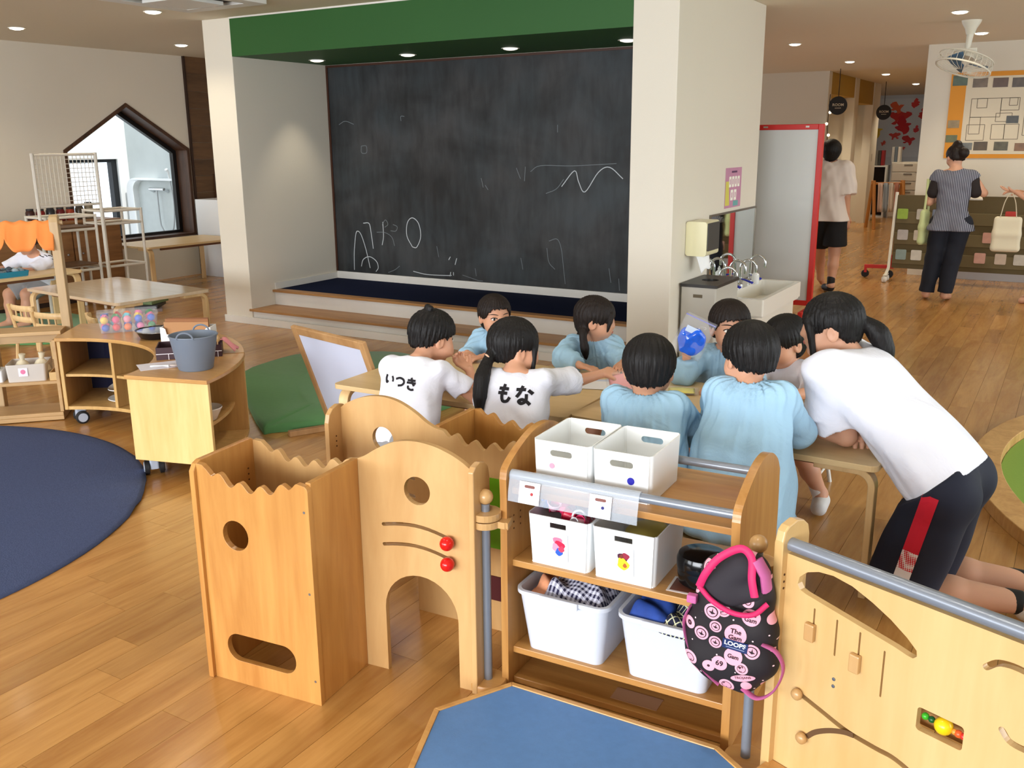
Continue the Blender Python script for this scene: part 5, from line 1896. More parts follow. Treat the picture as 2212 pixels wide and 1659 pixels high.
t = thing('waste_bin', 'tall grey waste bin with black lid beside the sink', 'bin', (-2.155, 6.34, 0), 0)
bing = plain('bin_grey', (186, 182, 172), 0.45)
mk('bin_body', MB().prism(rrect(-0.125, 0.125, -0.26, 0.22, 0.012), 0.0, 0.60), bing, t, bevel=0.004)
hole = [(q[0], q[1]) for q in circle(0, -0.02, 0.06, 20)]
mk('bin_lid', MB().prism(rrect(-0.132, 0.132, -0.268, 0.228, 0.012), 0.6005, 0.622, holes=[hole]), plain('lid_black', (42, 38, 36), 0.4), t, bevel=0.003)
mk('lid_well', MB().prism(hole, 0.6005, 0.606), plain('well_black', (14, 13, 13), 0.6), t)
mk('bin_badge', MB().box(-0.035, 0.03, -0.2625, -0.2602, 0.53, 0.552), plain('badge_brown', (96, 84, 62), 0.5), t)

porc = plain('sink_porcelain', (236, 232, 222), 0.25)
t = thing('hand_basin', 'long cream children\'s hand basin under the mirror', 'sink', (0, 0, 0))
SY0, SY1, SX0, SX1, SZ = 6.60, 7.66, -2.284, -1.85, 0.46
mk('basin_rim', MB().prism(rrect(SX0, SX1, SY0, SY1, 0.015), SZ - 0.12, SZ, holes=[rrect(SX0 + 0.13, SX1 - 0.035, SY0 + 0.05, SY1 - 0.05, 0.03)]), porc, t, bevel=0.006)
mk('basin_bottom', MB().box(SX0 + 0.01, SX1 - 0.01, SY0 + 0.02, SY1 - 0.02, SZ - 0.135, SZ - 0.1205), porc, t)
mk('basin_cabinet', MB().box(SX0, SX1 - 0.05, SY0 + 0.01, SY1 - 0.01, 0.0, SZ - 0.136), plain('basin_front', (226, 220, 206), 0.5), t, bevel=0.003)
blue_lev = plain('lever_blue', (34, 44, 168), 0.3)
for i, (yy, hh, lab_) in enumerate([(6.74, 0.20, 'nearest the bin'), (6.98, 0.225, 'second from the bin'), (7.24, 0.20, 'second from the whiteboard'), (7.50, 0.21, 'nearest the whiteboard')]):
    t = thing('swan_neck_tap', 'chrome swan-neck tap with blue lever, ' + lab_, 'tap', (SX0 + 0.06, yy, SZ), [0.15, -0.1, 0.1, -0.05][i], 'swan-neck taps')
    mk('tap_base', MB().lathe([(0.0, 0.0), (0.024, 0.0), (0.024, 0.012), (0.016, 0.02), (0.016, 0.06), (0.0, 0.06)], 18), chrome, t, smooth=True)
    rr = 0.06
    path = [(0, 0, 0.05), (0, 0, hh - rr)] + [(rr - rr * math.cos(a), 0, hh - rr + rr * math.sin(a)) for a in [PI * k / 12 for k in range(1, 13)]] + [(2 * rr, 0, hh - rr - 0.035)]
    mk('tap_neck', MB().tube(path, 0.0105, 12), chrome, t, smooth=True)
    lv = mk('tap_lever', MB().tube([(0.0, 0.0, 0.052), (0.05, -0.03, 0.045), (0.105, -0.05, 0.03)], [0.008, 0.013, 0.016], 10, flat=(1.0, 0.55)), blue_lev, t, smooth=True)
t = thing('soap_bottle', 'white pump bottle standing on the basin edge', 'bottle', (SX0 + 0.145, 7.36, SZ), 0)
mk('bottle_body', MB().lathe([(0.0, 0.0), (0.028, 0.0), (0.03, 0.01), (0.03, 0.075), (0.014, 0.09), (0.0, 0.09)], 18), china, t, smooth=True)
mk('bottle_pump', MB().lathe([(0.0, 0.0905), (0.012, 0.0905), (0.012, 0.11), (0.006, 0.112), (0.006, 0.125), (0.0, 0.125)], 12), china, t, smooth=True)

t = thing('wall_mirror', 'long mirror on the pillar above the hand basin', 'mirror', (XS + 0.001, 0, 0))
mirror_m = plain('mirror_silver', (232, 238, 238), 0.03, metal=1.0)
mk('mirror_glass', MB().prism([(6.66, 0.47), (7.765, 0.47), (7.765, 1.03), (6.66, 1.03)], 0.0, 0.006, SIDE), mirror_m, t)
mk('mirror_frame', MB().prism([(6.645, 0.455), (7.775, 0.455), (7.775, 1.045), (6.645, 1.045)], 0.0, 0.012, SIDE, holes=[[(6.66, 0.47), (7.765, 0.47), (7.765, 1.03), (6.66, 1.03)]]), plain('mirror_steel', (120, 112, 100), 0.35, metal=0.7), t)

# poster above the mirror
t = thing('small_poster', 'small pink and yellow poster on the pillar above the mirror', 'poster', (XS + 0.001, 6.97, 1.07), 0)
mk('poster_sheet', MB().prism([(0, 0), (0.385, 0), (0.385, 0.30), (0, 0.30)], 0.0, 0.0015, SIDE), plain('poster_pink', (198, 140, 170), 0.6, var=0.15, vscale=7), t)
mk('poster_panel', MB().prism([(0.01, 0.02), (0.11, 0.02), (0.08, 0.2), (0.01, 0.2)], 0.0016, 0.002, SIDE), plain('poster_yellow', (214, 206, 90), 0.6), t)
mk('poster_panel', MB().prism([(0.20, 0.01), (0.32, 0.01), (0.32, 0.05), (0.20, 0.05)], 0.0016, 0.002, SIDE), plain('poster_teal', (110, 170, 170), 0.6), t)
pw_ = plain('poster_letter', (250, 248, 236), 0.6)
for i in range(4):
    mk('printed_letter', MB().prism(rrect(0.085 + 0.068 * i, 0.085 + 0.068 * i + 0.05, 0.155, 0.235, 0.006), 0.0021, 0.0026, SIDE, holes=[rrect(0.1 + 0.068 * i, 0.12 + 0.068 * i, 0.175, 0.215, 0.004)]), pw_, t)
for i in range(2):
    mk('printed_letter', MB().prism(rrect(0.13 + 0.08 * i, 0.13 + 0.08 * i + 0.06, 0.055, 0.135, 0.006), 0.0021, 0.0026, SIDE, holes=[rrect(0.15 + 0.08 * i, 0.172 + 0.08 * i, 0.075, 0.115, 0.004)]), pw_, t)
mk('poster_title', MB().prism([(0.14, 0.262), (0.27, 0.262), (0.27, 0.276), (0.14, 0.276)], 0.0016, 0.002, SIDE), plain('poster_dark', (90, 50, 90), 0.6), t)

# ---- mobile whiteboard with red frame
red_f = plain('frame_red', (196, 34, 26), 0.4)
wbm = plain('whiteboard_gloss', (206, 208, 206), 0.12)
t = thing('mobile_whiteboard', 'tall whiteboard with bright red frame beside the sink', 'whiteboard', (-1.905, 8.32, 0))
mk('board', MB().box(-1.35, -0.045, -0.012, 0.012, 0.20, 1.655), wbm, t)
mk('frame_side', MB().box(-0.045, 0.0, -0.025, 0.025, 0.13, 1.70), red_f, t, bevel=0.004)
mk('frame_side', MB().box(-1.395, -1.35, -0.025, 0.025, 0.13, 1.70), red_f, t, bevel=0.004)
mk('frame_rail', MB().box(-1.35, -0.045, -0.025, 0.025, 1.655, 1.70), red_f, t, bevel=0.004)
mk('frame_rail', MB().box(-1.35, -0.045, -0.025, 0.025, 0.155, 0.20), red_f, t, bevel=0.004)
for xx in (-0.04, -1.37):
    mk('foot', MB().box(xx - 0.02, xx + 0.02, -0.24, 0.24, 0.075, 0.129), red_f, t, bevel=0.004)
    for yy in (-0.21, 0.21):
        mk('wheel', MB().lathe([(0.0, -0.012), (0.03, -0.012), (0.037, 0.0), (0.03, 0.012), (0.0, 0.012)], 18, Matrix.Translation((xx, yy, 0.037)) @ Matrix.Rotation(PI / 2, 4, 'Y')), rubber, t, smooth=True)
for xx, ww in ((-0.12, 0.03), (-0.47, 0.04)):
    mk('magnet_clip', MB().box(xx - ww, xx, -0.027, -0.0255, 1.672, 1.686), chrome, t)

# ---- round wooden pit at the right edge
t = thing('play_pit', 'round wooden rim of the green play pit at the right edge', 'play pit', (1.65, 4.98, 0))
ringw = wood('pit_rim_oak', (176, 130, 74), (208, 164, 104), 'z', 10, 3, 0.4)
mk('pit_rim', MB().prism(circle(0, 0, 1.95, 110), 0.0, 0.06, holes=[circle(0, 0, 1.82, 110)]), ringw, t, bevel=0.008, smooth=False)
mk('pit_floor', MB().prism(circle(0, 0, 1.818, 80), 0.0, 0.012), plain('pit_green', (128, 160, 66), 0.9, bump=0.4, bscale=90), t)

# ---- ceiling fan
t = thing('ceiling_fan', 'caged white fan with blue blades hanging from the ceiling', 'fan', (-1.02, 9.80, H))
fwm = plain('fan_white', (226, 222, 206), 0.4)
mk('mount', MB().lathe([(0.0, 0.0), (0.085, 0.0), (0.08, -0.02), (0.05, -0.07), (0.035, -0.12), (0.0, -0.12)][::-1], 24), fwm, t, smooth=True)
mk('stem', MB().tube([(0, 0, -0.118), (-0.01, 0, -0.24)], [0.03, 0.022], 14), fwm, t, smooth=True)
MF = Matrix.Translation((-0.01, -0.03, -0.34)) @ Matrix.Rotation(R(14), 4, 'Y') @ Matrix.Rotation(R(-14), 4, 'X')
mk('motor', MB().lathe([(0.0, 0.085), (0.05, 0.08), (0.065, 0.05), (0.065, 0.02), (0.0, 0.02)][::-1], 24, MF), fwm, t, smooth=True)
mk('hanger', MB().box(-0.07, 0.07, -0.02, 0.02, -0.275, -0.235), fwm, t, bevel=0.004)
for k in range(3):
    m = MB()
    vs, fs = [], []
    for i in range(7):
        a0 = k * 2 * PI / 3 + (-0.42 + 0.14 * i)
        for j, r_ in enumerate((0.04, 0.10, 0.16, 0.20)):
            vs.append((r_ * math.cos(a0), r_ * math.sin(a0), -0.03 + 0.012 * (i - 3) * (r_ / 0.2)))
    for i in range(6):
        for j in range(3):
            fs.append((i * 4 + j, i * 4 + 4 + j, i * 4 + 5 + j, i * 4 + j + 1))
    m.add(vs, fs, MF)
    o = mk('blade', m, plain('fan_blade_blue', (70, 104, 134), 0.35), t, smooth='all')
    o.modifiers.new('thickness', 'SOLIDIFY').thickness = 0.004
for nm, r_, z_, q in (('cage_ring', 0.235, -0.075, 0.009), ('cage_ring', 0.235, 0.015, 0.005), ('cage_ring', 0.12, 0.04, 0.004)):
    mk(nm, MB().tube([(r_ * math.cos(a), r_ * math.sin(a), z_) for a in [2 * PI * i / 48 for i in range(49)]], q, 8, MF), fwm, t, smooth=True)
for i in range(28):
    a = 2 * PI * i / 28
    mk('cage_wire', MB().tube([(r_ * math.cos(a), r_ * math.sin(a), z_) for r_, z_ in ((0.06, 0.05), (0.15, 0.045), (0.225, 0.02), (0.242, -0.03), (0.235, -0.075), (0.15, -0.095), (0.05, -0.10))], 0.0022, 5, MF), fwm, t)

# ---- floor plan board on the far wall
t = thing('floor_plan_board', 'orange-bordered board with building plan and photos', 'notice board', (0, 11.998, 0))
mk('board_back', MB().box(-1.39, 0.4, -0.012, -0.001, 1.355, 2.285), plain('board_orange', (226, 150, 40), 0.6), t)
mk('plan_sheet', MB().box(-1.23, 0.38, -0.014, -0.0122, 1.40, 2.235), plain('plan_paper', (226, 214, 190), 0.7), t)
ink = plain('plan_ink', (120, 108, 92), 0.8)


def pl_line(x0, z0, x1, z1, w_=0.006):
    m = MB()
    ribbon(m, [(x0, z0), (x1, z1)], w_, 0.0008, Matrix.Translation((0, -0.0142, 0)) @ Matrix(((1, 0, 0, 0), (0, 0, -1, 0), (0, 1, 0, 0), (0, 0, 0, 1))))
    mk('plan_line', m, ink, t)


for r_ in [(-1.16, 1.80, -0.86, 2.0), (-0.86, 1.87, -0.68, 2.0), (-1.16, 1.62, -1.05, 1.80), (-1.18, 1.55, -1.0, 1.72), (-0.93, 1.56, -0.80, 1.72), (-0.80, 1.56, -0.66, 1.72), (-0.90, 1.75, -0.74, 1.84), (-0.48, 1.86, -0.2, 2.04), (-0.5, 1.6, -0.1, 1.8), (-1.10, 1.90, -1.0, 2.0), (-0.78, 1.92, -0.7, 2.0), (-0.62, 1.60, -0.52, 1.9)]:
    x0, z0, x1, z1 = r_
    pl_line(x0, z0, x1, z0), pl_line(x1, z0, x1, z1), pl_line(x1, z1, x0, z1), pl_line(x0, z1, x0, z0)
pc = [((-1.297, 2.20), 0.15, 0.11, (70, 90, 70)), ((-1.092, 2.17), 0.15, 0.10, (110, 92, 72)), ((-0.89, 2.165), 0.15, 0.10, (88, 62, 44)), ((-0.70, 2.16), 0.15, 0.10, (84, 70, 56)), ((-1.32, 1.73), 0.12, 0.085, (150, 126, 80)), ((-1.327, 1.57), 0.12, 0.08, (96, 100, 50)), ((-1.16, 1.485), 0.11, 0.08, (110, 112, 108)), ((-1.02, 1.488), 0.14, 0.095, (84, 66, 40)), ((-0.815, 1.486), 0.14, 0.095, (90, 84, 60)), ((-0.62, 1.475), 0.12, 0.085, (128, 88, 48)), ((-0.732, 1.77), 0.12, 0.08, (66, 66, 60)), ((-0.45, 2.15), 0.14, 0.1, (90, 80, 60)), ((-0.42, 1.48), 0.13, 0.09, (96, 80, 60))]
for i, ((x, z), w_, h_, c) in enumerate(pc):
    mk('photo_print', MB().box(x - w_ / 2, x + w_ / 2, -0.0165, -0.0148, z - h_ / 2, z + h_ / 2), plain('photo_%d' % i, c, 0.4, var=0.6, vscale=16), t)

# ---- pocket rack on casters
t = thing('pocket_rack', 'low olive fabric pocket rack on casters before the plan board', 'rack', (-1.76, 11.28, 0), 0.0)
fab = plain('rack_olive', (96, 84, 56), 0.9, var=0.08, vscale=20)
mk('fabric_panel', MB().box(0.03, 1.62, -0.012, 0.012, 0.16, 0.97), fab, t)
for xx in (0.0, 1.66):
    mk('rack_post', MB().tube([(xx - 0.02, -0.06, 0.07), (xx, 0, 0.16), (xx + 0.02, 0.0, 1.0)], 0.017, 10), fwm, t, smooth=True)
    for yy in (-0.1, 0.05):
        w_o = mk('caster', MB().lathe([(0.0, -0.02), (0.03, -0.02), (0.036, -0.01), (0.036, 0.01), (0.03, 0.02), (0.0, 0.02)], 18, Matrix.Translation((xx - 0.02, yy, 0.036)) @ Matrix.Rotation(PI / 2 + 0.5, 4, 'Z') @ Matrix.Rotation(PI / 2, 4, 'X')), plain('caster_white', (216, 214, 206), 0.4), t, smooth=True)
    mk('rack_foot', MB().box(xx - 0.035, xx - 0.005, -0.12, 0.08, 0.072, 0.09), fwm, t, bevel=0.003)
for zz in (0.66, 0.43, 0.21):
    mk('pocket_strip', MB().box(0.035, 1.615, -0.022, -0.0125, zz, zz + 0.13), plain('pocket_olive', (110, 98, 68), 0.85, alpha=1.0), t, bevel=0.004)
pcs = [(0.10, 0, (150, 180, 70)), (0.30, 0, (190, 184, 170)), (0.46, 0, (120, 130, 150)), (1.17, 0, (196, 60, 50)), (1.36, 0, (168, 164, 140)), (0.12, 1, (180, 176, 174)), (0.29, 1, (196, 186, 168)), (0.98, 1, (206, 156, 140)), (1.16, 1, (70, 110, 160)), (0.12, 2, (140, 160, 156)), (0.28, 2, (206, 202, 190)), (0.44, 2, (110, 116, 120)), (0.92, 2, (206, 160, 146)), (1.12, 2, (196, 178, 160)), (1.30, 2, (190, 184, 172)), (1.47, 2, (214, 150, 146))]
for i, (x, row, c) in enumerate(pcs):
    m = MB().prism(rrect(-0.055, 0.055, -0.05, 0.062, 0.012), 0.0, 0.008, Matrix(((1, 0, 0, 0), (0, 0, -1, 0), (0, 1, 0, 0), (0, 0, 0, 1))))
    nmc = ['lime green', 'pale grey', 'slate blue', 'red', 'khaki', 'light grey', 'cream', 'salmon', 'blue', 'sage', 'white', 'dark grey', 'peach', 'beige', 'stone', 'rose'][i]
    o = mk('name_card', m, plain('card_%d' % i, c, 0.6, var=0.25, vscale=14), loc=(-1.76 + x, 11.28 - 0.0225, (0.76, 0.53, 0.31)[row]))
    tag(o, '%s packet in the %s pocket row of the olive rack' % (nmc, ['top', 'middle', 'bottom'][row]), 'packet', 'packets in the rack pockets')
t = thing('red_stand_base', 'red wheeled stand base left of the olive rack', 'stand', (-1.97, 11.55, 0), 0.2)
mk('stand_bar', MB().box(-0.1, 0.22, -0.02, 0.02, 0.11, 0.15), red_f, t, bevel=0.003)
mk('stand_post', MB().box(0.16, 0.20, -0.02, 0.02, 0.1505, 0.27), red_f, t, bevel=0.003)
mk('stand_leg', MB().box(-0.1, -0.07, -0.02, 0.02, 0.06, 0.1095), red_f, t)
for xx in (-0.085, 0.18):
    mk('wheel', MB().lathe([(0.0, -0.014), (0.04, -0.012), (0.045, 0.0), (0.04, 0.012), (0.0, 0.014)], 18, Matrix.Translation((xx, 0, 0.045)) @ Matrix.Rotation(PI / 2, 4, 'X')), rubber, t, smooth=True)

# ---- hanging round signs
blk_s = plain('sign_black', (22, 20, 20), 0.5)
for lb, P, z in (('round black hanging sign in front of the first yellow niche', (-3.30, 15.17), 2.07), ('round black hanging sign farther along the corridor', (-3.30, 19.0), 2.055)):
    t = thing('hanging_sign', lb, 'sign', (P[0], P[1], z), 0.35, 'round hanging signs')
    mk('sign_disc', MB().lathe([(0.0, -0.008), (0.132, -0.008), (0.135, 0.0), (0.132, 0.008), (0.0, 0.008)], 36, Matrix.Rotation(PI / 2, 4, 'X')), blk_s, t, smooth=True)
    mk('sign_cord', MB().tube([(0, 0, 0.134), (0, 0, H - z)], 0.006, 6), blk_s, t)
    me = text_mesh('ROOM', 0.055, 0.001, 0.001)
    o = mk('sign_lettering', me, plain('sign_ink', (206, 198, 180), 0.6), t, loc=(0, -0.0092, 0.01), rot=(PI / 2, 0, 0))
    mk('sign_line', MB().box(-0.045, 0.045, -0.0095, -0.0085, -0.04, -0.032), plain('sign_ink', (206, 198, 180), 0.6), t)

# ---- things far down the corridor
t = thing('niche_counter', 'grey counter with pale top in the corridor niche', 'counter', (-3.60, 17.25, 0))
mk('counter_body', MB().box(-0.75, 0.0, -0.25, 0.24, 0.0, 0.80), plain('counter_grey', (150, 146, 136), 0.6), t, bevel=0.004)
mk('counter_top', MB().box(-0.78, 0.02, -0.28, 0.244, 0.801, 0.84), plain('counter_top_pale', (226, 212, 180), 0.45), t, bevel=0.004)
t = thing('monitor', 'black monitor standing on the niche counter', 'monitor', (-3.78, 17.14, 0.8402), 1.2)
mk('screen', MB().box(-0.20, 0.20, -0.015, 0.015, 0.08, 0.36), blk_s, t, bevel=0.004)
mk('monitor_stand', MB().lathe([(0.0, 0.0), (0.09, 0.0), (0.09, 0.01), (0.02, 0.015), (0.015, 0.08), (0.0, 0.08)], 20), blk_s, t, smooth=True)
mk('wall_switch', MB().box(-3.56, -3.529, 19.42, 19.52, 1.16, 1.30), plain('switch_grey', (190, 180, 160), 0.5)), tag(bpy.data.objects['wall_switch'], 'pale wall switch on the corridor pier', 'switch')
t = thing('drying_rack', 'small wooden A-frame rack hung with cloths in the corridor', 'rack', (-2.98, 18.2, 0), 0.5)
orw = wood('rack_orange_wood', (170, 108, 48), (200, 138, 70), 'z', 6, 8, 0.45)
for s in (-1, 1):
    for q in (-1, 1):
        mk('rack_leg', MB().tube([(s * 0.26, q * 0.22, 0.0), (s * 0.26, q * 0.03, 0.85)], 0.03, 8), orw, t, smooth=True)
mk('rack_bar', MB().tube([(-0.29, 0, 0.80), (0.29, 0, 0.80)], 0.022, 8), orw, t, smooth=True)
for i in range(4):
    c = [(206, 180, 168), (150, 160, 172), (220, 208, 196), (190, 130, 110)][i]
    m = MB()
    vs, fs = [], []
    for a in range(6):
        for b in range(7):
            vs.append((-0.19 + 0.1 * i + 0.016 * a, -0.045 - 0.02 * math.sin(a * 1.7 + i) - 0.01 * b, 0.81 - 0.085 * b))
    for a in range(5):
        for b in range(6):
            fs.append((a * 7 + b, a * 7 + 7 + b, a * 7 + 8 + b, a * 7 + b + 1))
    m.add(vs, fs)
    M_ = Matrix.Translation((-2.98, 18.2, 0)) @ Matrix.Rotation(0.5, 4, 'Z')
    o = mk('hanging_towel', m, plain('towel_%d' % i, c, 0.9), smooth='all')
    o.matrix_world = M_
    o.modifiers.new('thickness', 'SOLIDIFY').thickness = 0.01
    tag(o, ['dusty pink', 'grey blue', 'off white', 'terracotta'][i] + ' towel hung on the corridor rack', 'towel', 'towels on the corridor rack')
# end wall with paint splashes, drawers, books
t = thing('splash_painting', 'large red and yellow splash painting on the corridor end wall', 'painting', (-3.98, 24.995, 1.9))
spr = random.Random(21)
mk('painting_sheet', MB().box(-1.1, 1.25, -0.01, -0.001, -0.75, 0.62), plain('splash_paper', (206, 208, 206), 0.8), t)
for i, (cx, cz, rr, c) in enumerate([(0.02, 0.18, 0.20, (206, 50, 40)), (-0.08, 0.42, 0.13, (226, 96, 50)), (0.10, 0.0, 0.16, (198, 34, 36)), (0.55, 0.25, 0.10, (206, 60, 50)), (0.35, 0.5, 0.08, (216, 60, 50)), (0.62, 0.08, 0.07, (206, 50, 40)), (-0.05, -0.25, 0.1, (206, 70, 60)), (0.25, -0.35, 0.12, (196, 50, 50)), (-0.55, -0.12, 0.15, (222, 184, 50)), (-0.6, -0.35, 0.12, (226, 180, 40)), (0.42, -0.1, 0.06, (206, 60, 60)), (-0.3, -0.42, 0.05, (206, 80, 60)), (0.15, -0.55, 0.05, (214, 90, 80)), (0.7, -0.3, 0.06, (206, 70, 70))]):
    P = [(cx + rr * (1 + 0.45 * math.sin(3 * a + i) * spr.random() + 0.25 * math.sin(7 * a)) * math.cos(a), cz + rr * (1 + 0.45 * math.cos(2 * a + i) + 0.2 * math.sin(5 * a)) * math.sin(a)) for a in [2 * PI * q / 36 for q in range(36)]]
    mk('paint_splash', MB().prism(P, 0.0112 + 0.0004 * i, 0.0118 + 0.0004 * i, Matrix(((1, 0, 0, 0), (0, 0, -1, 0), (0, 1, 0, 0), (0, 0, 0, 1)))), plain('splash_%d_%d_%d' % c, c, 0.7), t)
t = thing('drawer_tower', 'tall white drawer tower at the corridor end', 'drawers', (-3.05, 20.9, 0), 0.1)
dw = plain('drawer_white', (214, 208, 196), 0.5)
mk('drawer_case', MB().box(-0.32, 0.32, -0.2, 0.25, 0.0, 1.12), dw, t, bevel=0.005)
for i in range(6):
    d = mk('drawer', MB().box(-0.30, 0.30, -0.222, -0.2005, 0.03 + 0.18 * i, 0.195 + 0.18 * i), dw, t, bevel=0.006)
    mk('drawer_pull', MB().box(-0.08, 0.08, -0.23, -0.2225, 0.155 + 0.18 * i, 0.175 + 0.18 * i), plain('pull_grey', (120, 116, 110), 0.5), d)
for i in range(9):
    c = [(60, 60, 60), (90, 90, 86), (40, 42, 46), (120, 116, 108), (70, 66, 60), (150, 40, 40), (180, 176, 170), (100, 110, 120), (206, 200, 190)][i]
    o = mk('binder', MB().box(-0.025, 0.025, -0.1, 0.1, 0, 0.30), plain('binder_%d' % i, c, 0.6), loc=(-3.84 + 0.058 * i + (0.14 if i > 5 else 0), 20.85, 1.1202 if i > 5 else 1.0502), bevel=0.003)
    tag(o, ['dark grey', 'mid grey', 'black', 'taupe', 'brown grey', 'red', 'light grey', 'blue grey', 'cream'][i] + ' binder standing at the corridor end', 'binder', 'binders at the corridor end')
t = thing('binder_shelf', 'white framed shelf under the binders at the corridor end', 'shelf', (-3.68, 20.9, 0))
for a_, b_, c_, d_ in ((-0.24, 0.24, 1.02, 1.05), (-0.24, 0.24, 0.0, 0.03), (-0.24, -0.21, 0.0305, 1.0195), (0.21, 0.24, 0.0305, 1.0195)):
    mk('shelf_board', MB().box(a_, b_, -0.2, 0.2, c_, d_), plain('shelf_white', (236, 234, 228), 0.5), t)
mk('shelf_back', MB().box(-0.2095, 0.2095, 0.18, 0.199, 0.031, 1.019), plain('shelf_dark', (46, 34, 30), 0.7), t)
t = thing('far_whiteboard', 'second red-framed whiteboard far down the corridor', 'whiteboard', (-2.62, 19.9, 0), 0.1)
mk('board', MB().box(-0.02, 0.50, -0.01, 0.01, 0.15, 1.62), plain('far_board', (206, 212, 200), 0.3), t)
for x0, x1, z0, z1 in ((-0.08, -0.02, 0.0, 1.70), (0.50, 0.56, 0.0, 1.70), (-0.02, 0.50, 1.62, 1.70)):
    mk('frame_bar', MB().box(x0, x1, -0.03, 0.03, z0, z1), red_f, t)
# string of little lights beside the hall corner
t = thing('fairy_lights', 'string of small lights hanging at the hall corner', 'light string', (-3.49, 15.46, 1.15))
mk('cord', MB().tube([(0, 0, 0), (0.01, 0, 0.3), (-0.01, 0, 0.6), (0.0, 0, 1.1)], 0.006, 6), plain('cord_dark', (60, 46, 34), 0.7), t)
for i in range(5):
    mk('light_bulb', MB().sphere((0.02 * (-1) ** i, -0.02, 0.15 + 0.17 * i), 0.024, 10), emit('fairy_bulb', (255, 244, 220), 1.5), t, smooth='all')
# ================================================================== BODIES GROWN FROM JOINTS (smooth-blended volumes -> one skin)
V3 = lambda p: np.array(p, dtype=np.float32)


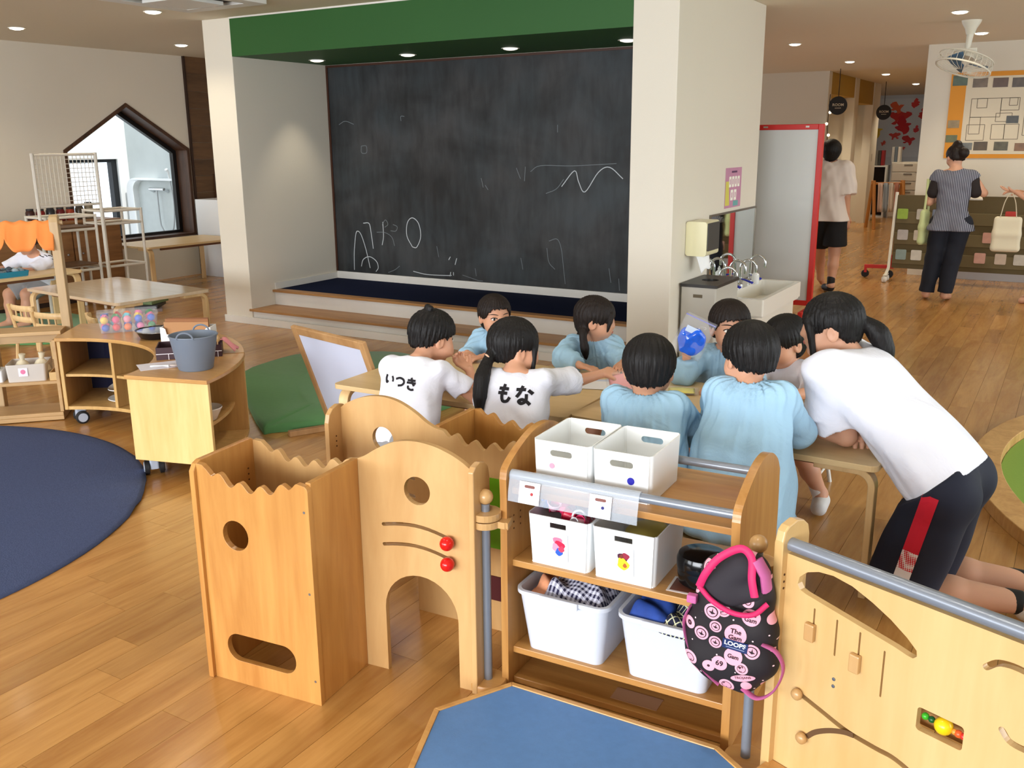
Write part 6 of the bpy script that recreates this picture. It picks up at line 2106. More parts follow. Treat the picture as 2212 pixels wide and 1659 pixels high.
class Vol:
    def __init__(s, lo, hi, h):
        s.h = h
        s.lo = np.array(lo, np.float32) - 3 * h
        s.n = np.ceil((np.array(hi) + 3 * h - s.lo) / h).astype(int) + 1
        s.g = np.full(s.n, 9.0, np.float32)

    def win(s, lo, hi):
        a = np.clip(np.floor((np.array(lo) - s.lo) / s.h).astype(int), 0, s.n - 1)
        b = np.clip(np.ceil((np.array(hi) - s.lo) / s.h).astype(int) + 1, 1, s.n)
        if np.any(b <= a):
            return None
        sl = tuple(slice(i, j) for i, j in zip(a, b))
        ax = [s.lo[k] + s.h * np.arange(a[k], b[k], dtype=np.float32) for k in range(3)]
        return sl, np.meshgrid(*ax, indexing='ij')

    def put(s, sl, d, k, op='u'):
        g = s.g[sl]
        if op == 'u':
            if k <= 0:
                s.g[sl] = np.minimum(g, d)
            else:
                q = np.maximum(k - np.abs(g - d), 0) / k
                s.g[sl] = np.minimum(g, d) - q * q * k * 0.25
        else:
            d = -d
            if k <= 0:
                s.g[sl] = np.maximum(g, d)
            else:
                q = np.maximum(k - np.abs(g - d), 0) / k
                s.g[sl] = np.maximum(g, d) + q * q * k * 0.25

    def cone(s, a, b, ra, rb, k=0.02, clip=None, op='u', flat=None):
        """round cone a->b; clip=(point, normal) cuts the far side; flat=(axis,scale) squashes along an axis"""
        a, b = V3(a), V3(b)
        R_ = max(ra, rb) * (1.6 if flat else 1.0) + k + 3 * s.h
        w_ = s.win(np.minimum(a, b) - R_, np.maximum(a, b) + R_)
        if w_ is None:
            return
        sl, (X, Y, Z) = w_
        ba = b - a
        L2 = max(float(ba @ ba), 1e-9)
        px, py, pz = X - a[0], Y - a[1], Z - a[2]
        t = np.clip((px * ba[0] + py * ba[1] + pz * ba[2]) / L2, 0, 1)
        dx, dy, dz = px - t * ba[0], py - t * ba[1], pz - t * ba[2]
        if flat is not None:
            ax, sc = V3(flat[0]), flat[1]
            q = dx * ax[0] + dy * ax[1] + dz * ax[2]
            dx, dy, dz = dx + ax[0] * q * (sc - 1), dy + ax[1] * q * (sc - 1), dz + ax[2] * q * (sc - 1)
        d = np.sqrt(dx * dx + dy * dy + dz * dz) - (ra + (rb - ra) * t)
        if clip is not None:
            c, n = V3(clip[0]), V3(clip[1])
            n = n / np.linalg.norm(n)
            d = np.maximum(d, (X - c[0]) * n[0] + (Y - c[1]) * n[1] + (Z - c[2]) * n[2])
        s.put(sl, d, k, op)

    def ell(s, c, r, M=None, k=0.02, op='u'):
        c = V3(c)
        R_ = max(r) + k + 3 * s.h
        w_ = s.win(c - R_, c + R_)
        if w_ is None:
            return
        sl, (X, Y, Z) = w_
        P = [X - c[0], Y - c[1], Z - c[2]]
        if M is not None:
            P = [P[0] * M[i][0] + P[1] * M[i][1] + P[2] * M[i][2] for i in range(3)]
        k0 = np.sqrt(sum((P[i] / r[i]) ** 2 for i in range(3)))
        k1 = np.sqrt(sum((P[i] / (r[i] * r[i])) ** 2 for i in range(3))) + 1e-6
        s.put(sl, k0 * (k0 - 1) / k1, k, op)

    def plane(s, c, n):
        """keep the side opposite to n"""
        c, n = V3(c), V3(n)
        n = n / np.linalg.norm(n)
        X, Y, Z = [s.lo[k] + s.h * np.arange(s.n[k], dtype=np.float32) for k in range(3)]
        d = ((X - c[0]) * n[0])[:, None, None] + ((Y - c[1]) * n[1])[None, :, None] + ((Z - c[2]) * n[2])[None, None, :]
        s.g = np.maximum(s.g, d)

    def disp(s, fn, lim=0.03):
        idx = np.argwhere(np.abs(s.g) < lim)
        P = s.lo + s.h * idx.astype(np.float32)
        s.g[idx[:, 0], idx[:, 1], idx[:, 2]] += fn(P[:, 0], P[:, 1], P[:, 2])

    def mesh(s, name='body'):
        """naive surface nets"""
        g = s.g
        sg = g < 0
        c = np.zeros(tuple(np.array(g.shape) - 1), np.int8)
        for i in (0, 1):
            for j in (0, 1):
                for k in (0, 1):
                    c += sg[i:g.shape[0] - 1 + i, j:g.shape[1] - 1 + j, k:g.shape[2] - 1 + k]
        act = (c > 0) & (c < 8)
        idx = np.argwhere(act)
        ids = np.full(act.shape, -1, np.int32)
        ids[act] = np.arange(len(idx))
        acc = np.zeros((len(idx), 3), np.float32)
        cnt = np.zeros(len(idx), np.float32)
        I, J, K = idx.T
        for ax in range(3):
            o = [(0, 0), (0, 1), (1, 0), (1, 1)]
            for p, q in o:
                a = [0, 0, 0]
                others = [x for x in range(3) if x != ax]
                a[others[0]], a[others[1]] = p, q
                b = list(a)
                b[ax] = 1
                va = g[I + a[0], J + a[1], K + a[2]]
                vb = g[I + b[0], J + b[1], K + b[2]]
                m = (va < 0) != (vb < 0)
                t = np.where(m, va / np.where(m, va - vb, 1), 0)
                for x in range(3):
                    acc[:, x] += np.where(m, a[x] + (t if x == ax else 0), 0)
                cnt += m
        vs = s.lo + s.h * (idx + acc / cnt[:, None])
        fs = []
        for ax in range(3):
            u, v = [x for x in range(3) if x != ax]
            sl0 = [slice(1, -1)] * 3
            sa, sb = [slice(1, -1)] * 3, [slice(1, -1)] * 3
            sa[ax], sb[ax] = slice(0, -1), slice(1, None)
            A, B = sg[tuple(sa)], sg[tuple(sb)]
            m = A != B
            e = np.argwhere(m)
            if not len(e):
                continue
            pos = e + 1
            pos[:, ax] -= 1
            q = []
            for du, dv in ((-1, -1), (0, -1), (0, 0), (-1, 0)):
                p = pos.copy()
                p[:, u] += du
                p[:, v] += dv
                q.append(ids[p[:, 0], p[:, 1], p[:, 2]])
            q = np.stack(q, 1)
            fl = A[m] ^ (ax == 1)
            q[~fl] = q[~fl][:, ::-1]
            fs.append(q)
        F = np.concatenate(fs)
        F = F[(F >= 0).all(1)]
        me = bpy.data.meshes.new(name)
        me.vertices.add(len(vs))
        me.vertices.foreach_set('co', vs.astype(np.float32).ravel())
        me.loops.add(F.size)
        me.loops.foreach_set('vertex_index', F.astype(np.int32).ravel())
        me.polygons.add(len(F))
        me.polygons.foreach_set('loop_start', np.arange(0, F.size, 4, dtype=np.int32))
        me.polygons.foreach_set('use_smooth', np.ones(len(F), bool))
        me.update()
        me.validate()
        return me


def unit(v):
    v = np.array(v, float)
    return v / np.linalg.norm(v)


def fabric(name, rgb, wr=0.5, sc=11.0):
    """cloth with soft wrinkles in the relief"""
    m = plain(name, rgb, 0.9, spec=0.2)
    nt = m.node_tree
    tc = nt.nodes.new('ShaderNodeTexCoord')
    n = nt.nodes.new('ShaderNodeTexNoise')
    n.inputs['Scale'].default_value = sc
    n.inputs['Detail'].default_value = 4
    n.inputs['Distortion'].default_value = 1.6
    nt.links.new(tc.outputs['Object'], n.inputs['Vector'])
    b = nt.nodes.new('ShaderNodeBump')
    b.inputs['Strength'].default_value = wr
    b.inputs['Distance'].default_value = 0.03
    nt.links.new(n.outputs['Fac'], b.inputs['Height'])
    nt.links.new(b.outputs['Normal'], nt.nodes['Principled BSDF'].inputs['Normal'])
    return m


skin_kid = plain('skin_child', (212, 158, 128), 0.5, sss=0.12, var=0.05, vscale=14)
skin_adult = plain('skin_adult', (206, 156, 128), 0.5, sss=0.12, var=0.05, vscale=10)


def hair_mat(name, rgb, rough=0.55):
    if name in MATS:
        return MATS[name]
    m, nt, p = newmat(name)
    tc = nt.nodes.new('ShaderNodeTexCoord')
    mp = nt.nodes.new('ShaderNodeMapping')
    mp.inputs['Scale'].default_value = (260, 260, 18)
    nt.links.new(tc.outputs['Object'], mp.inputs['Vector'])
    n = nt.nodes.new('ShaderNodeTexNoise')
    n.inputs['Scale'].default_value = 1
    n.inputs['Detail'].default_value = 3
    nt.links.new(mp.outputs['Vector'], n.inputs['Vector'])
    b = nt.nodes.new('ShaderNodeBump')
    b.inputs['Strength'].default_value = 0.55
    b.inputs['Distance'].default_value = 0.003
    nt.links.new(n.outputs['Fac'], b.inputs['Height'])
    nt.links.new(b.outputs['Normal'], p.inputs['Normal'])
    p.inputs['Base Color'].default_value = lin(*rgb)
    p.inputs['Roughness'].default_value = rough
    p.inputs['Specular IOR Level'].default_value = 0.3
    MATS[name] = m
    return m


hair_black = hair_mat('hair_black', (15, 12, 12))
hair_brown = hair_mat('hair_darkbrown', (28, 19, 16))
eye_white = plain('eye_white', (232, 228, 224), 0.2)
eye_dark = plain('eye_dark', (20, 14, 12), 0.12)
lip_m = plain('lips', (176, 98, 88), 0.45)
brow_m = plain('eyebrow', (44, 32, 28), 0.8)


def head_frame(fdir, tilt=0.0):
    f = unit(fdir)
    r = unit(np.cross(f, (0, 0, 1)))
    u = np.cross(r, f)
    if tilt:
        r, u = r * math.cos(tilt) + u * math.sin(tilt), u * math.cos(tilt) - r * math.sin(tilt)
    return r, f, u


def add_head(v, c, fr, hh, child=True):
    """skull, face, ears in the head frame; hh = chin to crown"""
    r, f, u = fr
    M = [r, f, u]
    P = lambda x, y, z: np.array(c) + hh * (x * r + y * f + z * u)
    S = lambda *a: [q * hh for q in a]
    v.ell(P(0, -0.05, 0.13), S(0.355, 0.42, 0.36), M, 0.02)
    v.ell(P(0, 0.10, -0.12), S(0.295, 0.30, 0.34), M, 0.03)
    v.cone(P(0, 0.14, -0.36), P(0, 0.27, -0.40), 0.13 * hh, 0.09 * hh, 0.03)
    ck = 0.15 if child else 0.11
    for s in (-1, 1):
        v.ell(P(0.175 * s, 0.22, -0.19), S(ck, ck, ck), M, 0.03)
        v.ell(P(0.36 * s, -0.03, -0.06), S(0.045, 0.095, 0.135), M, 0.008)
        v.ell(P(0.405 * s, 0.0, -0.055), S(0.03, 0.05, 0.08), M, 0.006, 'd')
        v.ell(P(0.15 * s, 0.43, 0.005), S(0.075, 0.05, 0.05), M, 0.02, 'd')
    v.cone(P(0, 0.375, 0.02), P(0, 0.41 if child else 0.43, -0.10), 0.028 * hh, 0.042 * hh, 0.02)
    for s in (-1, 1):
        v.cone(P(0.035 * s, 0.385, -0.115), P(0.04 * s, 0.385, -0.118), 0.03 * hh, 0.03 * hh, 0.01)
    v.ell(P(0, 0.365, -0.235), S(0.085, 0.035, 0.035), M, 0.015)
    return P


def add_hand(v, w_, d, n, sz, curl=0.5, spread=0.10, thumb=0.6, side=1):
    """palm, four unequal bent fingers and a thumb from the side of the palm. d=pointing, n=palm normal, sz=hand length"""
    d, n = unit(d), unit(n)
    n = unit(n - d * (n @ d))
    sd = np.cross(d, n) * side          # towards the thumb
    w_ = np.array(w_, float)
    r = sz * 0.062
    for q in (-0.16, 0.0, 0.15):
        v.cone(w_ + sd * sz * q * 0.5, w_ + d * sz * 0.46 + sd * sz * q, sz * 0.105, sz * 0.088, sz * 0.08, flat=(n, 1.35))
    for i, (q, L) in enumerate(((0.20, 0.42), (0.07, 0.48), (-0.06, 0.45), (-0.185, 0.36))):
        p = w_ + d * sz * 0.47 + sd * sz * q
        a = curl * 0.5
        dr = unit(d + sd * (0.05 - i * 0.035) * spread * 10)
        for k, fr_ in enumerate((0.45, 0.30, 0.25)):
            e = p + (dr * math.cos(a) + n * math.sin(a)) * sz * L * fr_
            v.cone(p, e, r * (1.05 - 0.08 * k), r * (1.0 - 0.1 * k), 0.003)
            p = e
            a += curl
    p = w_ + d * sz * 0.12 + sd * sz * 0.17
    td = unit(d * 0.75 + sd * thumb + n * 0.35)
    e = p + td * sz * 0.26
    v.cone(p, e, r * 1.4, r * 1.1, 0.008)
    v.cone(e, e + unit(td + n * 0.4 + d * 0.3) * sz * 0.2, r * 1.1, r * 0.9, 0.003)


def wave_noise(seed, amp, fr_, n=4):
    rr = random.Random(seed)
    ks = [(rr.uniform(-1, 1) * fr_, rr.uniform(-1, 1) * fr_, rr.uniform(-1, 1) * fr_, rr.random() * 6.3) for _ in range(n)]

    def fn(x, y, z):
        t = 0
        for a, b, c, d in ks:
            t = t + np.sin(a * x + b * y + c * z + d)
        return amp * t / n * 1.6
    return fn


def add_hair(c, fr, hh, h, line, locks=(), thick=0.055, seed=1, fuzz=0.010, mat=None, whorl=0.0):
    """line: list of (azimuth deg from the face, lowest z in head heights), symmetric or full; locks: list of point lists (head units) with radii"""
    r, f, u = fr
    P = lambda x, y, z: np.array(c) + hh * (x * r + y * f + z * u)
    pts = [P(0, 0, 0)] + [P(*q[:3]) for l in locks for q in l[0]]
    lo = np.min(pts, 0) - 0.62 * hh
    hi = np.max(pts, 0) + 0.68 * hh
    v = Vol(lo, hi, h)
    v.ell(P(0, -0.05, 0.13), [(0.355 + thick) * hh, (0.42 + thick) * hh, (0.36 + thick * 1.15) * hh], [r, f, u], 0.0)
    v.ell(P(0, -0.13, -0.10), [0.33 * hh, 0.34 * hh, 0.36 * hh], [r, f, u], 0.02)
    az = np.array([q[0] for q in line], float)
    zz = np.array([q[1] for q in line], float)
    full = az.min() < 0
    rr = random.Random(seed)
    ph = [rr.random() * 6.3 for _ in range(6)]
    act = np.argwhere(v.g < 0.03)
    Q = v.lo + v.h * act.astype(np.float32) - np.array(c, np.float32)
    x, y, z = Q @ r / hh, Q @ f / hh, Q @ u / hh
    A = np.degrees(np.arctan2(x, y))
    if not full:
        A2 = np.abs(A)
    else:
        A2 = A
    zl = np.interp(A2, az, zz)
    jag = 0.014 * np.sin(np.radians(A) * 23 + ph[0]) + 0.014 * np.sin(np.radians(A) * 41 + ph[1]) + 0.014 * np.sin(np.radians(A) * 67 + ph[2])
    cut = (zl + jag - z) * hh * 0.8
    e = np.sqrt(x * x + (y + 0.05 + whorl) ** 2) + 1e-3
    st = fuzz * hh * 0.5 * (np.sin(np.radians(A) * 31 + ph[3] + 5 * z) + 0.8 * np.sin(np.radians(A) * 53 + ph[4] - 7 * z) + 0.6 * np.sin(np.radians(A) * 83 + ph[5])) * np.clip(e * 3, 0, 1)
    gv = v.g[act[:, 0], act[:, 1], act[:, 2]] + st
    v.g[act[:, 0], act[:, 1], act[:, 2]] = np.maximum(gv, cut)
    for pl_, rad in locks:
        W = spline([tuple(P(*q)) for q in pl_], 5)
        n = len(W)
        for i in range(n - 1):
            t0, t1 = i / (n - 1), (i + 1) / (n - 1)
            ra = np.interp(t0, np.linspace(0, 1, len(rad)), rad) * hh
            rb = np.interp(t1, np.linspace(0, 1, len(rad)), rad) * hh
            v.cone(W[i], W[i + 1], ra, rb, 0.012)
    if locks:
        def rib(X, Y, Z):
            q = np.stack([X - c[0], Y - c[1], Z - c[2]], 1)
            return 0.0007 * np.sin((q @ r) * 520 + 40 * (q @ u)) + 0.0006 * np.sin((q @ f) * 610 + 1 - 30 * (q @ u))
        v.disp(rib, 0.02)
    return v.mesh('hair')


def face_bits(t, me_body, c, fr, hh, eyes=True, lids=False):
    """eyes, brows and lips seated on the face surface by casting on the body mesh"""
    r, f, u = [Vector(q) for q in fr]
    bvh = BVHTree.FromPolygons([v.co for v in me_body.vertices], [p.vertices for p in me_body.polygons])
    C0 = Vector(c)

    def hit(x, z):
        o = C0 + hh * (x * r + 0.9 * f + z * u)
        q = bvh.ray_cast(o, -f, hh)
        return q[0] if q[0] else C0 + hh * (x * r + 0.38 * f + z * u)
    Rm = Matrix(((r.x, f.x, u.x, 0), (r.y, f.y, u.y, 0), (r.z, f.z, u.z, 0), (0, 0, 0, 1)))
    for s in (-1, 1):
        p = hit(0.155 * s, 0.0)
        if lids:
            W = [tuple(hit(0.155 * s + q, -0.005 - 0.02 * (1 - (q / 0.07) ** 2))) for q in (-0.07, -0.035, 0, 0.035, 0.07)]
            mk('eyelash', MB().tube(W, 0.010 * hh, 6), brow_m, t, smooth=True)
        else:
            M = Matrix.Translation(p - f * 0.006 * hh) @ Rm
            mk('eye', MB().sphere((0, 0, 0), 1.0, 14, M @ Matrix.Diagonal((0.072 * hh, 0.026 * hh, 0.034 * hh, 1))), eye_white, t, smooth='all')
            mk('iris', MB().sphere((0, 0, 0), 1.0, 14, Matrix.Translation(f * 0.010 * hh) @ M @ Matrix.Diagonal((0.036 * hh, 0.022 * hh, 0.034 * hh, 1))), eye_dark, t, smooth='all')
            W = [tuple(hit(0.155 * s + q, 0.012 + 0.03 * (1 - (q / 0.08) ** 2)) + f * 0.004 * hh) for q in (-0.08, -0.04, 0, 0.04, 0.08)]
            mk('eyelash', MB().tube(W, 0.011 * hh, 6), brow_m, t, smooth=True)
        W = [tuple(hit(0.16 * s + q, 0.105 + 0.02 * (1 - (q / 0.1) ** 2))) for q in (-0.10, -0.05, 0, 0.05, 0.10)]
        mk('eyebrow', MB().tube(W, [0.007 * hh, 0.014 * hh, 0.015 * hh, 0.013 * hh, 0.006 * hh], 6, flat=(1, 0.8)), brow_m, t, smooth=True)
    W = [tuple(hit(q, -0.235 + 0.012 * math.cos(q * 60))) for q in (-0.09, -0.05, -0.02, 0, 0.02, 0.05, 0.09)]
    mk('lips', MB().tube(W, [0.006 * hh, 0.016 * hh, 0.02 * hh, 0.018 * hh, 0.02 * hh, 0.016 * hh, 0.006 * hh], 8), lip_m, t, smooth=True)


def stroke_print(t, shirt_me, strokes, O, ux, uz, toward, size, wd, mat, name='printed_name'):
    """lettering strokes (unit square) laid on the cloth by casting towards it"""
    bvh = BVHTree.FromPolygons([v.co for v in shirt_me.vertices], [p.vertices for p in shirt_me.polygons])
    O, ux, uz, td = Vector(O), Vector(ux).normalized(), Vector(uz).normalized(), Vector(toward).normalized()
    for st in strokes:
        W = spline([(a, b, 0) for a, b in st], 6)
        L, Rr = [], []
        n = len(W)
        m = MB()
        vs, fs, ok = [], [], []
        for i in range(n):
            p0, p1 = Vector(W[max(i - 1, 0)]), Vector(W[min(i + 1, n - 1)])
            tt = (p1 - p0).normalized()
            nn = Vector((-tt.y, tt.x, 0)) * wd / 2
            for s in (1, 0, -1):
                q = Vector(W[i]) + nn * s
                o = O + ux * q.x * size + uz * q.y * size - td * 0.25
                h_ = bvh.ray_cast(o, td, 0.6)
                if h_[0]:
                    vs.append(h_[0] - td * 0.0022)
                else:
                    vs.append(O + ux * q.x * size + uz * q.y * size)
        for i in range(n - 1):
            for q in (0, 1):
                a = i * 3 + q
                fs.append((a, a + 1, a + 4, a + 3))
        m.add(vs, fs)
        o = mk(name, m, mat, t)
        o.modifiers.new('thickness', 'SOLIDIFY').thickness = 0.0008
# ================================================================== PEOPLE
tee = fabric('tshirt_white', (232, 234, 246), 0.30, 8)
smock_m = fabric('smock_blue', (164, 202, 228), 0.30, 9)
pants_dark = plain('pants_dark', (36, 40, 52), 0.85)
pants_grey = plain('pants_grey', (150, 150, 152), 0.85)
sock_white = plain('sock_white', (232, 230, 230), 0.85)
shoe_white = plain('shoe_white', (220, 220, 220), 0.6)
ink_black = plain('print_black', (22, 18, 24), 0.8)
band_col = plain('hair_tie', (226, 180, 150), 0.6)

A_ = np.array


def lerp(a, b, t):
    return A_(a) * (1 - t) + A_(b) * t


def person(spec):
    """one person: body as one skin, hair and clothes as children"""
    J = {k: A_(v, float) for k, v in spec['J'].items()}
    S = spec.get('S', 1.0)
    hh = spec.get('hh', 0.20)
    vox = spec.get('vox', 0.0045)
    sk = spec.get('skin', skin_kid)
    base = J['pel'] if 'base' not in spec else A_(spec['base'])
    t = thing('person', spec['label'], 'person', (float(base[0]), float(base[1]), 0.0), 0)
    fr = head_frame(spec['face'], spec.get('tilt', 0.0))
    N, P, Hc = J['neck'], J['pel'], J['head']
    sax = unit(J['shR'] - J['shL'])
    spine = unit(N - P)
    fwd = unit(np.cross(spine, sax)) * spec.get('fs', -1)      # chest direction
    hipw = 0.065 * S
    if 'hipL' not in J:
        hx = unit(A_(spec.get('hipax', sax)) * A_([1, 1, 0]))
        J['hipL'], J['hipR'] = P - hx * hipw + A_([0, 0, -0.02 * S]), P + hx * hipw + A_([0, 0, -0.02 * S])
    allp = A_(list(J.values()))
    lo, hi = allp.min(0) - 0.20 * S, allp.max(0) + 0.20 * S
    lo[2] = max(lo[2], 0.001 if not spec.get('lowz') else lo[2])
    # ---------------- body
    v = Vol(lo, hi, vox)
    rt = (0.064 if S < 1.2 else 0.054) * S
    for sd in 'LR':
        tp_ = lerp(J['sh' + sd], N, 0.35) - spine * 0.06 * S
        if S > 1.2:
            wa = lerp(lerp(J['hip' + sd], tp_, 0.45), lerp(P, N, 0.4), 0.35)
            v.cone(J['hip' + sd], wa, rt * 1.15, rt * 0.85, 0.05)
            v.cone(wa, tp_, rt * 0.85, rt * 0.95, 0.05)
        else:
            v.cone(J['hip' + sd], tp_, rt, rt * 0.9, 0.05)
        v.cone(N - spine * 0.02 * S, J['sh' + sd], 0.036 * S, 0.036 * S, 0.03)
        v.cone(J['sh' + sd], J['el' + sd], 0.033 * S, 0.026 * S, 0.02)
        v.cone(J['el' + sd], J['wr' + sd], 0.027 * S, 0.0185 * S, 0.012)
        hd = spec.get('hand' + sd)
        if hd:
            add_hand(v, J['wr' + sd], hd[0], hd[1], 0.118 * S if S < 1.2 else 0.165, hd[2] if len(hd) > 2 else 0.5, side=hd[3] if len(hd) > 3 else (1 if sd == 'R' else -1))
        if 'kn' + sd in J:
            v.cone(J['hip' + sd], J['kn' + sd], 0.062 * S, 0.044 * S, 0.03)
            v.cone(J['kn' + sd], lerp(J['kn' + sd], J['an' + sd], 0.4), 0.043 * S, 0.040 * S, 0.02)
            v.cone(lerp(J['kn' + sd], J['an' + sd], 0.4), J['an' + sd], 0.040 * S, 0.026 * S, 0.02)
            if 'to' + sd in J:
                v.cone(J['an' + sd], J['to' + sd], 0.027 * S, 0.022 * S, 0.02)
    v.cone(P, N - spine * 0.1 * S, rt, rt, 0.04)
    v.cone(N - spine * 0.03 * S, lerp(N, Hc, 0.6), 0.040 * S, 0.036 * S, 0.02)
    add_head(v, Hc, fr, hh, S < 1.2)
    v.plane((0, 0, 0.001), (0, 0, -1))
    me = v.mesh('body')
    body = mk('body', me, sk, t)
    body.matrix_parent_inverse = Matrix.Identity(4)
    off = Vector((-t.location.x, -t.location.y, 0))
    parts = [body]
    if spec.get('facebits', True):
        n0 = set(bpy.data.objects)
        face_bits(t, me, Hc, fr, hh, lids=spec.get('lids', False))
        parts += [o for o in bpy.data.objects if o not in n0]
    # ---------------- hair
    if spec.get('line'):
        hm = add_hair(Hc, fr, hh, spec.get('hvox', max(0.0035, vox * 0.8)), spec['line'], spec.get('locks', ()), spec.get('thick', 0.055), spec.get('seed', 1), spec.get('fuzz', 0.012))
        parts.append(mk('hair', hm, spec.get('hairmat', hair_black), t))
    # ---------------- upper garment
    cl = spec.get('top', 'tee')
    cv = spec.get('cvox', 0.006)
    if cl:
        g = spec.get('ease', 0.011) * S
        v = Vol(lo - 0.05, hi + 0.05, cv)
        loose = cl == 'smock'
        hem = A_(spec['hem'])
        hemn = A_(spec.get('hemn', -spine))
        for sd in 'LR':
            top_ = lerp(J['sh' + sd], N, 0.35) - spine * 0.05 * S
            if S > 1.2:
                wa = lerp(lerp(J['hip' + sd], top_, 0.45), lerp(P, N, 0.4), 0.35)
                v.cone(J['hip' + sd] - spine * 0.05, wa, rt * 1.15 + g, rt * 0.85 + g, 0.05)
                v.cone(wa, top_, rt * 0.85 + g, rt * 0.95 + g, 0.05)
            else:
                v.cone(J['hip' + sd] - spine * (0.10 * S if loose else 0.04 * S), top_, rt + g + (0.055 * S if loose else 0.006), rt * 0.9 + g + (0.008 if loose else 0), 0.05)
            v.cone(N - spine * 0.035 * S, J['sh' + sd], 0.034 * S + g, 0.034 * S + g, 0.03)
            if loose:
                wr = lerp(J['el' + sd], J['wr' + sd], spec.get('cuff', 0.82))
                dv = unit(J['wr' + sd] - J['el' + sd])
                v.cone(J['sh' + sd], J['el' + sd], 0.044 * S + g, 0.046 * S + g, 0.025)
                v.cone(J['el' + sd], wr - dv * 0.02 * S, 0.046 * S + g * 0.8, 0.036 * S + g * 0.8, 0.02, clip=(wr, dv))
            else:
                sl = spec.get('sleeve', 0.72)
                e = lerp(J['sh' + sd], J['el' + sd], sl)
                dv = unit(J['el' + sd] - J['sh' + sd])
                v.cone(J['sh' + sd], e + dv * 0.04 * S, 0.036 * S + g, 0.048 * S + g, 0.016, clip=(e, dv))
        v.cone(P - spine * 0.05 * S, N - spine * 0.09 * S, rt + g, rt + g, 0.05)
        for a, b, ra, rb, cp in spec.get('flap', ()):
            v.cone(a, b, ra, rb, 0.03, clip=(cp, (0.05, 0, -1)))
        for a, b, ra, rb in spec.get('drape', ()):
            v.cone(a, b, ra, rb, 0.06)
        if loose:
            ax = spine
            c0 = N
            e1 = unit(np.cross(ax, (0.3, 0.8, 0.1)))
            e2 = np.cross(ax, e1)
            sd_ = spec.get('seed', 1)

            def gather(x, y, z):
                qx, qy, qz = x - c0[0], y - c0[1], z - c0[2]
                dn = -(qx * ax[0] + qy * ax[1] + qz * ax[2])
                th = np.arctan2(qx * e2[0] + qy * e2[1] + qz * e2[2], qx * e1[0] + qy * e1[1] + qz * e1[2])
                am = 0.0032 * np.exp(-np.clip(dn, 0, 9) / 0.16)
                return am * (np.sin(26 * th + sd_) + 0.5 * np.sin(43 * th + 2 * sd_)) + 0.004 * np.sin(9 * th + 14 * dn + sd_) * np.clip(dn / 0.2, 0, 1)
            v.disp(gather, 0.03)
        wn = wave_noise(spec.get('seed', 1) + 50, 0.0055 * (1 if S < 1.2 else 1.5), 36)
        wn2 = wave_noise(spec.get('seed', 1) + 90, 0.0030, 90)
        v.disp(lambda x, y, z: wn(x, y, z) + wn2(x, y, z), 0.03)
        nd = unit(Hc - N)
        v.cone(N + nd * 0.018 * S + fwd * spec.get('nfwd', 0.010) * S, N + nd * 0.2, 0.044 * S, 0.075 * S, 0.006, op='d')
        v.plane(hem, hemn)
        sm = v.mesh('shirt')
        so = mk('smock' if loose else 'shirt', sm, spec.get('topmat', smock_m if loose else tee), t)
        parts.append(so)
        spec['_shirt'] = sm
    # ---------------- lower garment
    pn = spec.get('pants')
    if pn:
        v = Vol(lo - 0.03, hi + 0.03, cv)
        g = 0.010 * S
        for sd in 'LR':
            if 'kn' + sd not in J:
                continue
            v.cone(P, J['hip' + sd], rt + g, 0.07 * S + g, 0.04)
            k = pn[1]
            if k <= 1.0:
                e = lerp(J['hip' + sd], J['kn' + sd], k)
                dv = unit(J['kn' + sd] - J['hip' + sd])
                v.cone(J['hip' + sd], e + dv * 0.05, 0.066 * S + g, (0.060 if len(pn) < 3 else pn[2]) * S + g, 0.03, clip=(e, dv))
            else:
                v.cone(J['hip' + sd], J['kn' + sd], 0.064 * S + g, 0.050 * S + g, 0.03)
                e = lerp(J['kn' + sd], J['an' + sd], k - 1)
                dv = unit(J['an' + sd] - J['kn' + sd])
                v.cone(J['kn' + sd], e + dv * 0.03, 0.049 * S + g, 0.042 * S + g, 0.02, clip=(e, dv))
        if 'waist' in spec:
            v.plane(spec['waist'][0], spec['waist'][1])
        wn = wave_noise(spec.get('seed', 1) + 70, 0.003, 40)
        v.disp(wn, 0.03)
        parts.append(mk('trousers' if pn[1] > 1 else 'shorts', v.mesh('trousers'), pn[0], t))
    # ---------------- socks and shoes
    for nm, mt, a, b, ra, rb in spec.get('feet', ()):
        v = Vol(np.minimum(a, b) - 0.08, np.maximum(a, b) + 0.08, 0.005)
        v.cone(a, b, ra, rb, 0.01)
        if nm == 'shoe':
            v.plane((0, 0, min(a[2], b[2]) - min(ra, rb) * 0.75), (0, 0, -1))
        parts.append(mk(nm, v.mesh(nm), mt, t))
    for o in parts:
        o.location = off
    spec['_t'] = t
    spec['_off'] = off
    return t


def move_new(t, before, off):
    for o in bpy.data.objects:
        if o not in before and o.parent == t:
            o.location = off


BOY = [(0, 0.14), (35, 0.13), (55, 0.10), (70, 0.03), (85, 0.05), (100, -0.04), (125, -0.18), (180, -0.24)]
GIRL = [(0, 0.10), (40, 0.09), (55, 0.0), (70, -0.05), (88, 0.05), (105, -0.12), (130, -0.28), (180, -0.30)]


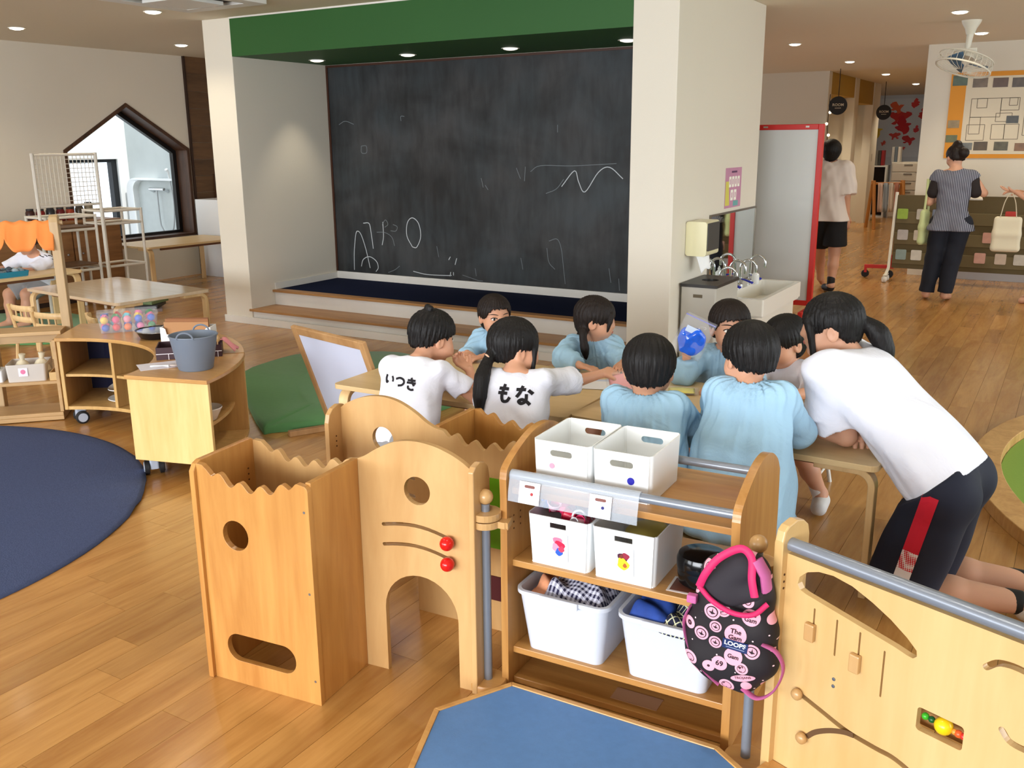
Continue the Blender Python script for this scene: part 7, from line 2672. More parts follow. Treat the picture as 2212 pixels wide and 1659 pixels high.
def under_table(P, hx, fwd2, S=1.0, kz=0.30, kn=0.23):
    """hips, knees and feet of a seated child"""
    P = A_(P)
    hx, f2 = unit(A_(list(hx[:2]) + [0])), unit(A_(list(fwd2[:2]) + [0]))
    d = {}
    for s, q in (('L', -1), ('R', 1)):
        h = P + hx * q * 0.062 * S + A_([0, 0, -0.02])
        k = h + f2 * kn * S + hx * q * 0.02
        k[2] = kz
        a = k + f2 * 0.02
        a[2] = 0.05
        to = a + f2 * 0.10
        to[2] = 0.026
        d['hip' + s], d['kn' + s], d['an' + s], d['to' + s] = h, k, a, to
    return d


SEAT = 0.30
# ---- child A: white shirt, elbow on the table, hand at the chin
P_ = (-2.262, 2.90, 0.375)
J = dict(head=(-2.300, 3.18, 0.768), neck=(-2.300, 3.07, 0.690), shL=(-2.405, 3.02, 0.660), shR=(-2.175, 3.05, 0.658), elR=(-2.062, 3.145, 0.535), wrR=(-2.150, 3.235, 0.628),
         elL=(-2.44, 3.16, 0.535), wrL=(-2.31, 3.27, 0.53), pel=P_)
J.update(under_table(P_, (1, 0, 0), (0.1, 1, 0)))
sA = dict(label='boy in a white shirt with printed name, chin resting on his hand', J=J, face=(0.42, 0.88, -0.22), hh=0.215, thick=0.07, line=BOY, seed=3, fuzz=0.016,
          locks=[([(0.0, -0.2, 0.5), (0.02, -0.24, 0.57), (0.06, -0.26, 0.60)], [0.06, 0.03, 0.008]), ([(0.05, -0.2, 0.5), (0.09, -0.22, 0.56), (0.13, -0.2, 0.57)], [0.05, 0.025, 0.006])],
          handR=((-0.85, 0.08, 0.42), (-0.2, -0.1, 0.9), 0.75, 1), handL=((0.9, 0.4, 0), (0, 0, -1), 0.3, -1), hem=(-2.26, 2.90, 0.36), sleeve=0.66, pants=(pants_grey, 0.9))
# ---- child B: white shirt, long ponytail, reaching across
P_ = (-1.72, 2.86, 0.385)
J = dict(head=(-1.821, 3.06, 0.797), neck=(-1.775, 2.985, 0.718), shL=(-1.875, 2.965, 0.682), shR=(-1.668, 3.00, 0.690), elR=(-1.632, 3.20, 0.648), wrR=(-1.600, 3.385, 0.645), elL=(-1.965, 3.06, 0.545), wrL=(-1.88, 3.20, 0.53), pel=P_)
J.update(under_table(P_, (1, 0.1, 0), (0, 1, 0)))
tie = (0.02, -0.50, -0.15)
sB = dict(label='girl with a long ponytail and white shirt with printed name, arm stretched to the right', J=J, face=(0.62, 0.78, -0.05), hh=0.218, seed=5, fuzz=0.010,
          line=[(0, 0.09), (35, 0.07), (52, -0.02), (64, 0.0), (85, 0.0), (100, -0.06), (125, -0.22), (180, -0.24)],
          locks=[([(0.04, -0.40, -0.05), (0.14, -0.54, -0.18), (0.34, -0.72, -0.45), (0.42, -0.78, -0.80), (0.44, -0.78, -1.14)], [0.09, 0.075, 0.12, 0.105, 0.02]),
                 ([(0.25, 0.30, 0.16), (0.31, 0.26, -0.05), (0.33, 0.24, -0.30), (0.32, 0.22, -0.40)], [0.04, 0.03, 0.02, 0.008]), ([(-0.25, 0.30, 0.16), (-0.31, 0.26, -0.05), (-0.33, 0.24, -0.30)], [0.04, 0.03, 0.01])],
          handR=((0.35, 0.9, 0.05), (-0.3, 0.1, -0.9), 0.6, -1), handL=((0.6, 0.8, 0), (0, 0, -1), 0.3, -1), hem=(-1.72, 2.86, 0.37), sleeve=0.86, pants=(pants_dark, 0.9))
# ---- child C: far side, blue smock, half hidden
P_ = (-2.535, 4.16, 0.34)
J = dict(head=(-2.530, 4.05, 0.700), neck=(-2.545, 4.09, 0.600), shR=(-2.640, 4.10, 0.565), shL=(-2.445, 4.08, 0.565), elR=(-2.665, 3.99, 0.455), wrR=(-2.60, 3.89, 0.525), elL=(-2.43, 3.98, 0.455), wrL=(-2.48, 3.87, 0.525), pel=P_)
J.update(under_table(P_, (-1, 0, 0), (0, -1, 0), 0.9, 0.28))
sC = dict(label='girl in a blue smock on the far side, half hidden by the ponytail girl', J=J, face=(0.80, -0.58, -0.08), hh=0.208, seed=7, line=[(0, 0.26), (30, 0.25), (48, 0.12), (60, -0.02), (75, -0.02), (90, -0.22), (120, -0.36), (180, -0.40)], hairmat=hair_brown,
          top='smock', hem=(-2.535, 4.16, 0.31), handR=((0.6, -0.7, 0), (0, 0, -1), 0.3), handL=((-0.4, -0.8, 0), (0, 0, -1), 0.3), pants=(pants_dark, 0.9), S=0.95)
# ---- child D: pigtails
P_ = (-1.99, 4.20, 0.345)
J = dict(head=(-1.983, 4.12, 0.717), neck=(-2.000, 4.13, 0.618), shR=(-2.105, 4.13, 0.575), shL=(-1.895, 4.14, 0.580), elR=(-2.075, 3.95, 0.548), wrR=(-1.93, 3.86, 0.540), elL=(-1.80, 4.04, 0.545), wrL=(-1.745, 3.93, 0.560), pel=P_)
J.update(under_table(P_, (-1, 0, 0), (0, -1, 0), 0.9, 0.28))
sD = dict(label='girl with two low pigtails in a blue smock, looking right', J=J, face=(0.93, 0.34, -0.12), hh=0.218, seed=9, hairmat=hair_brown,
          line=[(0, 0.10), (35, 0.07), (52, -0.06), (62, -0.12), (75, 0.0), (95, -0.12), (125, -0.30), (180, -0.32)],
          locks=[([(0.30, -0.22, -0.22), (0.40, -0.20, -0.36), (0.44, -0.12, -0.62), (0.40, -0.06, -0.86)], [0.08, 0.06, 0.085, 0.015]), ([(-0.30, -0.26, -0.22), (-0.40, -0.30, -0.34), (-0.46, -0.34, -0.56), (-0.44, -0.36, -0.70)], [0.08, 0.06, 0.08, 0.015]),
                 ([(0.20, 0.36, 0.2), (0.27, 0.34, 0.0), (0.29, 0.30, -0.22)], [0.04, 0.03, 0.008])],
          top='smock', hem=(-1.99, 4.2, 0.31), handR=((0.95, -0.2, -0.02), (0, 0, -1), 0.35), handL=((0.3, -0.9, 0), (0, 0, -1), 0.4), pants=(pants_dark, 0.9), S=0.95)
# ---- child E: from behind, blue smock
P_ = (-1.20, 2.86, 0.385)
J = dict(head=(-1.241, 3.02, 0.786), neck=(-1.230, 2.975, 0.700), shL=(-1.335, 2.965, 0.662), shR=(-1.125, 2.985, 0.668), elL=(-1.385, 3.07, 0.545), wrL=(-1.33, 3.22, 0.53), elR=(-1.085, 3.10, 0.555), wrR=(-1.140, 3.25, 0.535), pel=P_)
J.update(under_table(P_, (1, 0, 0), (-0.1, 1, 0)))
sE = dict(label='boy in a blue smock seen from behind, in front of the pink bag', J=J, face=(-0.30, 0.93, -0.20), hh=0.222, seed=11, line=[(0, 0.14), (40, 0.12), (60, 0.0), (80, 0.0), (100, -0.10), (130, -0.24), (180, -0.29)], thick=0.075, top='smock', hem=(-1.2, 2.86, 0.33),
          handL=((0.3, 0.9, 0), (0, 0, -1), 0.3), handR=((-0.3, 0.9, 0), (0, 0, -1), 0.35), pants=(pants_dark, 0.9), facebits=False)
# ---- child F: facing the camera, holding up the blue bag
P_ = (-1.31, 4.20, 0.36)
J = dict(head=(-1.295, 4.10, 0.749), neck=(-1.325, 4.12, 0.640), shR=(-1.428, 4.11, 0.595), shL=(-1.220, 4.13, 0.595), elR=(-1.440, 3.925, 0.548), wrR=(-1.422, 3.90, 0.640), elL=(-1.14, 3.97, 0.545), wrL=(-1.225, 3.83, 0.532), pel=P_)
J.update(under_table(P_, (-1, 0, 0), (0, -1, 0), 0.9, 0.28))
sF = dict(label='boy in a blue smock facing us, holding up a bag of blue slime', J=J, face=(0.58, -0.80, -0.06), tilt=-0.04, hh=0.228, seed=13, line=[(0, 0.215), (38, 0.20), (52, 0.12), (66, -0.02), (80, 0.02), (100, -0.10), (125, -0.26), (180, -0.30)], hairmat=hair_brown, top='smock', hem=(-1.31, 4.2, 0.33),
          handR=((-0.1, -0.25, 0.95), (0.75, -0.5, -0.1), 0.55, 1), handL=((-0.75, -0.6, -0.02), (0, 0, -1), 0.4, -1), pants=(pants_dark, 0.9))
# ---- child G: kneeling up on the stool, big smock
P_ = (-0.870, 2.93, 0.455)
J = dict(head=(-0.904, 3.10, 0.853), neck=(-0.885, 3.055, 0.765), shL=(-0.985, 3.05, 0.725), shR=(-0.775, 3.06, 0.728), elL=(-1.045, 3.18, 0.585), wrL=(-1.085, 3.31, 0.545), elR=(-0.745, 3.19, 0.575), wrR=(-0.80, 3.32, 0.535), pel=P_,
         hipL=(-0.925, 2.93, 0.435), hipR=(-0.810, 2.93, 0.435), knL=(-0.93, 3.12, 0.325), knR=(-0.80, 3.14, 0.325), anL=(-0.93, 2.94, 0.31), anR=(-0.785, 3.06, 0.13), toR=(-0.775, 3.14, 0.10), toL=(-0.93, 2.88, 0.30))
sG = dict(label='boy in a long blue smock seen from behind, beside the helper', J=J, face=(-0.66, 0.70, -0.22), hh=0.218, seed=15, line=[(0, 0.14), (40, 0.12), (60, 0.02), (80, 0.0), (95, -0.04), (125, -0.22), (180, -0.27)], thick=0.075, top='smock', hem=(-0.87, 2.93, 0.285), hemn=(0, 0, -1),
          drape=[((-0.93, 2.96, 0.55), (-0.955, 2.96, 0.30), 0.085, 0.115), ((-0.82, 2.98, 0.55), (-0.79, 3.00, 0.28), 0.085, 0.11)], handL=((-0.3, 0.9, 0), (0, 0, -1), 0.3), handR=((-0.5, 0.8, 0), (0, 0, -1), 0.3), pants=None, facebits=False,
          feet=[('shoe', shoe_white, (-0.785, 3.04, 0.105), (-0.765, 3.15, 0.09), 0.036, 0.032)])
# ---- child H: white shirt, far side, looking down to the left
P_ = (-1.005, 4.17, 0.35)
J = dict(head=(-1.035, 4.05, 0.715), neck=(-1.020, 4.09, 0.622), shR=(-1.122, 4.10, 0.580), shL=(-0.918, 4.08, 0.584), elR=(-1.15, 3.96, 0.53), wrR=(-1.06, 3.84, 0.53), elL=(-0.868, 3.93, 0.535), wrL=(-0.960, 3.80, 0.53), pel=P_,
         hipL=(-0.945, 4.15, 0.33), hipR=(-1.065, 4.15, 0.33), knR=(-1.05, 3.93, 0.27), anR=(-1.05, 3.90, 0.06), toR=(-1.05, 3.80, 0.03), knL=(-0.885, 3.90, 0.255), anL=(-0.808, 3.96, 0.075), toL=(-0.80, 3.90, 0.035))
sH = dict(label='girl with dark bob and white shirt between the two boys and the helper', J=J, face=(-0.52, -0.80, -0.28), hh=0.218, seed=17, line=[(0, 0.11), (40, 0.08), (55, -0.04), (68, -0.02), (80, 0.02), (95, -0.20), (125, -0.38), (180, -0.42)], top='tee', hem=(-1.0, 4.17, 0.34), sleeve=0.8,
          handR=((0.5, -0.8, 0), (0, 0, -1), 0.35), handL=((-0.9, -0.3, 0), (0, 0, -1), 0.4, -1), lids=True, pants=(pants_dark, 0.85),
          feet=[('sock', sock_white, (-0.835, 3.945, 0.125), (-0.808, 3.955, 0.06), 0.030, 0.031), ('shoe', shoe_white, (-0.806, 3.965, 0.045), (-0.798, 3.885, 0.036), 0.038, 0.034), ('shoe', shoe_white, (-1.05, 3.905, 0.045), (-1.05, 3.815, 0.036), 0.038, 0.034)])
# ---- boy at the far left table
P_ = (-7.92, 5.02, 0.42)
J = dict(head=(-7.75, 4.803, 0.785), neck=(-7.80, 4.875, 0.665), shL=(-7.70, 4.93, 0.60), shR=(-7.93, 4.86, 0.62), elL=(-7.72, 4.80, 0.52), wrL=(-7.80, 4.66, 0.545), elR=(-8.02, 4.74, 0.53), wrR=(-7.98, 4.60, 0.545), pel=P_)
J.update(under_table(P_, (-0.9, -0.4, 0), (-0.3, -0.9, 0), 1.0, 0.30))
sL = dict(label='boy in a white shirt playing at the left table under the orange awning', J=J, face=(-0.72, -0.62, -0.28), hh=0.225, vox=0.007, cvox=0.008, hvox=0.006, seed=19, line=BOY, hairmat=hair_brown, top='tee', hem=(-7.92, 5.02, 0.40), sleeve=0.9,
          handL=((-0.4, -0.8, -0.1), (0, 0, -1), 0.4), handR=((0.2, -0.9, -0.1), (0, 0, -1), 0.4), pants=(pants_grey, 0.9), S=1.15, facebits=True)

# ---- helper kneeling at the table end
J = dict(head=(-0.712, 3.43, 0.918), neck=(-0.635, 3.425, 0.800), shL=(-0.672, 3.270, 0.785), shR=(-0.655, 3.58, 0.775), elL=(-0.610, 3.335, 0.545), wrL=(-0.700, 3.345, 0.545), elR=(-0.66, 3.66, 0.55), wrR=(-0.62, 3.47, 0.545),
         pel=(-0.265, 3.235, 0.500), hipL=(-0.262, 3.145, 0.465), hipR=(-0.235, 3.325, 0.465), knL=(-0.365, 3.20, 0.085), knR=(-0.33, 3.38, 0.085), anL=(0.02, 3.28, 0.075), anR=(0.03, 3.455, 0.075), toL=(0.13, 3.28, 0.04), toR=(0.14, 3.46, 0.04))
shorts_navy = plain('shorts_navy', (20, 24, 42), 0.8)
sT = dict(label='helper in white shirt and navy shorts kneeling at the table end', J=J, base=(-0.30, 3.28, 0), face=(-0.95, -0.20, -0.10), hh=0.228, S=1.38, vox=0.005, cvox=0.007, hvox=0.004, seed=21, skin=skin_adult,
          line=[(0, 0.10), (35, 0.06), (50, -0.10), (58, -0.16), (68, -0.02), (88, 0.06), (105, -0.08), (130, -0.22), (180, -0.24)],
          locks=[([(0.0, -0.44, 0.02), (0.0, -0.56, 0.0), (0.0, -0.70, -0.16), (0.0, -0.80, -0.42), (0.0, -0.86, -0.66)], [0.10, 0.085, 0.15, 0.12, 0.02]),
                 ([(-0.24, 0.34, 0.18), (-0.30, 0.30, -0.05), (-0.31, 0.27, -0.36), (-0.29, 0.27, -0.46)], [0.05, 0.045, 0.03, 0.008]), ([(0.24, 0.34, 0.18), (0.30, 0.30, -0.05), (0.31, 0.27, -0.36)], [0.05, 0.045, 0.01])],
          top='tee', ease=0.02, hem=(-0.245, 3.22, 0.475), hemn=(0.62, -0.12, -0.62), sleeve=0.74, fs=1, handL=((-0.9, 0.3, 0.02), (0, 0, -1), 0.75, -1), handR=((0.4, -0.9, 0), (0, 0, -1), 0.6), pants=(shorts_navy, 0.92, 0.078),
          waist=((-0.27, 3.25, 0.515), (-0.62, 0, 0.62)), drape=[((-0.58, 3.42, 0.74), (-0.30, 3.24, 0.53), 0.10, 0.125)], flap=[((-0.690, 3.275, 0.79), (-0.700, 3.285, 0.62), 0.058, 0.066, (-0.69, 3.285, 0.612))],
          feet=[('shoe', shoe_white, (0.02, 3.28, 0.06), (0.14, 3.28, 0.05), 0.045, 0.042), ('shoe', shoe_white, (0.03, 3.455, 0.06), (0.15, 3.455, 0.05), 0.045, 0.042), ('ankle_band', rubber, (-0.045, 3.272, 0.077), (-0.005, 3.275, 0.076), 0.041, 0.041), ('ankle_band', rubber, (-0.04, 3.45, 0.077), (0.0, 3.452, 0.076), 0.041, 0.041)])

_kids = [sA, sB, sC, sD, sE, sF, sG, sH, sL, sT]
for s_ in _kids:
    person(s_)
# ================================================================== BACKGROUND ADULTS
def stripes(name, c1, c2, sc, axis='X'):
    m, nt, p = newmat(name)
    tc = nt.nodes.new('ShaderNodeTexCoord')
    sp_ = nt.nodes.new('ShaderNodeSeparateXYZ')
    nt.links.new(tc.outputs['Object'], sp_.inputs[0])
    mu = nt.nodes.new('ShaderNodeMath')
    mu.operation = 'MULTIPLY'
    mu.inputs[1].default_value = sc
    nt.links.new(sp_.outputs[axis], mu.inputs[0])
    fr_ = nt.nodes.new('ShaderNodeMath')
    fr_.operation = 'PINGPONG'
    fr_.inputs[1].default_value = 1.0
    nt.links.new(mu.outputs[0], fr_.inputs[0])
    rp = nt.nodes.new('ShaderNodeValToRGB')
    rp.color_ramp.elements[0].position = 0.4
    rp.color_ramp.elements[1].position = 0.6
    rp.color_ramp.elements[0].color = lin(*c1)
    rp.color_ramp.elements[1].color = lin(*c2)
    nt.links.new(fr_.outputs[0], rp.inputs['Fac'])
    nt.links.new(rp.outputs['Color'], p.inputs['Base Color'])
    p.inputs['Roughness'].default_value = 0.85
    return m


stripe_m = stripes('blouse_stripes', (58, 60, 76), (140, 142, 154), 130)
navy_tr = plain('trousers_navy', (22, 26, 38), 0.85)
J = dict(head=(-1.070, 10.17, 1.402), neck=(-1.05, 10.14, 1.285), shL=(-1.195, 10.13, 1.215), shR=(-0.905, 10.15, 1.215), elL=(-1.262, 10.16, 0.965), wrL=(-1.16, 10.35, 1.02), elR=(-0.790, 10.18, 1.060), wrR=(-0.93, 10.36, 1.065), pel=(-1.045, 10.12, 0.80),
         hipL=(-1.13, 10.12, 0.76), hipR=(-0.955, 10.12, 0.76), knL=(-1.165, 10.13, 0.42), knR=(-1.00, 10.13, 0.42), anL=(-1.205, 10.13, 0.06), anR=(-1.035, 10.12, 0.06), toL=(-1.225, 10.28, 0.03), toR=(-1.01, 10.27, 0.03))
sW = dict(label='woman in striped peplum blouse and navy trousers with her back turned', J=J, base=(-1.10, 10.13, 0), face=(-0.55, 0.80, -0.28), hh=0.212, S=1.36, vox=0.008, cvox=0.009, hvox=0.007, seed=31, skin=skin_adult, hairmat=hair_brown, facebits=False,
          line=[(0, 0.16), (40, 0.12), (60, 0.0), (85, 0.02), (105, -0.10), (130, -0.24), (180, -0.24)], locks=[([(0.05, -0.42, 0.10), (0.10, -0.56, 0.02), (0.08, -0.50, -0.10)], [0.17, 0.19, 0.12]), ([(0.0, 0.1, 0.5), (0.0, -0.2, 0.54), (0.0, -0.4, 0.4)], [0.1, 0.14, 0.1])],
          top='tee', topmat=stripe_m, ease=0.008, sleeve=0.16, hem=(-1.04, 10.12, 0.70), hemn=(0, 0, -1), pants=(navy_tr, 1.93), drape=[((-1.08, 10.12, 0.86), (-1.13, 10.10, 0.70), 0.07, 0.13), ((-1.01, 10.12, 0.86), (-0.96, 10.10, 0.70), 0.07, 0.13)],
          handL=((0.6, 0.7, 0.1), (0, 0, -1), 0.5), handR=((-0.7, 0.6, 0.1), (0, 0, -1), 0.7),
          feet=[('mesh_sleeve', plain('sleeve_black', (34, 26, 26), 0.8), (-1.205, 10.13, 1.185), (-1.235, 10.14, 1.06), 0.056, 0.058), ('mesh_sleeve', plain('sleeve_black', (34, 26, 26), 0.8), (-0.892, 10.15, 1.185), (-0.862, 10.155, 1.07), 0.056, 0.058)])
person(sW)
J = dict(head=(-2.252, 10.20, 1.445), neck=(-2.240, 10.20, 1.34), shL=(-2.385, 10.20, 1.275), shR=(-2.10, 10.20, 1.272), elL=(-2.44, 10.20, 1.00), wrL=(-2.42, 10.28, 0.79), elR=(-2.055, 10.18, 1.00), wrR=(-2.05, 10.24, 0.79), pel=(-2.225, 10.18, 0.82),
         hipL=(-2.31, 10.18, 0.78), hipR=(-2.145, 10.18, 0.78), knL=(-2.33, 10.35, 0.43), knR=(-2.14, 10.20, 0.43), anL=(-2.33, 10.50, 0.10), anR=(-2.145, 10.17, 0.075), toL=(-2.33, 10.60, 0.04), toR=(-2.22, 10.25, 0.03))
sBob = dict(label='woman with black bob, white top and black shorts behind the whiteboard', J=J, base=(-2.22, 10.2, 0), face=(-0.3, 0.95, -0.05), hh=0.22, S=1.36, vox=0.008, cvox=0.009, hvox=0.007, seed=33, skin=skin_adult, facebits=False,
            line=[(0, 0.1), (45, 0.05), (60, -0.34), (90, -0.46), (130, -0.50), (180, -0.50)], thick=0.11, top='tee', topmat=plain('top_offwhite', (214, 204, 198), 0.85), ease=0.03, sleeve=0.95, hem=(-2.2, 10.2, 0.75), hemn=(0, 0, -1), pants=(plain('shorts_black', (14, 14, 18), 0.85), 0.82, 0.085),
            handL=((0, 0.1, -1), (0.6, 0.6, 0), 0.4), handR=((0, 0.1, -1), (-0.6, 0.6, 0), 0.4),
            feet=[('sock', rubber, (-2.146, 10.17, 0.15), (-2.148, 10.175, 0.06), 0.042, 0.04), ('sock', rubber, (-2.15, 10.18, 0.05), (-2.225, 10.255, 0.042), 0.042, 0.036)])
person(sBob)
J = dict(head=(-0.24, 10.40, 1.42), neck=(-0.22, 10.40, 1.29), shL=(-0.24, 10.24, 1.22), shR=(-0.22, 10.56, 1.22), elL=(-0.38, 10.16, 1.00), wrL=(-0.51, 10.18, 1.075), elR=(-0.36, 10.58, 1.0), wrR=(-0.50, 10.48, 1.06), pel=(-0.20, 10.40, 0.80),
         hipL=(-0.20, 10.32, 0.76), hipR=(-0.20, 10.48, 0.76), knL=(-0.22, 10.32, 0.42), knR=(-0.21, 10.48, 0.42), anL=(-0.22, 10.33, 0.06), anR=(-0.21, 10.49, 0.06), toL=(-0.36, 10.33, 0.03), toR=(-0.35, 10.49, 0.03))
sRt = dict(label='woman at the right edge in a pale top and green skirt', J=J, base=(-0.2, 10.4, 0), face=(-0.95, -0.2, -0.2), hh=0.215, S=1.36, vox=0.009, cvox=0.01, hvox=0.008, seed=35, skin=skin_adult, facebits=False, line=GIRL, top='tee', topmat=plain('top_pale', (214, 200, 190), 0.85), ease=0.03, sleeve=0.98, hem=(-0.2, 10.4, 0.74), hemn=(0, 0, -1),
           handL=((-0.97, 0.1, 0.2), (0.1, 0, 1), 0.25), handR=((-0.9, -0.2, 0.1), (0, 0, -1), 0.4), pants=(plain('skirt_green', (128, 156, 92), 0.85), 1.9, 0.1), fs=-1)
person(sRt)
# note pad in the striped woman's hands, tote bags
o = mk('note_pad', MB().box(-0.11, 0.11, -0.08, 0.08, 0, 0.012), plain('pad_white', (226, 220, 210), 0.7), loc=(-0.93, 10.44, 1.00), rot=(0.25, 0, 0.2), bevel=0.002)
tag(o, 'white note pad held by the woman in the striped blouse', 'note pad')


def tote(label, P, w_, h_, mat, rz, strap):
    t = thing('tote_bag', label, 'bag', P, rz, 'canvas tote bags')
    v = Vol((-w_ / 2 - 0.04, -0.06, -0.03), (w_ / 2 + 0.04, 0.06, h_ + 0.03), 0.01)
    v.cone((-w_ / 2 + 0.02, 0, 0.03), (w_ / 2 - 0.02, 0, 0.03), 0.03, 0.03, 0.02)
    v.cone((-w_ / 2 + 0.03, 0, h_ * 0.5), (w_ / 2 - 0.03, 0, h_ * 0.5), 0.04, 0.04, 0.08)
    for q in np.linspace(0.03, h_ - 0.02, 12):
        v.cone((-w_ / 2 + 0.02 + 0.01 * q, 0, q), (w_ / 2 - 0.02, 0, q), 0.022, 0.022, 0.03)
    mk('bag_body', v.mesh('bag_body'), mat, t)
    for s in (-1, 1):
        mk('bag_strap', MB().tube(spline([(s * w_ * 0.3, -0.01, h_ - 0.01), (s * w_ * 0.2, -0.01, h_ + strap * 0.6), (s * 0.01, 0, h_ + strap)], 5), 0.012, 8, flat=(1, 0.35)), mat, t, smooth=True)
    return t


canv = plain('canvas_cream', (216, 206, 180), 0.9, var=0.05)
tote('cream canvas tote hanging from the arm of the woman at the right edge', (-0.55, 10.10, 0.52), 0.23, 0.33, canv, 0.1, 0.22)
tote('pale green tote at the hip of the woman in the striped blouse', (-1.29, 10.15, 0.55), 0.12, 0.34, plain('canvas_green', (196, 206, 150), 0.9), 1.2, 0.3)

# ================================================================== PRINTS ON SHIRTS
K = {'i': [[(0.15, 0.82), (0.10, 0.5), (0.20, 0.2), (0.32, 0.34)], [(0.68, 0.78), (0.80, 0.55), (0.80, 0.34)]],
     'tsu': [[(0.05, 0.62), (0.4, 0.76), (0.75, 0.68), (0.86, 0.46), (0.7, 0.24), (0.35, 0.14)]],
     'ki': [[(0.12, 0.74), (0.82, 0.80)], [(0.08, 0.54), (0.88, 0.60)], [(0.42, 0.98), (0.58, 0.62), (0.78, 0.38)], [(0.24, 0.32), (0.28, 0.12), (0.55, 0.04), (0.78, 0.10)]],
     'mo': [[(0.46, 0.98), (0.38, 0.4), (0.46, 0.10), (0.70, 0.10), (0.84, 0.32)], [(0.18, 0.74), (0.72, 0.74)], [(0.16, 0.50), (0.66, 0.50)]],
     'na': [[(0.08, 0.76), (0.58, 0.80)], [(0.40, 0.98), (0.30, 0.65), (0.14, 0.36)], [(0.70, 0.78), (0.95, 0.62)], [(0.64, 0.58), (0.65, 0.22), (0.46, 0.06), (0.30, 0.16), (0.46, 0.27), (0.72, 0.18), (0.92, 0.04)]],
     'to': [[(0.10, 0.55), (0.95, 0.45)], [(0.45, 0.95), (0.45, 0.50)]], 'ichi': [[(0.10, 0.50), (0.80, 0.50)], [(0.55, 0.75), (0.55, 0.30)]]}


def name_print(spec, chars, O, ux, uz, td, size, wd=0.17, gap=1.05):
    n0 = set(bpy.data.objects)
    for i, c in enumerate(chars):
        st = [[(a + (i - len(chars) / 2) * gap, b - 0.5) for a, b in s_] for s_ in K[c]]
        stroke_print(spec['_t'], spec['_shirt'], st, O, ux, uz, td, size, wd, ink_black)
    move_new(spec['_t'], n0, spec['_off'])


name_print(sA, ['i', 'tsu', 'ki'], (-2.300, 2.975, 0.615), (0.97, 0.10, -0.10), (-0.05, 0.33, 0.94), (-0.15, 0.95, -0.28), 0.052)
name_print(sB, ['mo', 'na'], (-1.730, 2.935, 0.645), (0.99, 0.10, 0.0), (0.0, 0.28, 0.96), (-0.15, 0.95, -0.28), 0.072)
name_print(sH, ['to', 'ichi'], (-1.02, 4.02, 0.50), (0.98, -0.05, 0.0), (0.0, 0.1, 1.0), (-0.1, 1.0, -0.1), 0.055, 0.2)
name_print(sL, ['i', 'tsu'], (-7.80, 4.98, 0.57), (0.6, 0.75, -0.2), (-0.25, -0.35, 0.9), (-0.75, 0.3, -0.4), 0.06)
# round badge on the ponytail girl's sleeve and the boy F's smock
n0 = set(bpy.data.objects)
stroke_print(sB['_t'], sB['_shirt'], [[(0.5 + 0.4 * math.cos(a), 0.5 + 0.4 * math.sin(a)) for a in [2 * PI * i / 12 for i in range(13)]]], (-1.945, 2.96, 0.59), (0.9, 0.3, 0), (0, 0.2, 1), (0.3, 0.9, -0.2), 0.045, 0.2, plain('badge_red', (206, 70, 76), 0.6), 'sleeve_badge')
move_new(sB['_t'], n0, sB['_off'])
# hair ties
for sp_, q in ((sB, (0.13, -0.53, -0.17)), (sT, (0.0, -0.54, 0.0))):
    r_, f_, u_ = head_frame(sp_['face'])
    c_ = A_(sp_['J']['head']) + sp_['hh'] * (q[0] * r_ + q[1] * f_ + q[2] * u_)
    d_ = Vector(unit(-f_ * 0.8 - u_ * 0.6))
    M_ = Matrix.Translation(Vector(c_)) @ d_.to_track_quat('Z', 'Y').to_matrix().to_4x4()
    rr = 0.088 * sp_['hh']
    o = mk('hair_tie', MB().tube([(rr * math.cos(a), rr * math.sin(a), 0) for a in [2 * PI * i / 20 for i in range(21)]], 0.0045, 8, M_), band_col if sp_ is sB else plain('tie_dark', (40, 30, 34), 0.6), sp_['_t'], smooth=True)
    o.location = sp_['_off']

# stripe down the side of the helper's shorts
shorts_o = [o for o in bpy.data.objects if o.parent == sT['_t'] and o.name.startswith('shorts')][0]
n0 = set(bpy.data.objects)
red_s = plain('stripe_red', (196, 22, 48), 0.8)
dm, nt, p = newmat('stripe_halftone')
tc = nt.nodes.new('ShaderNodeTexCoord')
vo = nt.nodes.new('ShaderNodeTexVoronoi')
vo.inputs['Scale'].default_value = 150
vo.inputs['Randomness'].default_value = 0.0
nt.links.new(tc.outputs['Object'], vo.inputs['Vector'])
rp = nt.nodes.new('ShaderNodeValToRGB')
rp.color_ramp.interpolation = 'CONSTANT'
rp.color_ramp.elements[0].color = lin(196, 22, 48)
rp.color_ramp.elements[1].color = lin(226, 222, 228)
rp.color_ramp.elements[1].position = 0.5
nt.links.new(vo.outputs['Distance'], rp.inputs['Fac'])
nt.links.new(rp.outputs['Color'], p.inputs['Base Color'])
for z0, z1, mt in ((0.48, 0.27, red_s), (0.27, 0.20, dm), (0.20, 0.125, plain('stripe_white', (226, 222, 228), 0.8))):
    f = lambda z: -0.285 - 0.075 * (0.48 - z) / 0.355
    stroke_print(sT['_t'], shorts_o.data, [[(f(z0), z0), (f((z0 + z1) / 2), (z0 + z1) / 2), (f(z1), z1)]], (0, 3.10, 0), (1, 0, 0), (0, 0, 1), (0.0, 1.0, 0.0), 1.0, 0.05, mt, 'side_stripe')
move_new(sT['_t'], n0, sT['_off'])

# ================================================================== THINGS ON THE TABLES
clear_bag = plain('clear_bag', (236, 240, 248), 0.08, alpha=0.12, spec=1.0)


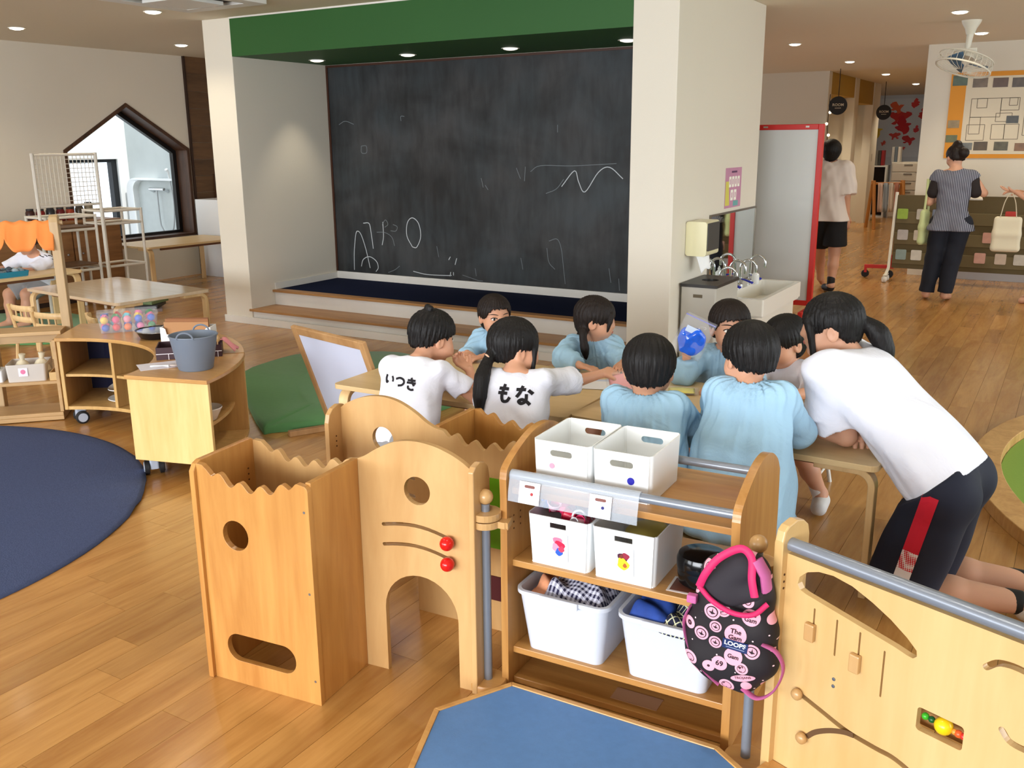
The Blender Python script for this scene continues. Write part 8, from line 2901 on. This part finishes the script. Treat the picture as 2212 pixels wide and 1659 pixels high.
def pillow(w_, h_, d, n=14, wob=0.004, seed=1, shape=None):
    rr = wave_noise(seed, wob, 60)
    vs, fs = [], []
    for side in (1, -1):
        for i in range(n + 1):
            for j in range(n + 1):
                a, b = i / n * 2 - 1, j / n * 2 - 1
                e = max(0, (1 - a * a)) ** 0.5 * max(0, (1 - b * b)) ** 0.5
                x, y = a * w_ / 2, b * h_ / 2
                vs.append((x, y, side * d / 2 * e + float(rr(np.float32(x), np.float32(y), np.float32(0))) * (1 if e > 0 else 0.4)))
    N1 = (n + 1) ** 2
    for i in range(n):
        for j in range(n):
            q = i * (n + 1) + j
            fs.append((q, q + n + 1, q + n + 2, q + 1))
            fs.append((N1 + q, N1 + q + 1, N1 + q + n + 2, N1 + q + n + 1))
    return MB().add(vs, fs)


# bag of blue slime held up
cv = Vector((-1.385, 3.865, 0.735))
nrm = (Vector((0, 0, CAM_H)) - cv)
nrm.z *= 0.3
nrm.normalize()
xx_ = Vector((0, 0, 1)).cross(nrm).normalized()
yy_ = nrm.cross(xx_)
RB = Matrix(((xx_.x, yy_.x, nrm.x, cv.x), (xx_.y, yy_.y, nrm.y, cv.y), (xx_.z, yy_.z, nrm.z, cv.z), (0, 0, 0, 1))) @ Matrix.Rotation(R(-24), 4, 'Z')
t = thing('slime_bag', 'clear zip bag of bright blue slime held up by the boy', 'bag', (0, 0, 0))
mk('bag_film', pillow(0.145, 0.185, 0.03, seed=4), clear_bag, t, smooth='all').matrix_world = RB
v = Vol((-0.07, -0.085, -0.025), (0.07, 0.05, 0.025), 0.004)
v.ell((0.005, -0.025, 0), [0.062, 0.060, 0.014], None, 0.01)
v.ell((-0.02, 0.0, 0), [0.04, 0.038, 0.013], None, 0.02)
v.ell((0.02, 0.005, 0), [0.03, 0.03, 0.012], None, 0.02)
wn_ = wave_noise(6, 0.004, 130)
v.disp(wn_, 0.02)
mk('blue_slime', v.mesh('slime'), plain('slime_blue', (28, 96, 226), 0.12, var=0.35, vscale=45), t).matrix_world = RB
mk('zip_strip', MB().box(-0.071, 0.071, 0.078, 0.083, -0.002, 0.002, RB), plain('zip_violet', (120, 120, 190), 0.4), t)
mk('bag_label', MB().box(-0.045, 0.012, 0.012, 0.04, 0.0155, 0.0162, RB), plain('label_pale', (196, 214, 240), 0.4), t)
t = thing('slime_bag', 'flat clear bag of yellow slime lying on the table', 'bag', (0, 0, 0))
MY = Matrix.Translation((-1.392, 3.765, TH + 0.012)) @ Matrix.Rotation(0.35, 4, 'Z')
mk('bag_film', pillow(0.15, 0.12, 0.02, seed=8, wob=0.002), clear_bag, t, smooth='all').matrix_world = MY
mk('yellow_slime', pillow(0.115, 0.09, 0.015, seed=9, wob=0.002), plain('slime_yellow', (232, 218, 84), 0.2, var=0.2, vscale=60), t, smooth='all').matrix_world = MY
t = thing('slime_bag', 'crumpled clear bag with pink slime beside the reaching hand', 'bag', (0, 0, 0))
MP = Matrix.Translation((-1.525, 3.42, 0.585)) @ Matrix.Rotation(0.5, 4, 'Z') @ Matrix.Rotation(R(70), 4, 'X') @ Matrix.Rotation(R(10), 4, 'Z')
mk('bag_film', pillow(0.115, 0.145, 0.035, seed=14, wob=0.004), clear_bag, t, smooth='all').matrix_world = MP
mk('pink_slime', pillow(0.09, 0.12, 0.026, seed=15, wob=0.004), plain('slime_pink', (232, 160, 156), 0.3), t, smooth='all').matrix_world = MP
for i, (dx, dy, rz, c, lb) in enumerate([(0, 0, 0.55, (196, 206, 230), 'pale blue sheet on the table before the pigtail girl'), (0.03, -0.02, 0.35, (232, 230, 232), 'white sheet on top of the blue one before the pigtail girl')]):
    o = mk('paper_sheet', MB().box(-0.10, 0.10, -0.07, 0.07, 0, 0.002), plain('sheet_%d' % i, c, 0.6), loc=(-1.82 + dx, 3.71 + dy, TH + 0.0004 + 0.0022 * i), rot=(0, 0, rz))
    tag(o, lb, 'paper', 'papers on the table')

# ---- stools under the seated children
for lb, x, y, rz in (('small stool under the boy resting his chin', -2.255, 2.89, 0.1), ('small stool under the ponytail girl', -1.73, 2.85, 0.0), ('small stool under the smock boy seen from behind', -1.20, 2.84, 0.0), ('small stool under the boy beside the helper', -0.90, 2.92, 0.1),
                     ('small stool under the half hidden girl', -2.535, 4.19, 0.0), ('small stool under the pigtail girl', -1.99, 4.24, 0.0), ('small stool under the boy with the blue bag', -1.31, 4.24, 0.0), ('small stool under the girl in white beside the helper', -1.0, 4.20, 0.0)):
    stool(lb, x, y, rz)

# ================================================================== BACKPACK
t = thing('backpack', 'black and pink printed child\'s backpack hanging on the shelf corner', 'backpack', (SH[0][0], SH[0][1], 0), SH[1])
bm_, nt, p = newmat('backpack_print')
L_ = nt.links.new
tc = nt.nodes.new('ShaderNodeTexCoord')
mp = nt.nodes.new('ShaderNodeMapping')
mp.inputs['Scale'].default_value = (1, 0.0, 1)
L_(tc.outputs['Object'], mp.inputs['Vector'])
vo = nt.nodes.new('ShaderNodeTexVoronoi')
vo.inputs['Scale'].default_value = 21
vo.inputs['Randomness'].default_value = 0.55
L_(mp.outputs['Vector'], vo.inputs['Vector'])
# disc radius varies per cell
sep = nt.nodes.new('ShaderNodeSeparateColor')
L_(vo.outputs['Color'], sep.inputs[0])
mr = nt.nodes.new('ShaderNodeMapRange')
mr.inputs['To Min'].default_value = 0.30
mr.inputs['To Max'].default_value = 0.46
L_(sep.outputs[0], mr.inputs['Value'])
q = nt.nodes.new('ShaderNodeMath')
q.operation = 'DIVIDE'
L_(vo.outputs['Distance'], q.inputs[0])
L_(mr.outputs[0], q.inputs[1])
rp = nt.nodes.new('ShaderNodeValToRGB')
cr = rp.color_ramp
cr.interpolation = 'CONSTANT'
cr.elements[0].color = lin(232, 160, 178)
cr.elements[0].position = 0.0
cr.elements[1].color = lin(24, 16, 20)
cr.elements[1].position = 1.0
for pos, col in ((0.62, (60, 26, 36)), (0.70, (236, 168, 184))):
    e = cr.elements.new(pos)
    e.color = lin(*col)
L_(q.outputs[0], rp.inputs['Fac'])
nz = nt.nodes.new('ShaderNodeTexNoise')
nz.inputs['Scale'].default_value = 75
nz.inputs['Detail'].default_value = 2
L_(mp.outputs['Vector'], nz.inputs['Vector'])
lt = nt.nodes.new('ShaderNodeMath')
lt.operation = 'GREATER_THAN'
lt.inputs[1].default_value = 0.57
L_(nz.outputs['Fac'], lt.inputs[0])
inn = nt.nodes.new('ShaderNodeMath')
inn.operation = 'LESS_THAN'
inn.inputs[1].default_value = 0.6
L_(q.outputs[0], inn.inputs[0])
an = nt.nodes.new('ShaderNodeMath')
an.operation = 'MULTIPLY'
L_(lt.outputs[0], an.inputs[0])
L_(inn.outputs[0], an.inputs[1])
mx = nt.nodes.new('ShaderNodeMix')
mx.data_type = 'RGBA'
L_(an.outputs[0], mx.inputs['Factor'])
L_(rp.outputs['Color'], mx.inputs['A'])
mx.inputs['B'].default_value = lin(48, 22, 32)
vs_ = nt.nodes.new('ShaderNodeTexVoronoi')
vs_.inputs['Scale'].default_value = 48
L_(mp.outputs['Vector'], vs_.inputs['Vector'])
st = nt.nodes.new('ShaderNodeMath')
st.operation = 'LESS_THAN'
st.inputs[1].default_value = 0.10
L_(vs_.outputs['Distance'], st.inputs[0])
out_ = nt.nodes.new('ShaderNodeMath')
out_.operation = 'GREATER_THAN'
out_.inputs[1].default_value = 1.12
L_(q.outputs[0], out_.inputs[0])
an2 = nt.nodes.new('ShaderNodeMath')
an2.operation = 'MULTIPLY'
L_(st.outputs[0], an2.inputs[0])
L_(out_.outputs[0], an2.inputs[1])
mx2 = nt.nodes.new('ShaderNodeMix')
mx2.data_type = 'RGBA'
L_(an2.outputs[0], mx2.inputs['Factor'])
L_(mx.outputs['Result'], mx2.inputs['A'])
mx2.inputs['B'].default_value = lin(240, 206, 214)
L_(mx2.outputs['Result'], p.inputs['Base Color'])
p.inputs['Roughness'].default_value = 0.75
VB = -0.135      # middle of the bag, in front of pole and shelf
v = Vol((0.53, VB - 0.09, 0.22), (0.83, VB + 0.09, 0.70), 0.0045)
FL = ((0, 1, 0), 1.25)
for a, b, ra, rb in (((0.635, VB, 0.36), (0.735, VB, 0.36), 0.062, 0.062), ((0.63, VB, 0.43), (0.735, VB, 0.44), 0.064, 0.060), ((0.645, VB, 0.49), (0.725, VB, 0.52), 0.062, 0.055), ((0.66, VB, 0.56), (0.715, VB, 0.58), 0.058, 0.05), ((0.66, VB, 0.315), (0.715, VB, 0.31), 0.045, 0.045)):
    v.cone(a, b, ra, rb, 0.03, flat=FL)
wn_ = wave_noise(16, 0.004, 55)
v.disp(wn_, 0.02)
# open mouth
for a, b, ra, rb in (((0.655, VB - 0.045, 0.555), (0.705, VB - 0.05, 0.60), 0.036, 0.03), ((0.68, VB - 0.055, 0.535), (0.735, VB - 0.055, 0.55), 0.03, 0.022), ((0.70, VB - 0.03, 0.61), (0.705, VB - 0.03, 0.66), 0.03, 0.03)):
    v.cone(a, b, ra, rb, 0.01, op='d')
bag_me = v.mesh('bag_body')
mk('bag_body', bag_me, bm_, t)
lining = plain('bag_lining', (44, 40, 46), 0.85)
v = Vol((0.60, VB - 0.07, 0.48), (0.80, VB + 0.04, 0.68), 0.0045)
for a, b, ra, rb in (((0.655, VB - 0.02, 0.545), (0.705, VB - 0.02, 0.60), 0.042, 0.036), ((0.68, VB - 0.028, 0.53), (0.735, VB - 0.028, 0.55), 0.032, 0.025)):
    v.cone(a, b, ra, rb, 0.02)
mk('bag_lining', v.mesh('lining'), lining, t)
pinkb = plain('piping_pink', (206, 34, 96), 0.6)
lilac = plain('strap_orchid', (190, 96, 150), 0.65)
mk('mouth_piping', MB().tube(spline([(0.612, VB - 0.055, 0.545), (0.65, VB - 0.070, 0.522), (0.70, VB - 0.073, 0.505), (0.745, VB - 0.065, 0.508), (0.772, VB - 0.045, 0.532)], 6), 0.0065, 10), pinkb, t, smooth=True)
mk('mouth_piping', MB().tube(spline([(0.612, VB - 0.055, 0.545), (0.628, VB - 0.06, 0.585), (0.655, VB - 0.05, 0.625), (0.70, VB - 0.035, 0.652), (0.728, VB - 0.04, 0.635), (0.735, VB - 0.055, 0.59), (0.745, VB - 0.06, 0.55)], 6), 0.008, 10, flat=(0.7, 1.2)), pinkb, t, smooth=True)
mk('shoulder_pad', MB().tube([(0.738, VB - 0.03, 0.63), (0.76, VB - 0.035, 0.60), (0.765, VB - 0.03, 0.56)], 0.02, 10, flat=(1, 0.5)), lilac, t, smooth=True)
mk('strap', MB().tube(spline([(0.582, VB - 0.02, 0.47), (0.568, VB - 0.02, 0.425), (0.585, VB - 0.025, 0.365), (0.625, VB - 0.03, 0.315), (0.665, VB - 0.03, 0.285)], 6), 0.0125, 8, flat=(1, 0.25)), lilac, t, smooth=True)
mk('strap', MB().tube(spline([(0.765, VB - 0.04, 0.425), (0.80, VB - 0.045, 0.415), (0.818, VB - 0.045, 0.375), (0.800, VB - 0.045, 0.315), (0.762, VB - 0.04, 0.28), (0.722, VB - 0.03, 0.29)], 6), 0.011, 8, flat=(0.9, 0.25)), lilac, t, smooth=True)
mk('side_tab', MB().box(0.580, 0.604, VB - 0.05, VB - 0.03, 0.492, 0.512), lilac, t, bevel=0.003)
bvh = BVHTree.FromPolygons([q.co for q in bag_me.vertices], [q.vertices for q in bag_me.polygons])


def bag_text(body, size, u_, z_, rot, mat, lift=0.0012, nm='printed_word', offs=0.0):
    me = text_mesh(body, size, 0.0, offs)
    for q in me.vertices:
        x, y = q.co.x * math.cos(rot) - q.co.y * math.sin(rot), q.co.x * math.sin(rot) + q.co.y * math.cos(rot)
        h_ = bvh.ray_cast(Vector((u_ + x, VB - 0.3, z_ + y)), Vector((0, 1, 0)))
        yy = h_[0].y if h_[0] else VB - 0.06
        q.co = (u_ + x, yy - lift, z_ + y)
    return mk(nm, me, mat, t)


def bag_disc(u_, z_, r_, mat, lift, nm, asp=1.0, rot=0.0, poly=None):
    P = poly or circle(0, 0, r_, 24, ry=r_ * asp)
    vs = []
    for x, y in [(0, 0)] + P:
        X, Y = x * math.cos(rot) - y * math.sin(rot), x * math.sin(rot) + y * math.cos(rot)
        h_ = bvh.ray_cast(Vector((u_ + X, VB - 0.3, z_ + Y)), Vector((0, 1, 0)))
        yy = h_[0].y if h_[0] else VB - 0.06
        vs.append((u_ + X, yy - lift, z_ + Y))
    n = len(P)
    o = mk(nm, MB().add(vs, [(0, 1 + i, 1 + (i + 1) % n) for i in range(n)]), mat, t)
    o.modifiers.new('thickness', 'SOLIDIFY').thickness = 0.0004
    return o


pk = plain('print_pink', (234, 164, 182), 0.7)
bk_ = plain('print_dark', (34, 16, 24), 0.7)
for u_, z_, r_, word, sz in ((0.735, 0.487, 0.022, 'The\nGam', 0.015), (0.703, 0.437, 0.026, 'The\nGam', 0.0165), (0.70, 0.378, 0.022, 'Gam', 0.014), (0.668, 0.352, 0.019, '69', 0.019)):
    bag_disc(u_, z_, r_, pk, 0.0016, 'printed_disc')
    bag_text(word, sz, u_, z_, -0.08, bk_, 0.0026, 'printed_word', 0.0004)
for u_, z_, r_ in ((0.645, 0.485, 0.020), (0.62, 0.42, 0.018), (0.655, 0.405, 0.016), (0.742, 0.40, 0.019), (0.655, 0.448, 0.015)):
    bag_disc(u_, z_, r_, pk, 0.0016, 'printed_disc')
    bag_disc(u_, z_, r_ * 0.72, bk_, 0.0022, 'printed_ring')
    bag_disc(u_, z_, r_ * 0.6, pk, 0.0028, 'printed_disc')
    bag_disc(u_, z_ + 0.001, r_ * 0.45, bk_, 0.0034, 'printed_bird', poly=[(-r_ * 0.4, 0.0), (-r_ * 0.05, -r_ * 0.1), (r_ * 0.1, r_ * 0.45), (r_ * 0.15, -r_ * 0.05), (r_ * 0.45, -r_ * 0.2), (0.0, -r_ * 0.35)])
bag_disc(0.725, 0.325, 0.03, pk, 0.0016, 'printed_disc', 0.32, 0.25)
bag_text('TROJANS', 0.0095, 0.725, 0.327, 0.25, bk_, 0.0026)
nv = plain('label_navy', (22, 40, 90), 0.6)
bag_disc(0.703, 0.408, 0.0, nv, 0.0032, 'brand_label', poly=[(-0.030, -0.0135), (0.030, -0.0135), (0.030, 0.0135), (-0.030, 0.0135)], rot=-0.10)
bag_text('LOOPS', 0.0165, 0.703, 0.411, -0.10, plain('label_white', (240, 240, 244), 0.6), 0.0042, 'brand_lettering', 0.0005)
bag_disc(0.7035, 0.4005, 0.0, plain('label_line', (150, 160, 190), 0.6), 0.0042, 'brand_line', poly=[(-0.022, -0.0008), (0.022, -0.0008), (0.022, 0.0008), (-0.022, 0.0008)], rot=-0.10)
